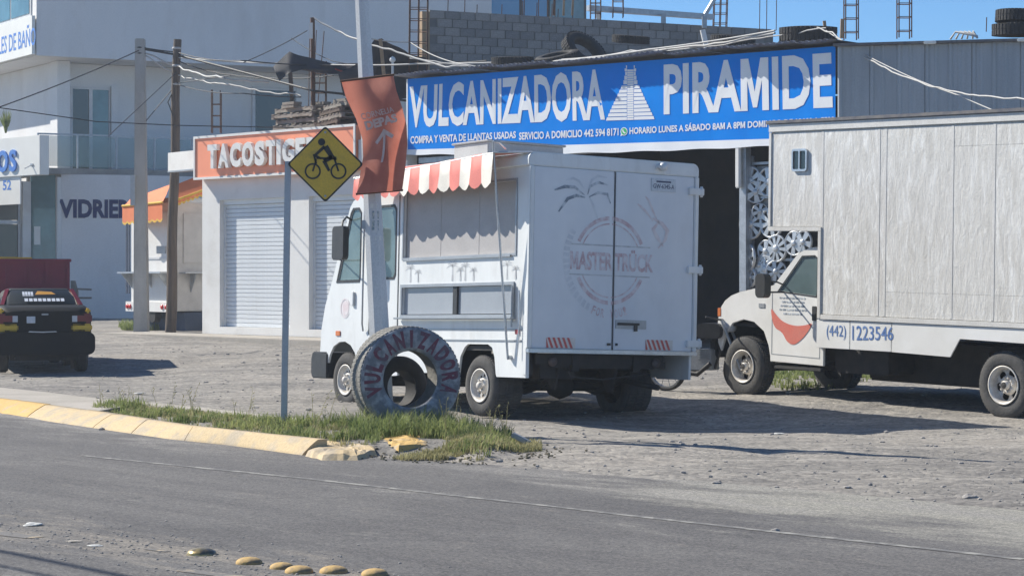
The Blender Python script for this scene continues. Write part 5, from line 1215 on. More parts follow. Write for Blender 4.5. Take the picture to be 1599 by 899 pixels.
def bpoly(g, pts, dy):
    P = [buv(*p) for p in pts]; tt = tessellate_polygon([[Vector((a, b, 0)) for a, b in P]]); g.add([bf(a, b, dy) for a, b in P], tt)
g = MB(); bpoly(g, [(974.5 + 5.5 * math.cos(t), 205.5 + 6.5 * math.sin(t)) for t in [2 * PI * i / 16 for i in range(16)]], -.007); bpoly(g, [(970, 209), (969, 213), (973, 211)], -.0075); ic = g.build('phone_icon', M['bannerwhite'], bn)
g = MB(); bpoly(g, [(974.5 + 4.3 * math.cos(t), 205.5 + 5.2 * math.sin(t)) for t in [2 * PI * i / 16 for i in range(16)]], -.009); g.build('phone_icon', M['green'], bn)
g = MB(); bpoly(g, [(972.3, 202.3), (973.8, 202.3), (974, 204.5), (975.5, 206.6), (977, 206.8), (977.2, 208.2), (975.8, 209), (973.4, 207.4), (972, 204.5)], -.011); g.build('phone_icon', M['bannerwhite'], bn)
g = MB()   # stepped pyramid
cxp = 984.5; yb_ = 187.5
for k in range(9):
    hw = 38 - k * 2.85; h0 = k * 6.1; sl = .0
    y0p = yb_ - h0 - (0); 
    sk_ = -.028
    def yy(px, yv): return yv + sk_ * (px - cxp)
    for (a, b_) in ((cxp - hw, cxp - 5.6), (cxp + 5.6, cxp + hw)):
        bpoly(g, [(a, yy(a, y0p)), (b_, yy(b_, y0p)), (b_, yy(b_, y0p - 5.0)), (a + 1.5 if a < cxp - 6 else a, yy(a, y0p - 5.0))] if a < cxp - 6 else [(a, yy(a, y0p)), (b_, yy(b_, y0p)), (b_ - 1.5, yy(b_, y0p - 5.0)), (a, yy(a, y0p - 5.0))], -.007)
for k in range(22):
    yv = yb_ - k * 3.6; bpoly(g, [(cxp - 5, yy(cxp - 5, yv)), (cxp + 5, yy(cxp + 5, yv)), (cxp + 5, yy(cxp + 5, yv - 3.0)), (cxp - 5, yy(cxp - 5, yv - 3.0))], -.008)
for (w_, y_, h_) in ((11, 132, 6.3), (9.5, 125, 6.3), (8.2, 118, 5.5), (9, 111.8, 4.6), (7, 106.5, 4)):
    for (a, b_) in ((cxp - w_, cxp - 5.4), (cxp + 5.4, cxp + w_)):
        if abs(b_ - a) > .5: bpoly(g, [(a, y_), (b_, y_), (b_, y_ - h_), (a, y_ - h_)], -.007)
g.build('pyramid_logo', M['bannerwhite'], bn)
# hubcaps on the rack
HR = Fr(tuple(B.M @ Vector((10.3, .25, 0))), B.e.z * 180 / PI)
rk = thing('display_rack', 'steel display rack beside the dark opening with silver hubcaps on it', 'rack', HR)
g = MB()
for xx_ in (.0, .62, 1.25, 1.9, 2.5): g.box(xx_ - .03, xx_ + .03, -.03, .03, .15, 4.1)
g.build('uprights', M['galv'], rk)
for xx_ in (.0,): pass
g = MB()
for zz in (3.95, 3.3, 2.75, 2.1, 1.5): g.box(0, 2.5, -.02, .02, zz - .025, zz + .025)
g.build('crossbars', M['galv'], rk)
g = MB(); g.box(.08, .56, .05, .07, 2.9, 3.9); g.build('pegboard', M['polecon'], rk)
for ob in rk.children:
    if ob.name.split('.')[0] in ('uprights', 'crossbars'): ob['kind'] = 'stuff'
def hubcap(px, py, rad, sp, lab, tilt=0):
    p = HR.at(px, py, -.07); fr = Fr(tuple(HR.M @ p), HR.e.z * 180 / PI + tilt)
    o = thing('hubcap', lab, 'hubcap', fr, 'hubcaps hanging on the display rack')
    g = MB(); g.lathe([(rad, .03), (rad, .0), (rad * .95, -.02), (rad * .86, -.005), (rad * .84, .02)], n=28); g.build('rim_ring', M['chrome'], o)
    g = MB(); g.lathe([(rad * .84, .028), (.001, .028)], n=24); g.build('backing', M['black'] if sp < 12 else M['galv'], o)
    g = MB(); g.lathe([(rad * .26, .02), (rad * .24, -.03), (rad * .15, -.04), (.001, -.04)], n=18)
    for k in range(sp):
        a = 2 * PI * k / sp + px * .1; c, s_ = math.cos(a), math.sin(a); w0, w1 = rad * .10 * 8 / sp, rad * .19 * 7 / sp
        P = lambda r, t, y: (r * c - t * s_, y, r * s_ + t * c)
        g.add([P(rad * .2, -w0, -.02), P(rad * .2, w0, -.02), P(rad * .88, w1, -.012), P(rad * .88, -w1, -.012), P(rad * .2, -w0, .02), P(rad * .2, w0, .02), P(rad * .88, w1, .02), P(rad * .88, -w1, .02)], [(0, 1, 2, 3), (0, 4, 5, 1), (1, 5, 6, 2), (3, 2, 6, 7), (0, 3, 7, 4)])
    g.build('spokes', M['chrome'], o); return o
for h_ in [(1172, 350, .30, 9, 'large many-spoked silver hubcap hanging alone at the left edge of the rack'),
           (1172, 282, .28, 7, 'silver hubcap at the top left of the rack below the crossbar'),
           (1180, 300, .22, 5, 'small five-spoked hubcap overlapping the top left hubcap from below', 25),
           (1200, 284, .29, 6, 'silver hubcap at the top right of the rack against the truck box edge'),
           (1204, 348, .30, 8, 'silver hubcap half hidden by the truck box right of the large one'),
           (1187, 330, .16, 6, 'small dark-backed hubcap between the two middle hubcaps', 35),
           (1212, 388, .27, 10, 'silver hubcap just below the corner of the truck box'),
           (1170, 402, .26, 7, 'tilted silver hubcap low on the left upright of the rack', -25),
           (1196, 392, .22, 5, 'five-spoked hubcap in the middle of the lower cluster'),
           (1195, 420, .27, 8, 'silver hubcap lowest in the middle of the rack above the hood'),
           (1172, 432, .20, 6, 'small hubcap at the bottom left of the rack above the fender', -20),
           (1212, 424, .22, 7, 'hubcap low on the rack beside the truck windshield', 20),
           (1186, 414, .17, 12, 'small closed hubcap tucked between the lowest two'),
           (1240, 380, .24, 6, 'left one of the two hubcaps seen over the cab roof'),
           (1254, 378, .22, 5, 'right one of the two hubcaps seen over the cab roof')]:
    hubcap(*h_)
# items within the workshop
g = MB(); p_ = B.M @ Vector((9.2, 2.5, 0)); 
st = MB(); st.tube([p_ + Vector((0, 0, .15)), p_ + Vector((.12, .1, 3.0))], .028, 6)
st.build('steel_rod', M['galv'], org=p_, label='thin pale rod standing upright in the dark workshop opening', cat='rod')

# corrugated facade at the right
kw = thing('corrugated_wall', 'grey corrugated metal wall above the box truck at the right', 'wall', KR)
x = 0.02; k = 0; rnd = random.Random(9)
while x < 5.6:
    w = rnd.choice([.36, .42, .5, .58]); g = MB(); z0_, z1_ = 2.0, 6.0 
    off = .0 if k % 2 else -.012
    vs = []
    pr_ = [(0, 0), (.03, -.03), (.07, -.03), (.10, 0), (w * .5 - .04, 0), (w * .5 - .015, -.018), (w * .5 + .015, -.018), (w * .5 + .04, 0), (w - .0, 0)]
    for a, b_ in pr_: vs += [(x + a, off + b_, z0_), (x + a, off + b_, z1_)]
    g.add(vs, [(2 * i, 2 * i + 1, 2 * i + 3, 2 * i + 2) for i in range(len(pr_) - 1)]); g.build('sheet', M['corr'], kw); x += w; k += 1
g = MB(); g.box(-.05, 6, -.14, 5, 6.003, 6.05); g.build('roof_edge', M['roofedge'], kw)
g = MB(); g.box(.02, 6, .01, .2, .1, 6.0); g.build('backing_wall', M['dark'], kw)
for i, px in enumerate((1452, 1598)):
    q = KR.at(px, 65, -.2); g = MB(); g.box(q.x - .11, q.x + .11, -.22, -.142, 5.985, 6.04); g.build('skylight_end', M['signcream'], kw, bev=.01)
q = KR.at(1505, 60, .4); g = MB()
for k in range(5): g.tube([q + Vector((-.25 + .1 * k, .1, .0)), q + Vector((-.15 + .08 * k, .0, .12)), q + Vector((.25, 0, .03 - .01 * k))], .02, 5)
g.build('roof_hose', M['cablew'], kw)

# ================================================================== BLOCK WALL behind the banner
bw = thing('block_wall', 'unfinished grey concrete block wall rising behind the blue banner', 'wall', BK)
g = MB(); g.box(.0, 9.9, .02, .16, 4.5, 8.23); g.build('mortar_bed', M['mortar'], bw)
bb = MB(); bb.box(.004, .396, -.0, .18, .004, .196); first = None; rnd = random.Random(6)
variants = []
for c1, c2 in (((.30, .29, .28), (.21, .21, .21)), ((.25, .245, .24), (.18, .18, .18)), ((.34, .325, .31), (.25, .24, .23))):
    m_ = mat('concrete_block', c1, .95, 0, c2, 2, bump=.5, bscale=30, fine=.2); o = bb.build('block', m_, bw, bev=.006); variants.append(o)
used = [False] * 3
for r_ in range(10):
    z = 8.25 - .205 * (r_ + 1); xoff = (.2 if r_ % 2 else 0)
    for c_ in range(-1, 24):
        x = c_ * .41 + xoff
        if x < -.01 or x > 9.5: continue
        k = rnd.randrange(3); pos = (x, -.006 * rnd.random(), z)
        if not used[k]: variants[k].location = pos; used[k] = True
        else: inst(variants[k], 'block', bw, pos)
g = MB(); g.box(-.2, .0, .0, .18, 5, 8.2); g.build('corner_pier', M['tanwood'], bw)
g = MB()
for k in range(14):
    x = rnd.uniform(.3, 4.0); g.tube([(x, .09, 8.2), (x + .01, .09, 8.2 + rnd.uniform(.25, .6))], .012, 5)
g.build('starter_bars', M['rust'], bw, kind='stuff')
# rebar cages
def cage(p, w, h, lab, n=None, d=None, lean=0, z0=0, rods=4):
    o = thing('rebar_cage', lab, 'rebar', p, 'rebar cages rising from unfinished columns')
    d = d or w; cs_ = [(-w / 2, -d / 2), (w / 2, -d / 2), (w / 2, d / 2), (-w / 2, d / 2)]
    if rods == 6: cs_ += [(0, -d / 2), (0, d / 2)]
    for a, b_ in cs_:
        g = MB(); g.tube([(a, b_, 0), (a + lean * h, b_, h * random.uniform(.93, 1.04))], .014, 5); g.build('rod', M['rust'], o)
    n = n or int(h / .28); c4 = cs_[:4]
    for i in range(n):
        z = .15 + i * (h - .2) / n; lx = lean * z; g = MB(); g.tube([(a + lx, b_, z) for a, b_ in c4 + c4[:1]], .011, 4, cap=False); g.build('stirrup', M['rust'], o)
    return o
cage(at(653, 112, 54.2), .42, 3.4, 'tall rebar cage left of the block wall', lean=.01, rods=6)
cage(at(338, 208, 57.5), .22, 1.05, 'short rebar cage above the coral sign near its left end')
cage(at(500, 170, 56.0) , .28, 1.15, 'short rebar cage behind the plank stack and the rusty post')
cage(at(930, 30, 58.5), .26, 1.2, 'rebar cage at the top of the block wall left of the steel beam', rods=6)
cage(at(965, 28, 58.8), .26, 1.0, 'rebar cage at the top of the block wall under the steel beam end')
cage(at(1124, 46, 60.5), .34, 2.0, 'rebar cage where the steel beam meets the block wall end', lean=.03, rods=6)
cage(at(1329, 62, 47.5), .26, 1.6, 'rebar cage against the sky just right of the blue banner')
cage(at(1412, 60, 47.5), .26, 1.6, 'rightmost rebar cage against the sky above the corrugated wall')
for i, (px, py, hh_) in enumerate(((1186, 50, .9), (1197, 50, 1.2), (1212, 48, .8), (1540, 50, .3), (1585, 50, .3))):
    g = MB(); p = at(px, py, 60 if px < 1300 else 48); g.tube([p, p + Vector((.01, 0, hh_))], .011, 5); g.build('rebar_rod', M['rust'], org=p, label=['lone rebar rod left of the roof tyres against the sky', 'tallest lone rebar rod left of the roof tyres', 'short lone rebar rod nearest the roof tyres', 'thin short rod sticking up above the corrugated wall', 'thin short rod sticking up beside the stacked tyres at right'][i], cat='rebar')
g = MB()
for dx in (0, .10, .22): g.tube([at(482, 168, 57) + Vector((dx, 0, 0)), at(484, 40, 57) + Vector((dx * 1.6, 0, random.uniform(-.2, .3)))], .012, 5)
o_ = g.build('rebar_rods', M['rust'], org=at(482, 168, 57), label='three long thin rebar rods left of the rusty post', cat='rebar', kind='stuff')
# steel beam over the block wall
bm_ = thing('steel_beam', 'grey steel channel beam on short posts above the block wall', 'beam', at(918, 14, 58.5))
a_, b_ = at(918, 13, 58.5), at(1112, 27, 60.2)
g = MB(); g.beam(a_, b_, .16, .14); g.build('channel', M['galv'], bm_, world=True)
for px, py in ((935, 16), (1036, 22), (1100, 26)):
    g = MB(); t_ = at(px, py, 59.3); g.beam(t_ - Vector((0, 0, .3)), t_, .12); g.build('post', M['galv'], bm_, world=True)
g = MB(); g.beam(at(1098, 28, 60), at(1122, -12, 60.2), .09); g.build('brace', M['galv'], bm_, world=True)
g = MB(); p = at(880, 24, 57.8)
for dx, h_ in ((-.25, .55), (0, .8), (.22, .6)): g.beam(p + Vector((dx, 0, 0)), p + Vector((dx + .03, 0, h_)), .18, .05)
fm = thing('formwork', 'tan timber formwork boards at the top of the block wall', 'formwork', p)
for i, (dx, h_) in enumerate(((-.25, .55), (0, .8), (.22, .6))):
    g = MB(); g.beam(p + Vector((dx, 0, 0)), p + Vector((dx + .03, 0, h_)), .19, .05); g.build('board', M['tanwood'] if i else M['rust'], fm, world=True)
# poles sticking out on the tin roof
g = MB(); g.tube([at(1104, 78, 49.5), at(1097, 47, 49.5)], .06, 10); g.build('roof_pipe', M['wallwhite'], org=at(1104, 78, 49.5), label='short white pipe leaning over the top edge of the banner', cat='pipe')
g = MB(); g.beam(at(1314, 60, 44.5), at(1315, 30, 44.5), .06); g.build('roof_post', M['tanwood'], org=at(1314, 60, 44.5), label='short tan timber post above the right end of the banner', cat='post')
g = MB(); g.beam(at(1288, 42, 46.5), at(1287, 33, 46.5), .06); g.build('roof_post', M['tanwood'], org=at(1288, 42, 46.5), label='stub of timber sticking up behind the lying roof tyre', cat='post')
# tyres on the roofs
def tyre(p, Rr, w, lab, rot=(0, 0, 0), m='rubber', inner=.58):
    g = MB(); g.lathe([(Rr * inner, -w * .35), (Rr * .72, -w * .5), (Rr * .93, -w * .46), (Rr, -w * .3), (Rr, w * .3), (Rr * .93, w * .46), (Rr * .72, w * .5), (Rr * inner, w * .35), (Rr * .66, 0), (Rr * inner, -w * .35)], n=36, ax='z')
    for k in range(40):
        a = 2 * PI * k / 40; c, s_ = math.cos(a), math.sin(a); r0 = Vector((c, s_, 0)); t = Vector((-s_, c, 0)) * Rr * .05
        for (za, zb) in ((-w * .44, -w * .04), (w * .04, w * .44)):
            lo = r0 * Rr * .97; hi = r0 * Rr * 1.02; g.hexa([lo - t + Vector((0, 0, za)), lo + t + Vector((0, 0, za)), lo + t + Vector((0, 0, zb)), lo - t + Vector((0, 0, zb))], [hi - t + Vector((0, 0, za)), hi + t + Vector((0, 0, za)), hi + t + Vector((0, 0, zb)), hi - t + Vector((0, 0, zb))])
    o = g.build('tyre', M[m], label=lab, cat='tyre', group='old tyres lying on the roofs'); o.location = p; o.rotation_euler = [R(a) for a in rot]; return o
tyre(at(1262, 54, 45.5), .56, .30, 'big black tyre lying flat on the roof above the right end of the banner', (3, 0, 0))
tyre(at(1144, 66, 47.8), .46, .26, 'black tyre lying on the tin roof left of the big one', (4, 5, 0))
tyre(at(912, 80, 51.5), .52, .26, 'black tyre leaning on its edge against the block wall', (35, 38, 0))
tyre(at(870, 92, 50.8), .50, .22, 'black tyre lying at a slant just left of the leaning one', (12, -12, 0))
tyre(at(800, 96, 51.0), .46, .2, 'flat dark tyre low on the roof above the banner lettering', (4, 0, 0))
tyre(at(1592, 47, 43), .50, .24, 'lower tyre of the stack at the top right corner', (2, 0, 0))
tyre(at(1594, 27, 43), .46, .24, 'upper tyre of the stack at the top right corner', (2, 3, 40))
tyre(at(992, 166, 60) * 0 + at(985, 62, 49.5), .40, .18, 'small tyre almost sunk behind the roof edge between the leaning tyre and the white pipe', (6, 4, 0))

# ================================================================== things on the taco shop roof
def pallet(p, rz, L_=1.2, D_=1.0, lab='', tilt=(0, 0), m='palewood'):
    o = thing('pallet', lab, 'pallet', p, 'worn pallets stacked on the shop roof'); o.rotation_euler = (R(tilt[0]), R(tilt[1]), R(rz)); f0 = None
    for k in range(7):
        if f0 is None: g = MB(); g.box(-.05, .05, -D_ / 2, D_ / 2, .10, .122); f0 = g.build('slat', M[m], o); f0.location = (-L_ / 2 + .06, 0, 0)
        else: inst(f0, 'slat', o, (-L_ / 2 + .06 + k * (L_ - .12) / 6 + random.uniform(-.01, .01), 0, 0))
    f1 = None
    for k in range(3):
        if f1 is None: g = MB(); g.box(-L_ / 2, L_ / 2, -.04, .04, .022, .099); f1 = g.build('bearer', M[m], o); f1.location = (0, -D_ / 2 + .05, 0)
        else: inst(f1, 'bearer', o, (0, -D_ / 2 + .05 + k * (D_ - .1) / 2, 0))
    for k in range(3): inst(f0, 'slat', o, (-L_ / 2 + .06 + k * (L_ - .12) / 2, 0, -.101))
    return o
ords = ['lowest', 'second lowest', 'third lowest', 'fourth', 'topmost']
px0 = at(484, 208, 56.2)
for k in range(5):
    pallet(Vector((px0.x + random.uniform(-.05, .05), px0.y, 5.20 + k * .138)), -49 + random.uniform(-3, 3), 1.7, 1.0, ords[k] + ' pallet of the left stack on the shop roof')
px1 = at(538, 208, 54.8)
for k in range(5):
    pallet(Vector((px1.x + random.uniform(-.06, .06) + .05 * k, px1.y, 5.20 + k * .138)), -52 + random.uniform(-6, 6), 1.1, 1.0, ords[k] + ' pallet of the right stack beside the terracotta banner', (0, -4), 'wood' if k % 2 else 'palewood')
for i, (px, w_) in enumerate(((455, .5), (500, .55), (535, .5))):
    p = at(px, 172, 56.0 if i < 2 else 55); p.z = 5.86; g = MB(); g.box(-w_ / 2, w_ / 2, -.12, .12, 0, .07); g.box(-w_ / 2 + .05, w_ / 2 + .03, -.13, .11, .075, .14)
    o = g.build('timber_offcut', M['palewood'], label=['pair of pale timber offcuts at the left of the pallet stack top', 'pair of pale timber offcuts in the middle of the pallet stack top', 'pair of pale timber offcuts at the right of the pallet stack top'][i], cat='timber'); o.location = p; o.rotation_euler = (0, 0, R(-49))
g = MB(); p = at(489, 168, 55.5); g.tube([p, at(488, 28, 55.5)], .055, 8); o = g.build('rusty_post', M['rust'], org=p, label='tall rusty steel post holding the torn tarp and pale cables', cat='post')
g = MB(); q = at(487, 36, 55.4); g.box(q.x - .07, q.x + .02, q.y - .03, q.y + .03, q.z - .38, q.z); g.build('meter_box', M['wallwhite'], o, world=True)
g = MB(); p = at(457, 170, 56.5); g.beam(p, at(453, 112, 56.5), .10); g.build('timber_post', M['wood'], org=p, label='short dark timber post under the torn tarp at its left', cat='post')
g = MB(); p = at(600, 122, 53.8); g.beam(p, at(594, 62, 53.8), .15, .08); g.build('timber_post', M['tanwood'], org=p, label='tan timber post propping the black tarp right of the lamp pole', cat='post')
g = MB(); p = at(613, 122, 53.6); g.tube([p, at(613, 96, 53.6)], .03, 8); g.lathe([(.001, .12), (.06, .08), (.075, .02), (.04, -.02)], at(613, 96, 53.6), ax='z', n=12); g.build('roof_lamp', M['wallwhite'], org=p, label='small white bulb lamp on a thin post beside the tan timber post', cat='lamp')
def tarp(pts, lab, sag=.15, th=.0, m='tarp'):
    """pts: grid rows of Vectors (list of lists)"""
    g = MB(); nr = len(pts); nc = len(pts[0]); SU = 5; vs = []
    def ip(a, b, c_, d, u, v): return (a * (1 - u) + b * u) * (1 - v) + (d * (1 - u) + c_ * u) * v
    R_ = (nr - 1) * SU + 1; C_ = (nc - 1) * SU + 1
    for i in range(R_):
        for j in range(C_):
            r_, rf = min(i // SU, nr - 2), i / SU - min(i // SU, nr - 2); c_, cf = min(j // SU, nc - 2), j / SU - min(j // SU, nc - 2)
            w = ip(pts[r_][c_], pts[r_][c_ + 1], pts[r_ + 1][c_ + 1], pts[r_ + 1][c_], cf, rf)
            vs.append(w + Vector((0, .1, .05)) * noise.noise(w * 2.5) - Vector((0, 0, sag * math.sin(PI * (j / (C_ - 1))) * .3)))
    g.add(vs, [(i * C_ + j, i * C_ + j + 1, (i + 1) * C_ + j + 1, (i + 1) * C_ + j) for i in range(R_ - 1) for j in range(C_ - 1)], True)
    return g.build('tarp', M[m], org=pts[0][0], label=lab, cat='tarp')
Yt = 55.0
tarp([[at(427, 103, Yt), at(452, 79, Yt), at(488, 88, Yt), at(520, 98, Yt), at(560, 100, Yt + .4)],
      [at(430, 112, Yt - .2), at(455, 108, Yt - .3), at(485, 106, Yt - .2), at(520, 108, Yt), at(558, 108, Yt)],
      [at(436, 128, Yt - .3), at(452, 112, Yt - .4), at(470, 108, Yt - .2), at(515, 113, Yt), at(556, 116, Yt)]], 'torn black tarp draped over the rusty post left of the lamp pole')
Yt = 54.2
tarp([[at(528, 113, Yt), at(560, 97, Yt), at(584, 60, Yt), at(596, 57, Yt), at(640, 82, Yt), at(668, 92, Yt)],
      [at(532, 128, Yt), at(560, 124, Yt), at(585, 110, Yt), at(600, 112, Yt + .4), at(640, 116, Yt + .3), at(668, 114, Yt)],
      [at(536, 150, Yt), at(560, 152, Yt), at(585, 150, Yt), at(610, 150, Yt + .4), at(636, 152, Yt + .3), at(640, 152, Yt)]], 'black tarp sheet rising to a peak right of the lamp pole')
g = MB(); pts = [at(518 + 5 * 1, 108, 55)] + [at(x, y, 55) for x, y in ((535, 112), (552, 128), (562, 150))]
g.tube(pts, .02, 6); g.build('red_hose', mat('red_hose', (.4, .05, .04), .5), org=pts[0], label='thin dark red hose curving down behind the pallets', cat='hose')

# ================================================================== poles and cables
p = gr(221, 520, .38); p = Vector((at(221, 500, 61).x, 61, ground_z(at(221, 500, 61).x, 61) - .1)); tp = at(219, 61, 61)
up = thing('utility_pole', 'pale square concrete utility pole with cables tied to its top', 'utility pole', p)
g = MB(); a = .19; b_ = .125; g.hexa([p + Vector(v) for v in ((-a, -a, 0), (a, -a, 0), (a, a, 0), (-a, a, 0))], [tp + Vector(v) for v in ((-b_, -b_, 0), (b_, -b_, 0), (b_, b_, 0), (-b_, b_, 0))]); g.build('shaft', M['polecon'], up, world=True, bev=.02)
g = MB(); q = at(208, 300, 60.8); g.box(q.x - .07, q.x + .05, q.y - .05, q.y + .05, q.z - .35, q.z + .45); g.build('meter_box', M['galv'], up, world=True)
g = MB()
for zz in (75, 84): q = at(219, zz, 61); g.lathe([(.13, .02), (.15, 0), (.13, -.02)], q, ax='z', n=12)
g.build('cable_tie', M['cable'], up, world=True)
p = Vector((at(266, 500, 61).x, 61, ground_z(at(266, 500, 61).x, 61) - .1)); tp = at(277, 62, 61)
wp = thing('utility_pole', 'dark round wooden utility pole beside the concrete one', 'utility pole', p)
g = MB(); K = 10; g.tube([p + (tp - p) * (i / K) + Vector((.02 * math.sin(i * 1.3), 0, 0)) for i in range(K + 1)], [.15 - .045 * i / K for i in range(K + 1)], 12); g.build('shaft', M['wood'], wp, world=True)
g = MB(); q = at(252, 390, 60.8); g.box(q.x - .12, q.x + .12, q.y - .08, q.y + .08, q.z - .1, q.z + .1); g.build('junction_box', M['galv'], wp, world=True)
g = MB()
for zz in (76, 103, 132): q = at(276, zz, 61); g.lathe([(.115, .03), (.135, 0), (.115, -.03)], q, ax='z', n=12)
g.build('cable_tie', M['cablew'], wp, world=True)
def cable(pts, lab, m='cable', r=.016, sag=0, grp='overhead cables crossing the street front', jig=0, nm='overhead_cable'):
    V = [p if isinstance(p, Vector) else at(*p) for p in pts]; out = []
    for a, b_ in zip(V, V[1:]):
        n_ = 14
        for i in range(n_): t = i / n_; q = a + (b_ - a) * t; q.z -= sag * 4 * t * (1 - t) * (b_ - a).length; q.z += jig * noise.noise(q * 3); out.append(q)
    out.append(V[-1]); g = MB(); g.tube(out, r, 5, cap=False); return g.build(nm, M[m], org=V[0], label=lab, cat='cable', group=grp)
cable([(-60, 188, 50), (219, 78, 61)], 'thin black cable rising from the left edge to the concrete pole', sag=.006)
cable([(219, 76, 61), (277, 86, 61), (490, 142, 55), (640, 158, 56)], 'thick black cable sloping down right from the concrete pole', r=.03)
cable([(219, 80, 61), (277, 103, 61), (350, 121, 54), (420, 128, 55)], 'twisted pale cable between the poles and the pale building', 'cablew', .022, .01, jig=.08)
cable([(219, 74, 61), (277, 82, 61), (380, 95, 54), (490, 102, 55), (640, 100, 54), (760, 95, 52)], 'black cable running level from the pole tops to the tin roof', sag=.01)
cable([(277, 90, 61), (489, 100, 55.5), (575, 102, 54), (650, 100, 53), (900, 92, 50), (1010, 78, 48), (1210, 48, 45)], 'pale cable running along above the blue banner', 'cablew', .02, .006)
cable([(489, 30, 55.5), (530, 50, 55), (575, 68, 54), (640, 86, 53), (700, 105, 52), (800, 102, 51), (1000, 80, 48.5), (1210, 52, 45)], 'pale twisted cable from the rusty post down to the banner top', 'cablew', .024, .01, jig=.06)
cable([(575, 60, 54), (640, 66, 54), (720, 100, 52)], 'thin pale cable from the black tarp to the banner corner', 'cablew', .015, .03)
cable([(1276, 43, 44), (1300, 52, 43.5), (1360, 95, 42), (1440, 130, 40), (1520, 148, 38.5), (1660, 156, 36)], 'pale twisted cable drooping across the corrugated wall', 'cablew', .015, .012, jig=.03)
cable([(1290, 48, 44), (1340, 80, 42.5), (1430, 124, 40.5), (1500, 150, 39), (1560, 176, 38)], 'thinner pale cable dropping steeply behind the box truck', 'cablew', .011, .006)
cable([(-60, 160, 51), (150, 190, 53), (276, 196, 55), (480, 200, 56)], 'thin black cable low across the balcony', r=.012)
cable([(219, 200, 61), (277, 130, 61), (360, 118, 54)], 'thin black stay wire between the two utility poles', r=.012)
cable([(170, 212, 53), (277, 112, 61)], 'thin black wire crossing the balcony door to the wooden pole', r=.012)
cable([(277, 132, 61), (380, 146, 54), (470, 152, 55.5)], 'thin black wire right of the wooden pole above the coral sign', r=.013, sag=.01)
cable([(380, 98, 56), (480, 48, 56)], 'thin black wire rising to the rebar rods', r=.012, sag=.02)
cable([(219, 82, 61), (277, 118, 61), (360, 132, 58), (470, 150, 56)], 'second twisted pale cable sagging behind the coral sign', 'cablew', .018, .012, jig=.06)
cable([(277, 95, 61), (330, 112, 60), (410, 122, 58), (520, 118, 55.5)], 'thin black cable drooping toward the torn tarp', r=.014, sag=.012, jig=.03)
cable([(277, 132, 61), (262, 160, 60.9), (270, 182, 60.9)], 'short black loop of slack cable hanging on the wooden pole', r=.014, sag=-.05)
cable([(640, 90, 53), (780, 108, 51), (860, 98, 50), (1090, 74, 47), (1290, 44, 44.5)], 'thin pale cable resting on the tin roof edge above the lettering', 'cablew', .014, .006, jig=.04)
cable([(455, 60, 56.5), (520, 96, 55), (600, 104, 54)], 'faint dark wire behind the rusty post', r=.010, sag=.02)
# two cables high over the road outside the view, whose shadows cross the asphalt
for k, (dx, lb) in enumerate(((0, 'thick power cable passing high over the road'), (1.1, 'second power cable passing high over the road'))):
    off = Vector((-.86, .5, 0)).normalized() * 1.376 * 6.6; d_ = Vector((.63, -.776, 0)); b0_ = gr(0, 850 + 22 * k, 0) + off + Vector((0, 0, 6.6))
    cable([b0_ + d_ * -26, b0_ + d_ * 22], lb, r=.035 - .008 * k, grp=None)

# lamp pole (leaning, octagonal)
YP = 26.3; p = at(600, 655, YP); p.z = .08; tp = at(565, -4, YP)
pd_ = (tp - p); lp = thing('lamp_pole', 'white octagonal street lamp pole leaning left in front of the food truck', 'lamp pole', p)
g = MB(); T_ = 2.6
def octr(c, r): return [c + Vector((r * math.cos(R(22.5 + 45 * k)), r * math.sin(R(22.5 + 45 * k)), 0)) for k in range(8)]
vs = []; pos = [(0, .125), (.2, .122), (1, .083), (2.0, .055)]
for t, r_ in pos: vs += octr(p + pd_ * t, r_)
g.add(vs, [(i * 8 + k, i * 8 + (k + 1) % 8, (i + 1) * 8 + (k + 1) % 8, (i + 1) * 8 + k) for i in range(3) for k in range(8)]); g.build('shaft', M['lightpole'], lp, world=True)
g = MB(); q = p + pd_ * 2.0; g.tube([q, q + Vector((-.2, -.2, .4)), q + Vector((-1.2, -1.2, .7))], .05, 8); g.box(q.x - 1.7, q.x - 1.1, q.y - 1.7, q.y - 1.15, q.z + .62, q.z + .78); g.build('lamp_arm', M['galv'], lp, world=True)
g = MB(); g.box(p.x - .25, p.x + .25, p.y - .25, p.y + .25, p.z - .15, p.z + .04); g.build('base_plate', M['concrete'], lp, world=True)
for (py, hh_, ang, m_) in ((336, .09, -70, 'sticker'), (352, .11, -75, 'sticker'), (322, .05, -80, 'signcream'), (372, .05, -60, 'signcream')):
    t = (at(0, py, YP).z - p.z) / (tp.z - p.z); c_ = p + pd_ * t; r_ = .125 - .04 * t + .002; g = MB()
    q = [c_ + Vector((r_ * math.cos(R(a)), r_ * math.sin(R(a)), z)) for z in (-hh_ / 2, hh_ / 2) for a in (ang - 22, ang + 20)]; g.add([q[0], q[1], q[3], q[2]], [(0, 1, 2, 3)])
    g.build('sticker', M[m_], lp, world=True)
g = MB(); q = p + pd_ * .47; g.box(q.x - .13, q.x - .09, q.y - .05, q.y + .05, q.z - .05, q.z + .05); g.build('bracket', M['galv'], lp, world=True)
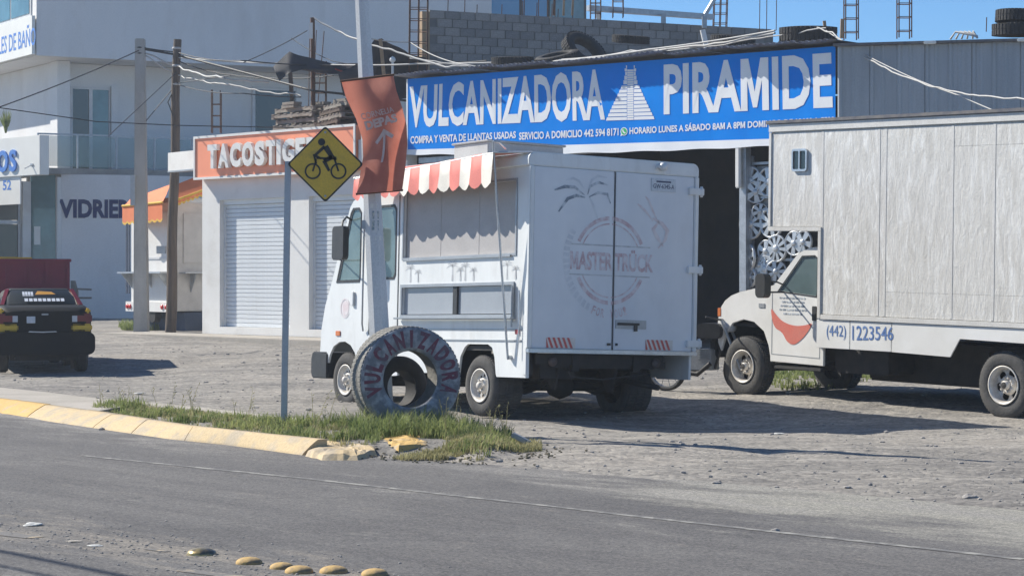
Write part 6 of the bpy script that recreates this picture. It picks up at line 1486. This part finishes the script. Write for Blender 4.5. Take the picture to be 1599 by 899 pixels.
# terracotta fabric banner on the lamp pole
YB = YP - .26
Lp = [(533, 127), (540, 152), (556, 186), (566, 218), (567, 245), (562, 275), (557, 303)]
Rp = [(614, 117), (619, 142), (628, 168), (635, 196), (636, 226), (633, 262), (628, 297)]
def tb(u, v):
    i = min(int(v * 6), 5); f = v * 6 - i; l_ = Vector(Lp[i]) * (1 - f) + Vector(Lp[i + 1]) * f; r_ = Vector(Rp[i]) * (1 - f) + Vector(Rp[i + 1]) * f
    q = l_ * (1 - u) + r_ * u; return at(q.x, q.y, YB + .10 * math.sin(u * PI * 1.3 + v * 3) - .06 * math.sin(v * 6) - .02)
tbn = thing('pole_banner', 'terracotta fabric banner with an upward arrow tied to the lamp pole', 'banner', at(585, 120, YB))
g = MB(); NU, NV = 14, 24; g.add([tb(i / NU, j / NV) for i in range(NU + 1) for j in range(NV + 1)], [(i * (NV + 1) + j, (i + 1) * (NV + 1) + j, (i + 1) * (NV + 1) + j + 1, i * (NV + 1) + j + 1) for i in range(NU) for j in range(NV)], True); g.build('banner_cloth', M['terra'], tbn, world=True)
def tput(name, fn):
    g = MB(); fn(g); return g.build(name, mat('pale_banner_print', (.66, .52, .48), .7, 0, (.56, .40, .36), 14, bump=0), tbn, world=True)
fy = Vector((0, -.012, 0))
tput('lettering', lambda g: put(g, 'CORNELIA', lambda u, v: tb(.12 + .70 * u, .355 - .05 * v) + fy, .01))
tput('lettering', lambda g: put(g, 'DEPAS', lambda u, v: tb(.14 + .70 * u, .445 - .075 * v) + fy, .05))
def arrow(g):
    for poly in ([(.43, .755), (.48, .755), (.525, .50), (.475, .50)], [(.50, .468), (.28, .565), (.33, .59), (.50, .515)], [(.50, .468), (.50, .515), (.66, .575), (.71, .55)]):
        ps = []
        for i in range(len(poly)):
            a = Vector(poly[i]); b_ = Vector(poly[(i + 1) % len(poly)])
            for k in range(4): ps.append(a + (b_ - a) * k / 4)
        tt = tessellate_polygon([[Vector((q.x, q.y, 0)) for q in ps]]); g.add([tb(q.x, q.y) + fy for q in ps], tt)
tput('arrow', arrow)
for v_ in (0, 1):
    g = MB(); g.tube([tb(-.02, v_), tb(1.02, v_)], .013, 6); g.build('banner_rod', M['rust'], tbn, world=True)

# ================================================================== bicycle sign
SY = 26.2; p = at(443.5, 664, SY); p.z = .10; tpp = at(450, 252, SY)
bs = thing('bicycle_sign', 'yellow diamond bicycle warning sign on a thin grey post', 'sign', p)
g = MB(); g.beam(p, tpp, .07, .07); g.build('post', M['polegrey'], bs, world=True, bev=.006)
g = MB(); g.beam(at(450, 256, SY - .02), at(500, 256, SY - .02), .05, .03); g.build('bracket', M['polegrey'], bs, world=True)
SC = at(508, 256.5, SY - .07); pxm = SY / FP
def sp(px, py, dy=0): return Vector(((px - 508) * pxm, dy, (256.5 - py) * pxm))
def rdiamond(h, r=.05):
    out = []
    for k in range(4):
        a = R(90 * k); c_ = Vector((math.cos(a), math.sin(a))) * (h - r * 1.414)
        for i in range(5): t = a + R(-45 + 22.5 * i); out.append((c_.x + r * math.cos(t), c_.y + r * math.sin(t)))
    return out
sgn = MB(); hd_ = 59.5 * pxm; sgn.prism([rdiamond(hd_, .03)], 0, .012); sgn.v = [v + SC for v in sgn.v]; sgn.build('sign_rim', M['signblack'], bs, world=True)
sgn = MB(); sgn.prism([rdiamond(hd_ - .025, .028)], -.003, -.0005); sgn.v = [v + SC for v in sgn.v]; plt = sgn.build('sign_plate', M['signyellow'], bs, world=True)
pg = MB()
def sring(cx, cy, r, w): pg.prism([[(p_.x, p_.z) for p_ in [sp(cx + (r) * math.cos(t), cy + r * math.sin(t)) for t in [2 * PI * i / 28 for i in range(28)]]], [(p_.x, p_.z) for p_ in [sp(cx + (r - w) * math.cos(t), cy + (r - w) * math.sin(t)) for t in [2 * PI * i / 28 for i in range(28)]]]], -.008, -.004)
def sline(x0, y0, x1, y1, w, w2=None):
    d = Vector((x1 - x0, y1 - y0)).normalized(); nn = Vector((-d.y, d.x)); w2 = w2 or w
    P = [(x0 + nn.x * w / 2, y0 + nn.y * w / 2), (x1 + nn.x * w2 / 2, y1 + nn.y * w2 / 2), (x1 - nn.x * w2 / 2, y1 - nn.y * w2 / 2), (x0 - nn.x * w / 2, y0 - nn.y * w / 2)]
    pg.prism([[(q.x, q.z) for q in [sp(a, b) for a, b in P]]], -.0095, -.004)
sring(488.5, 267.5, 12.6, 2.6); sring(528.5, 267.5, 12.6, 2.6)
q_ = [sp(502.3 + 5.6 * math.cos(t), 222 + 5.6 * math.sin(t)) for t in [2 * PI * i / 18 for i in range(18)]]; pg.prism([[(a.x, a.z) for a in q_]], -.009, -.004)
sline(508, 229, 519, 246, 9, 7); sline(507, 229, 492, 243, 5, 4); sline(492, 243, 502, 248, 4, 3); sline(490, 241, 494, 256, 3); sline(494, 247, 523, 248, 3); sline(494, 249, 488.5, 267.5, 2.6)
sline(519, 245, 506, 252, 8, 6); sline(506, 251, 514, 267, 6, 4); sline(521, 244, 528.5, 267.5, 3); sline(523, 245, 524, 250, 4)
pg.v = [v + SC for v in pg.v]; pg.build('bicycle_symbol', M['signblack'], bs, world=True)
for (a, b) in ((508, 207), (508, 306)):
    g = MB(); g.lathe([(.001, -.012), (.012, -.01), (.014, -.003)], SC + sp(a, b), n=8); g.build('bolt', M['polegrey'], bs, world=True)

# ================================================================== big painted tyre planter
TY = 25.7; BTp = at(642, 592, TY); TB = Fr(BTp, 20, 0, 0)
Ro = .585; Ri = .315; Wt = .42
tyb = thing('painted_tyre', 'huge half-buried tyre with VULCANIZADORA painted around its blue-grey face', 'tyre', TB)
g = MB(); g.lathe([(Ri, .03), (Ri + .02, .0), (Ri + .05, -.012), (Ro - .04, -.012), (Ro - .012, .0), (Ro, .03)], n=64); g.build('sidewall', M['tyreface'], tyb)
g = MB(); g.lathe([(Ro, .03), (Ro + .004, Wt * .5), (Ro, Wt - .03), (Ro - .03, Wt), (Ri + .03, Wt), (Ri, Wt - .04), (Ri + .09, Wt * .6), (Ri + .09, Wt * .3), (Ri, .03)], n=64)
for k in range(70):
    a = 2 * PI * k / 70; c, s_ = math.cos(a), math.sin(a); r0 = Vector((c, 0, s_)); t = Vector((-s_, 0, c)) * .019
    for (ya, yb_) in ((.02, Wt * .3), (Wt * .35, Wt * .65), (Wt * .7, Wt - .02)):
        lo = r0 * (Ro - .005); hi = r0 * (Ro + .006); A = Vector((0, ya, 0)); Bv = Vector((0, yb_, 0)); g.hexa([lo - t + A, lo + t + A, lo + t + Bv, lo - t + Bv], [hi - t + A, hi + t + A, hi + t + Bv, hi - t + Bv])
g.build('tread', M['treaddust'], tyb)
g = MB(); circtext(g, 'VULCANIZADORA', 0, 0, Ri + .04, Ro - .035, 204, -24, -.0155, .05); g.build('lettering', mat('maroon_brush_lettering', (.17, .04, .07), .75, 0, (.13, .09, .12), 11, .45, .65, bump=.1), tyb)
T2 = Fr(at(630, 605, TY + .52), 38, -4)
t2_ = thing('tyre', 'plain smaller black tyre standing inside and behind the painted tyre', 'tyre', T2)
g = MB(); r0_, r1_, w2 = .20, .36, .27; g.lathe([(r0_, .03), (r0_ + .03, .0), (r1_ - .05, -.006), (r1_, .03), (r1_, w2 - .03), (r1_ - .04, w2), (r0_ + .02, w2), (r0_, w2 - .03), (r0_ + .06, w2 * .5), (r0_, .03)], n=48); g.build('carcass', M['rubber'], t2_)
g = MB(); g.lathe([(r1_ + .001, .035), (r1_ + .006, w2 * .5), (r1_ + .001, w2 - .035)], n=48)
g.build('tread', M['dusty_rubber'], t2_)

# ================================================================== road studs
studs = [((315, 866), .155, 'brass', 'largest worn metal road stud, set apart at the left'), ((389, 880), .135, 'bumpyellow', 'yellow road stud second from the left'), ((440, 887.5), .12, 'bumpyellow', 'yellow road stud in the middle of the row'), ((467, 894), .14, 'bumpyellow', 'yellow road stud overlapping the middle one from the front'), ((521, 894), .14, 'bumpyellow', 'yellow road stud right of the overlapping pair'), ((585, 898), .13, 'bumpyellow', 'rightmost yellow road stud, cut by the bottom of the picture')]
for (pp, rr_, m_, lb) in studs:
    c = gr(*pp); g = MB(); r_ = rr_ * .62; prof = [(r_ * 1.0, -.01), (r_, .006)] + [(r_ * math.cos(t), .006 + r_ * .42 * math.sin(t)) for t in [PI / 2 * i / 8 for i in range(1, 9)]]
    prof[-1] = (.0005, prof[-1][1]); g.lathe(prof, (0, 0, 0), ax='z', n=28); o = g.build('road_stud', M[m_], label=lb, cat='road stud', group='domed road studs along the lane divider'); o.location = (c.x, c.y, .004)

# ================================================================== taxi at the left
TX = Fr(Vector((at(70, 500, 41).x, 41, ground_z(at(70, 500, 41).x, 41))), 16)
tx = thing('taxi', 'dark saloon taxi with red and yellow tail corners and stickers on its rear window', 'car', TX)
# local: x right, y forward (away), z up; body as cross-sections along y
def sect(y, w, zb, zt, r=.08, n=4): return [(a, y, b) for a, b in rr(-w, w, zb, zt, r, n)]
def loft(secs, name, m, parent, caps=True):
    g = MB(); k = len(secs[0]); vs = [v for s_ in secs for v in s_]
    g.add(vs, [(i * k + j, i * k + (j + 1) % k, (i + 1) * k + (j + 1) % k, (i + 1) * k + j) for i in range(len(secs) - 1) for j in range(k)], True)
    if caps: g.add(secs[0], [tuple(range(k))]); g.add(secs[-1], [tuple(range(k))])
    return g.build(name, m, parent)
loft([sect(-.02, .70, .40, 1.10, .16, 5), sect(.05, .80, .36, 1.15, .17, 5), sect(.25, .84, .33, 1.19, .17, 5), sect(.9, .85, .31, 1.21, .15, 5), sect(1.3, .85, .30, 1.16, .14, 5), sect(3.3, .84, .30, 1.10, .14, 5), sect(4.1, .80, .34, .98, .15, 5), sect(4.25, .70, .42, .88, .15, 5)], 'body', M['carblack'], tx)
def cab_ring(y, w0, z0, w1, z1): return [(-w0, y, z0), (w0, y, z0), (w0 * .5 + w1 * .5 + .02, y, (z0 + z1) / 2 + .02), (w1, y, z1 - .05), (w1 - .09, y, z1), (-w1 + .09, y, z1), (-w1, y, z1 - .05), (-(w0 * .5 + w1 * .5) - .02, y, (z0 + z1) / 2 + .02)]
loft([cab_ring(.70, .70, 1.15, .66, 1.22), cab_ring(.95, .73, 1.15, .62, 1.38), cab_ring(1.22, .74, 1.14, .58, 1.475)], 'rear_window', M['taxiglass'], tx)
loft([cab_ring(1.23, .75, 1.13, .585, 1.482), cab_ring(1.6, .76, 1.12, .60, 1.50), cab_ring(2.4, .76, 1.10, .60, 1.49), cab_ring(3.1, .72, 1.06, .5, 1.13)], 'cabin', M['carblack'], tx)
for s_ in (-1, 1):
    g = MB(); g.beam((s_ * .70, .72, 1.19), (s_ * .575, 1.24, 1.47), .07, .05); g.build('roof_pillar', M['carred'], tx)
    a, b_ = (.46, .83) if s_ > 0 else (-.83, -.46)
    g = MB(); g.box(a, b_, -.05, .1, .74, .875); g.build('yellow_stripe', M['caryellow'], tx, bev=.03)
    g = MB(); g.box(a + .02 if s_ > 0 else a, b_ if s_ > 0 else b_ - .02, -.04, .12, .88, 1.06); tlm = g.build('tail_light', M['carred'], tx, bev=.035)
    g = MB(); c_ = s_ * .52; g.box(c_ - .045, c_ + .045, -.045, -.035, .91, 1.02); g.build('reverse_lens', M['whitelens'], tlm)
    g = MB(); g.box(s_ * .76 - .05, s_ * .76 + .05, .0, .3, 1.06, 1.15); g.build('wing_corner', M['caryellow'], tx, bev=.03)
g = MB(); g.prism([rr(-.87, .87, .33, .73, .12, 6)], -.17, .08); g.build('rear_bumper', M['carblack'], tx, bev=.04)
g = MB(); g.box(-.32, -.17, -.06, -.03, .89, 1.01); g.build('licence_plate', M['plate'], tx, bev=.004)
g = MB(); g.prism([[(-.30, .735), (-.05, .725), (.2, .735), (.18, .75), (-.05, .743), (-.28, .752)]], -.18, -.165); g.build('chrome_strip', M['chrome'], tx)
g = MB(); g.box(-.40, .42, -.035, -.015, 1.10, 1.112); g.build('boot_gap', M['chassis'], tx)
g = MB(); g.box(-.06, .06, -.05, -.02, 1.03, 1.06); g.build('boot_handle', M['trim'], tx, bev=.005)
def rw(u, v, o=.012): # rear window surface
    return Vector((-.62 + 1.24 * u, .75 + .42 * v - o * .6, 1.235 + .22 * v + o))
g = MB(); g.add([rw(.42, .55, .032), rw(.72, .58, .032), rw(.66, .78, .032), rw(.46, .84, .032)], [(0, 1, 2, 3)]); g.build('sticker', mat('amber_sticker', (.8, .38, .05), .4), tx)
g = MB()
for k in range(9):
    u = .26 + k * .065; g.add([rw(u, .02, .03), rw(u + .05, .02, .03), rw(u + .05, .26, .03), rw(u, .26, .03)], [(0, 1, 2, 3)])
for k in range(4):
    u = .24 + k * .04; g.add([rw(u, .45, .03), rw(u + .034, .45, .03), rw(u + .034, .8, .03), rw(u, .8, .03)], [(0, 1, 2, 3)])
g.build('sticker_lettering', M['bannerwhite'], tx, kind='stuff')
for s_ in (-1, 1):
    for yy in (.75, 3.4):
        w_ = wheel(tx, s_ * .80, yy, .29, .29, .2, .17); w_.rotation_euler = (0, 0, R(90 if s_ > 0 else -90))
g = MB(); g.box(-.6, .6, .1, 3.9, .22, .34); g.tube([(-.5, -.12, .28), (-.5, .6, .28)], .03); g.build('underbody', M['chassis'], tx)
# maroon trailer box beyond the taxi
MT = Fr(Vector((at(112, 500, 44).x, 44.2, ground_z(-8.5, 44.2))), 11)
mt = thing('cargo_trailer', 'maroon metal box trailer standing beyond the taxi', 'trailer', MT)
zt_ = MT.at(100, 405).z; xr_ = MT.at(109, 430).x
g = MB(); g.box(xr_ - 2.1, xr_, 0, .05, .75, zt_); g.box(xr_ - .05, xr_, .052, 3.0, .75, zt_); g.box(xr_ - 2.1, xr_ - 2.05, .052, 3, .75, zt_); g.box(xr_ - 2.045, xr_ - .055, .06, 3.0, .75, .8); g.build('box_side', M['maroon'], mt)
for k in range(6):
    g = MB(); x_ = xr_ - .03 - k * .40; g.box(x_ - .03, x_ + .03, -.035, -.002, .76, zt_ - .06); g.build('rib', M['maroon'], mt)
g = MB(); g.box(xr_ - 2.12, xr_ + .03, -.05, .06, zt_ - .05, zt_ + .01); g.build('top_rail', M['maroon'], mt, bev=.01)
g = MB(); g.prism([[(xr_ - 1.35, zt_ + .012), (xr_ - .7, zt_ + .012), (xr_ - .72, zt_ + .04), (xr_ - 1.3, zt_ + .05)]], 0, .1); g.build('load_edge', M['yellowtrim'], mt)
for s_ in (xr_ - 1.9, xr_ - .2):
    wheel(mt, s_, 1.4, .34, .34, .2, .19).rotation_euler = (0, 0, R(90))
g = MB(); g.box(xr_ - 1.9, xr_ - .2, .2, 3.5, .6, .74); g.build('chassis_frame', M['chassis'], mt)
sc = thing('scrap_frame', 'grey wooden forked frame sticking out right of the maroon trailer', 'frame', at(113, 520, 43.5))
g = MB(); c_ = lambda px, py: at(px, py, 43.5); g.prism([[(c_(a, b).x, c_(a, b).z) for a, b in ((111, 438), (117, 438), (122, 456), (122, 470), (118, 474), (111, 474))]], 43.45, 43.55); g.beam(c_(120, 451), c_(143, 452), .05, .035); g.beam(c_(120, 465), c_(143, 465), .05, .035); g.build('frame_board', M['palewood'], sc, world=True)
g = MB(); g.beam(c_(113, 474), Vector((c_(113, 474).x, 43.5, ground_z(-8.3, 43.5))), .06); g.build('frame_post', M['wood'], sc, world=True)

# ================================================================== motorcycle between the trucks
MC = Fr(Vector((at(1098, 500, 33.6).x, 33.6, ground_z(2.8, 33.6))), -35)
mc = thing('motorcycle', 'dark motorcycle parked between the food truck and the box truck', 'motorcycle', MC)
for xx_ in (-.62, .68):
    g = MB(); g.lathe([(.30, -.04), (.315, -.05), (.33, -.03), (.33, .03), (.315, .05), (.30, .04), (.30, -.04)], (xx_, 0, .33), n=28)
    wh = g.build('tyre', M['rubber'], mc)
    g = MB(); g.lathe([(.27, -.03), (.30, -.03), (.30, .03), (.27, .03), (.27, -.03)], (xx_, 0, .33), n=28); g.lathe([(.05, -.07), (.05, .07)], (xx_, 0, .33), n=12)
    for k in range(12):
        a = 2 * PI * k / 12; g.tube([(xx_ + .05 * math.cos(a), 0, .33 + .05 * math.sin(a)), (xx_ + .28 * math.cos(a + .2), 0, .33 + .28 * math.sin(a + .2))], .005, 4)
    g.build('spoked_rim', M['galv'], wh)
g = MB()
for y_ in (-.09, .09): g.tube([(.68, y_, .33), (.40, y_, .95), (.36, y_, 1.05)], .022)
g.build('front_fork', M['galv'], mc)
g = MB(); g.tube([(.38, 0, .9), (.0, 0, .78), (-.45, 0, .75)], .025); g.tube([(.38, 0, .88), (.2, 0, .35), (-.2, 0, .3), (-.3, 0, .7)], .022); g.tube([(-.62, -.08, .33), (-.2, -.08, .36)], .02); g.tube([(-.62, .08, .33), (-.2, .08, .36)], .02); g.build('frame', M['black'], mc)
g = MB(); bmx = rr(-.05, .36, .78, 1.0, .09); g.prism([bmx], -.12, .12); g.build('fuel_tank', M['black'], mc, bev=.04)
g = MB(); g.prism([[(-.7, .86), (-.05, .80), (-.03, .86), (-.3, .90), (-.7, .95)]], -.12, .12); g.build('saddle', M['black'], mc, bev=.03)
g = MB(); g.box(-.15, .2, -.12, .12, .32, .62)
for k in range(5): g.box(-.02, .18, -.15, .15, .48 + k * .035, .49 + k * .035)
g.build('engine', M['galv'], mc, bev=.01)
g = MB(); g.tube([(.2, -.14, .42), (.0, -.16, .26), (-.7, -.17, .34)], .035); g.build('exhaust', M['chassis'], mc)
g = MB(); g.tube([(.25, -.36, 1.10), (.33, -.18, 1.06), (.36, 0, 1.05), (.33, .18, 1.06), (.25, .36, 1.10)], .014); g.build('handlebar', M['black'], mc)
g = MB(); g.lathe([(.001, .12), (.08, .1), (.09, 0), (.06, -.08)], (.42, 0, .96), ax='x', n=16); g.build('headlamp', M['whitelens'], mc)
g = MB(); g.add([(xx, y, z) for xx, z in ((.45, .66), (.68, .72), (.92, .60)) for y in (-.06, .06)], [(0, 1, 3, 2), (2, 3, 5, 4)], True); g.add([(xx, y, z) for xx, z in ((-.95, .62), (-.66, .73), (-.4, .70)) for y in (-.07, .07)], [(0, 1, 3, 2), (2, 3, 5, 4)], True); g.build('mudguards', M['black'], mc, kind='stuff')
g = MB(); g.box(-.85, -.78, -.06, .06, .72, .8); g.build('tail_light', M['redlens'], mc)
# junk behind the front wheel of the box truck
for i, (px, py, s_, m_, lb) in enumerate(((1228, 600, .12, 'black', 'small dark bundle lying on the weeds beneath the truck cab'), (1244, 602, .09, 'litter', 'pale plastic bag lying beside the dark bundle under the cab'), (1262, 604, .07, 'stone', 'stone lying right of the bag beneath the truck cab'))):
    rock('bundle' if i < 2 else 'rock', px, py, s_, lb, M[m_], .7, 'bundle' if i < 2 else 'rock', z=.1)

# ------------------------------------------------------------------ thin mist volume added to lift dark tones in place of windscreen glare
hzm = bpy.data.materials.new('glare_veil_volume'); hzm.use_nodes = True; hn = hzm.node_tree.nodes; hl = hzm.node_tree.links; hn.remove(hn['Principled BSDF'])
pv = hn.new('ShaderNodeVolumePrincipled'); pv.inputs['Color'].default_value = (.82, .90, 1, 1); pv.inputs['Density'].default_value = .0008; pv.inputs['Anisotropy'].default_value = .3
hl.new(pv.outputs[0], hn['Material Output'].inputs['Volume'])
gx = [v.co for v in bpy.data.objects['ground'].data.vertices]; ex = max(max(abs(c.x), abs(c.y)) for c in gx) + 10
g = MB(); g.box(-ex, ex, -ex, ex, -1.3, 15.5); g.build('glare_veil', hzm, kind='stuff')
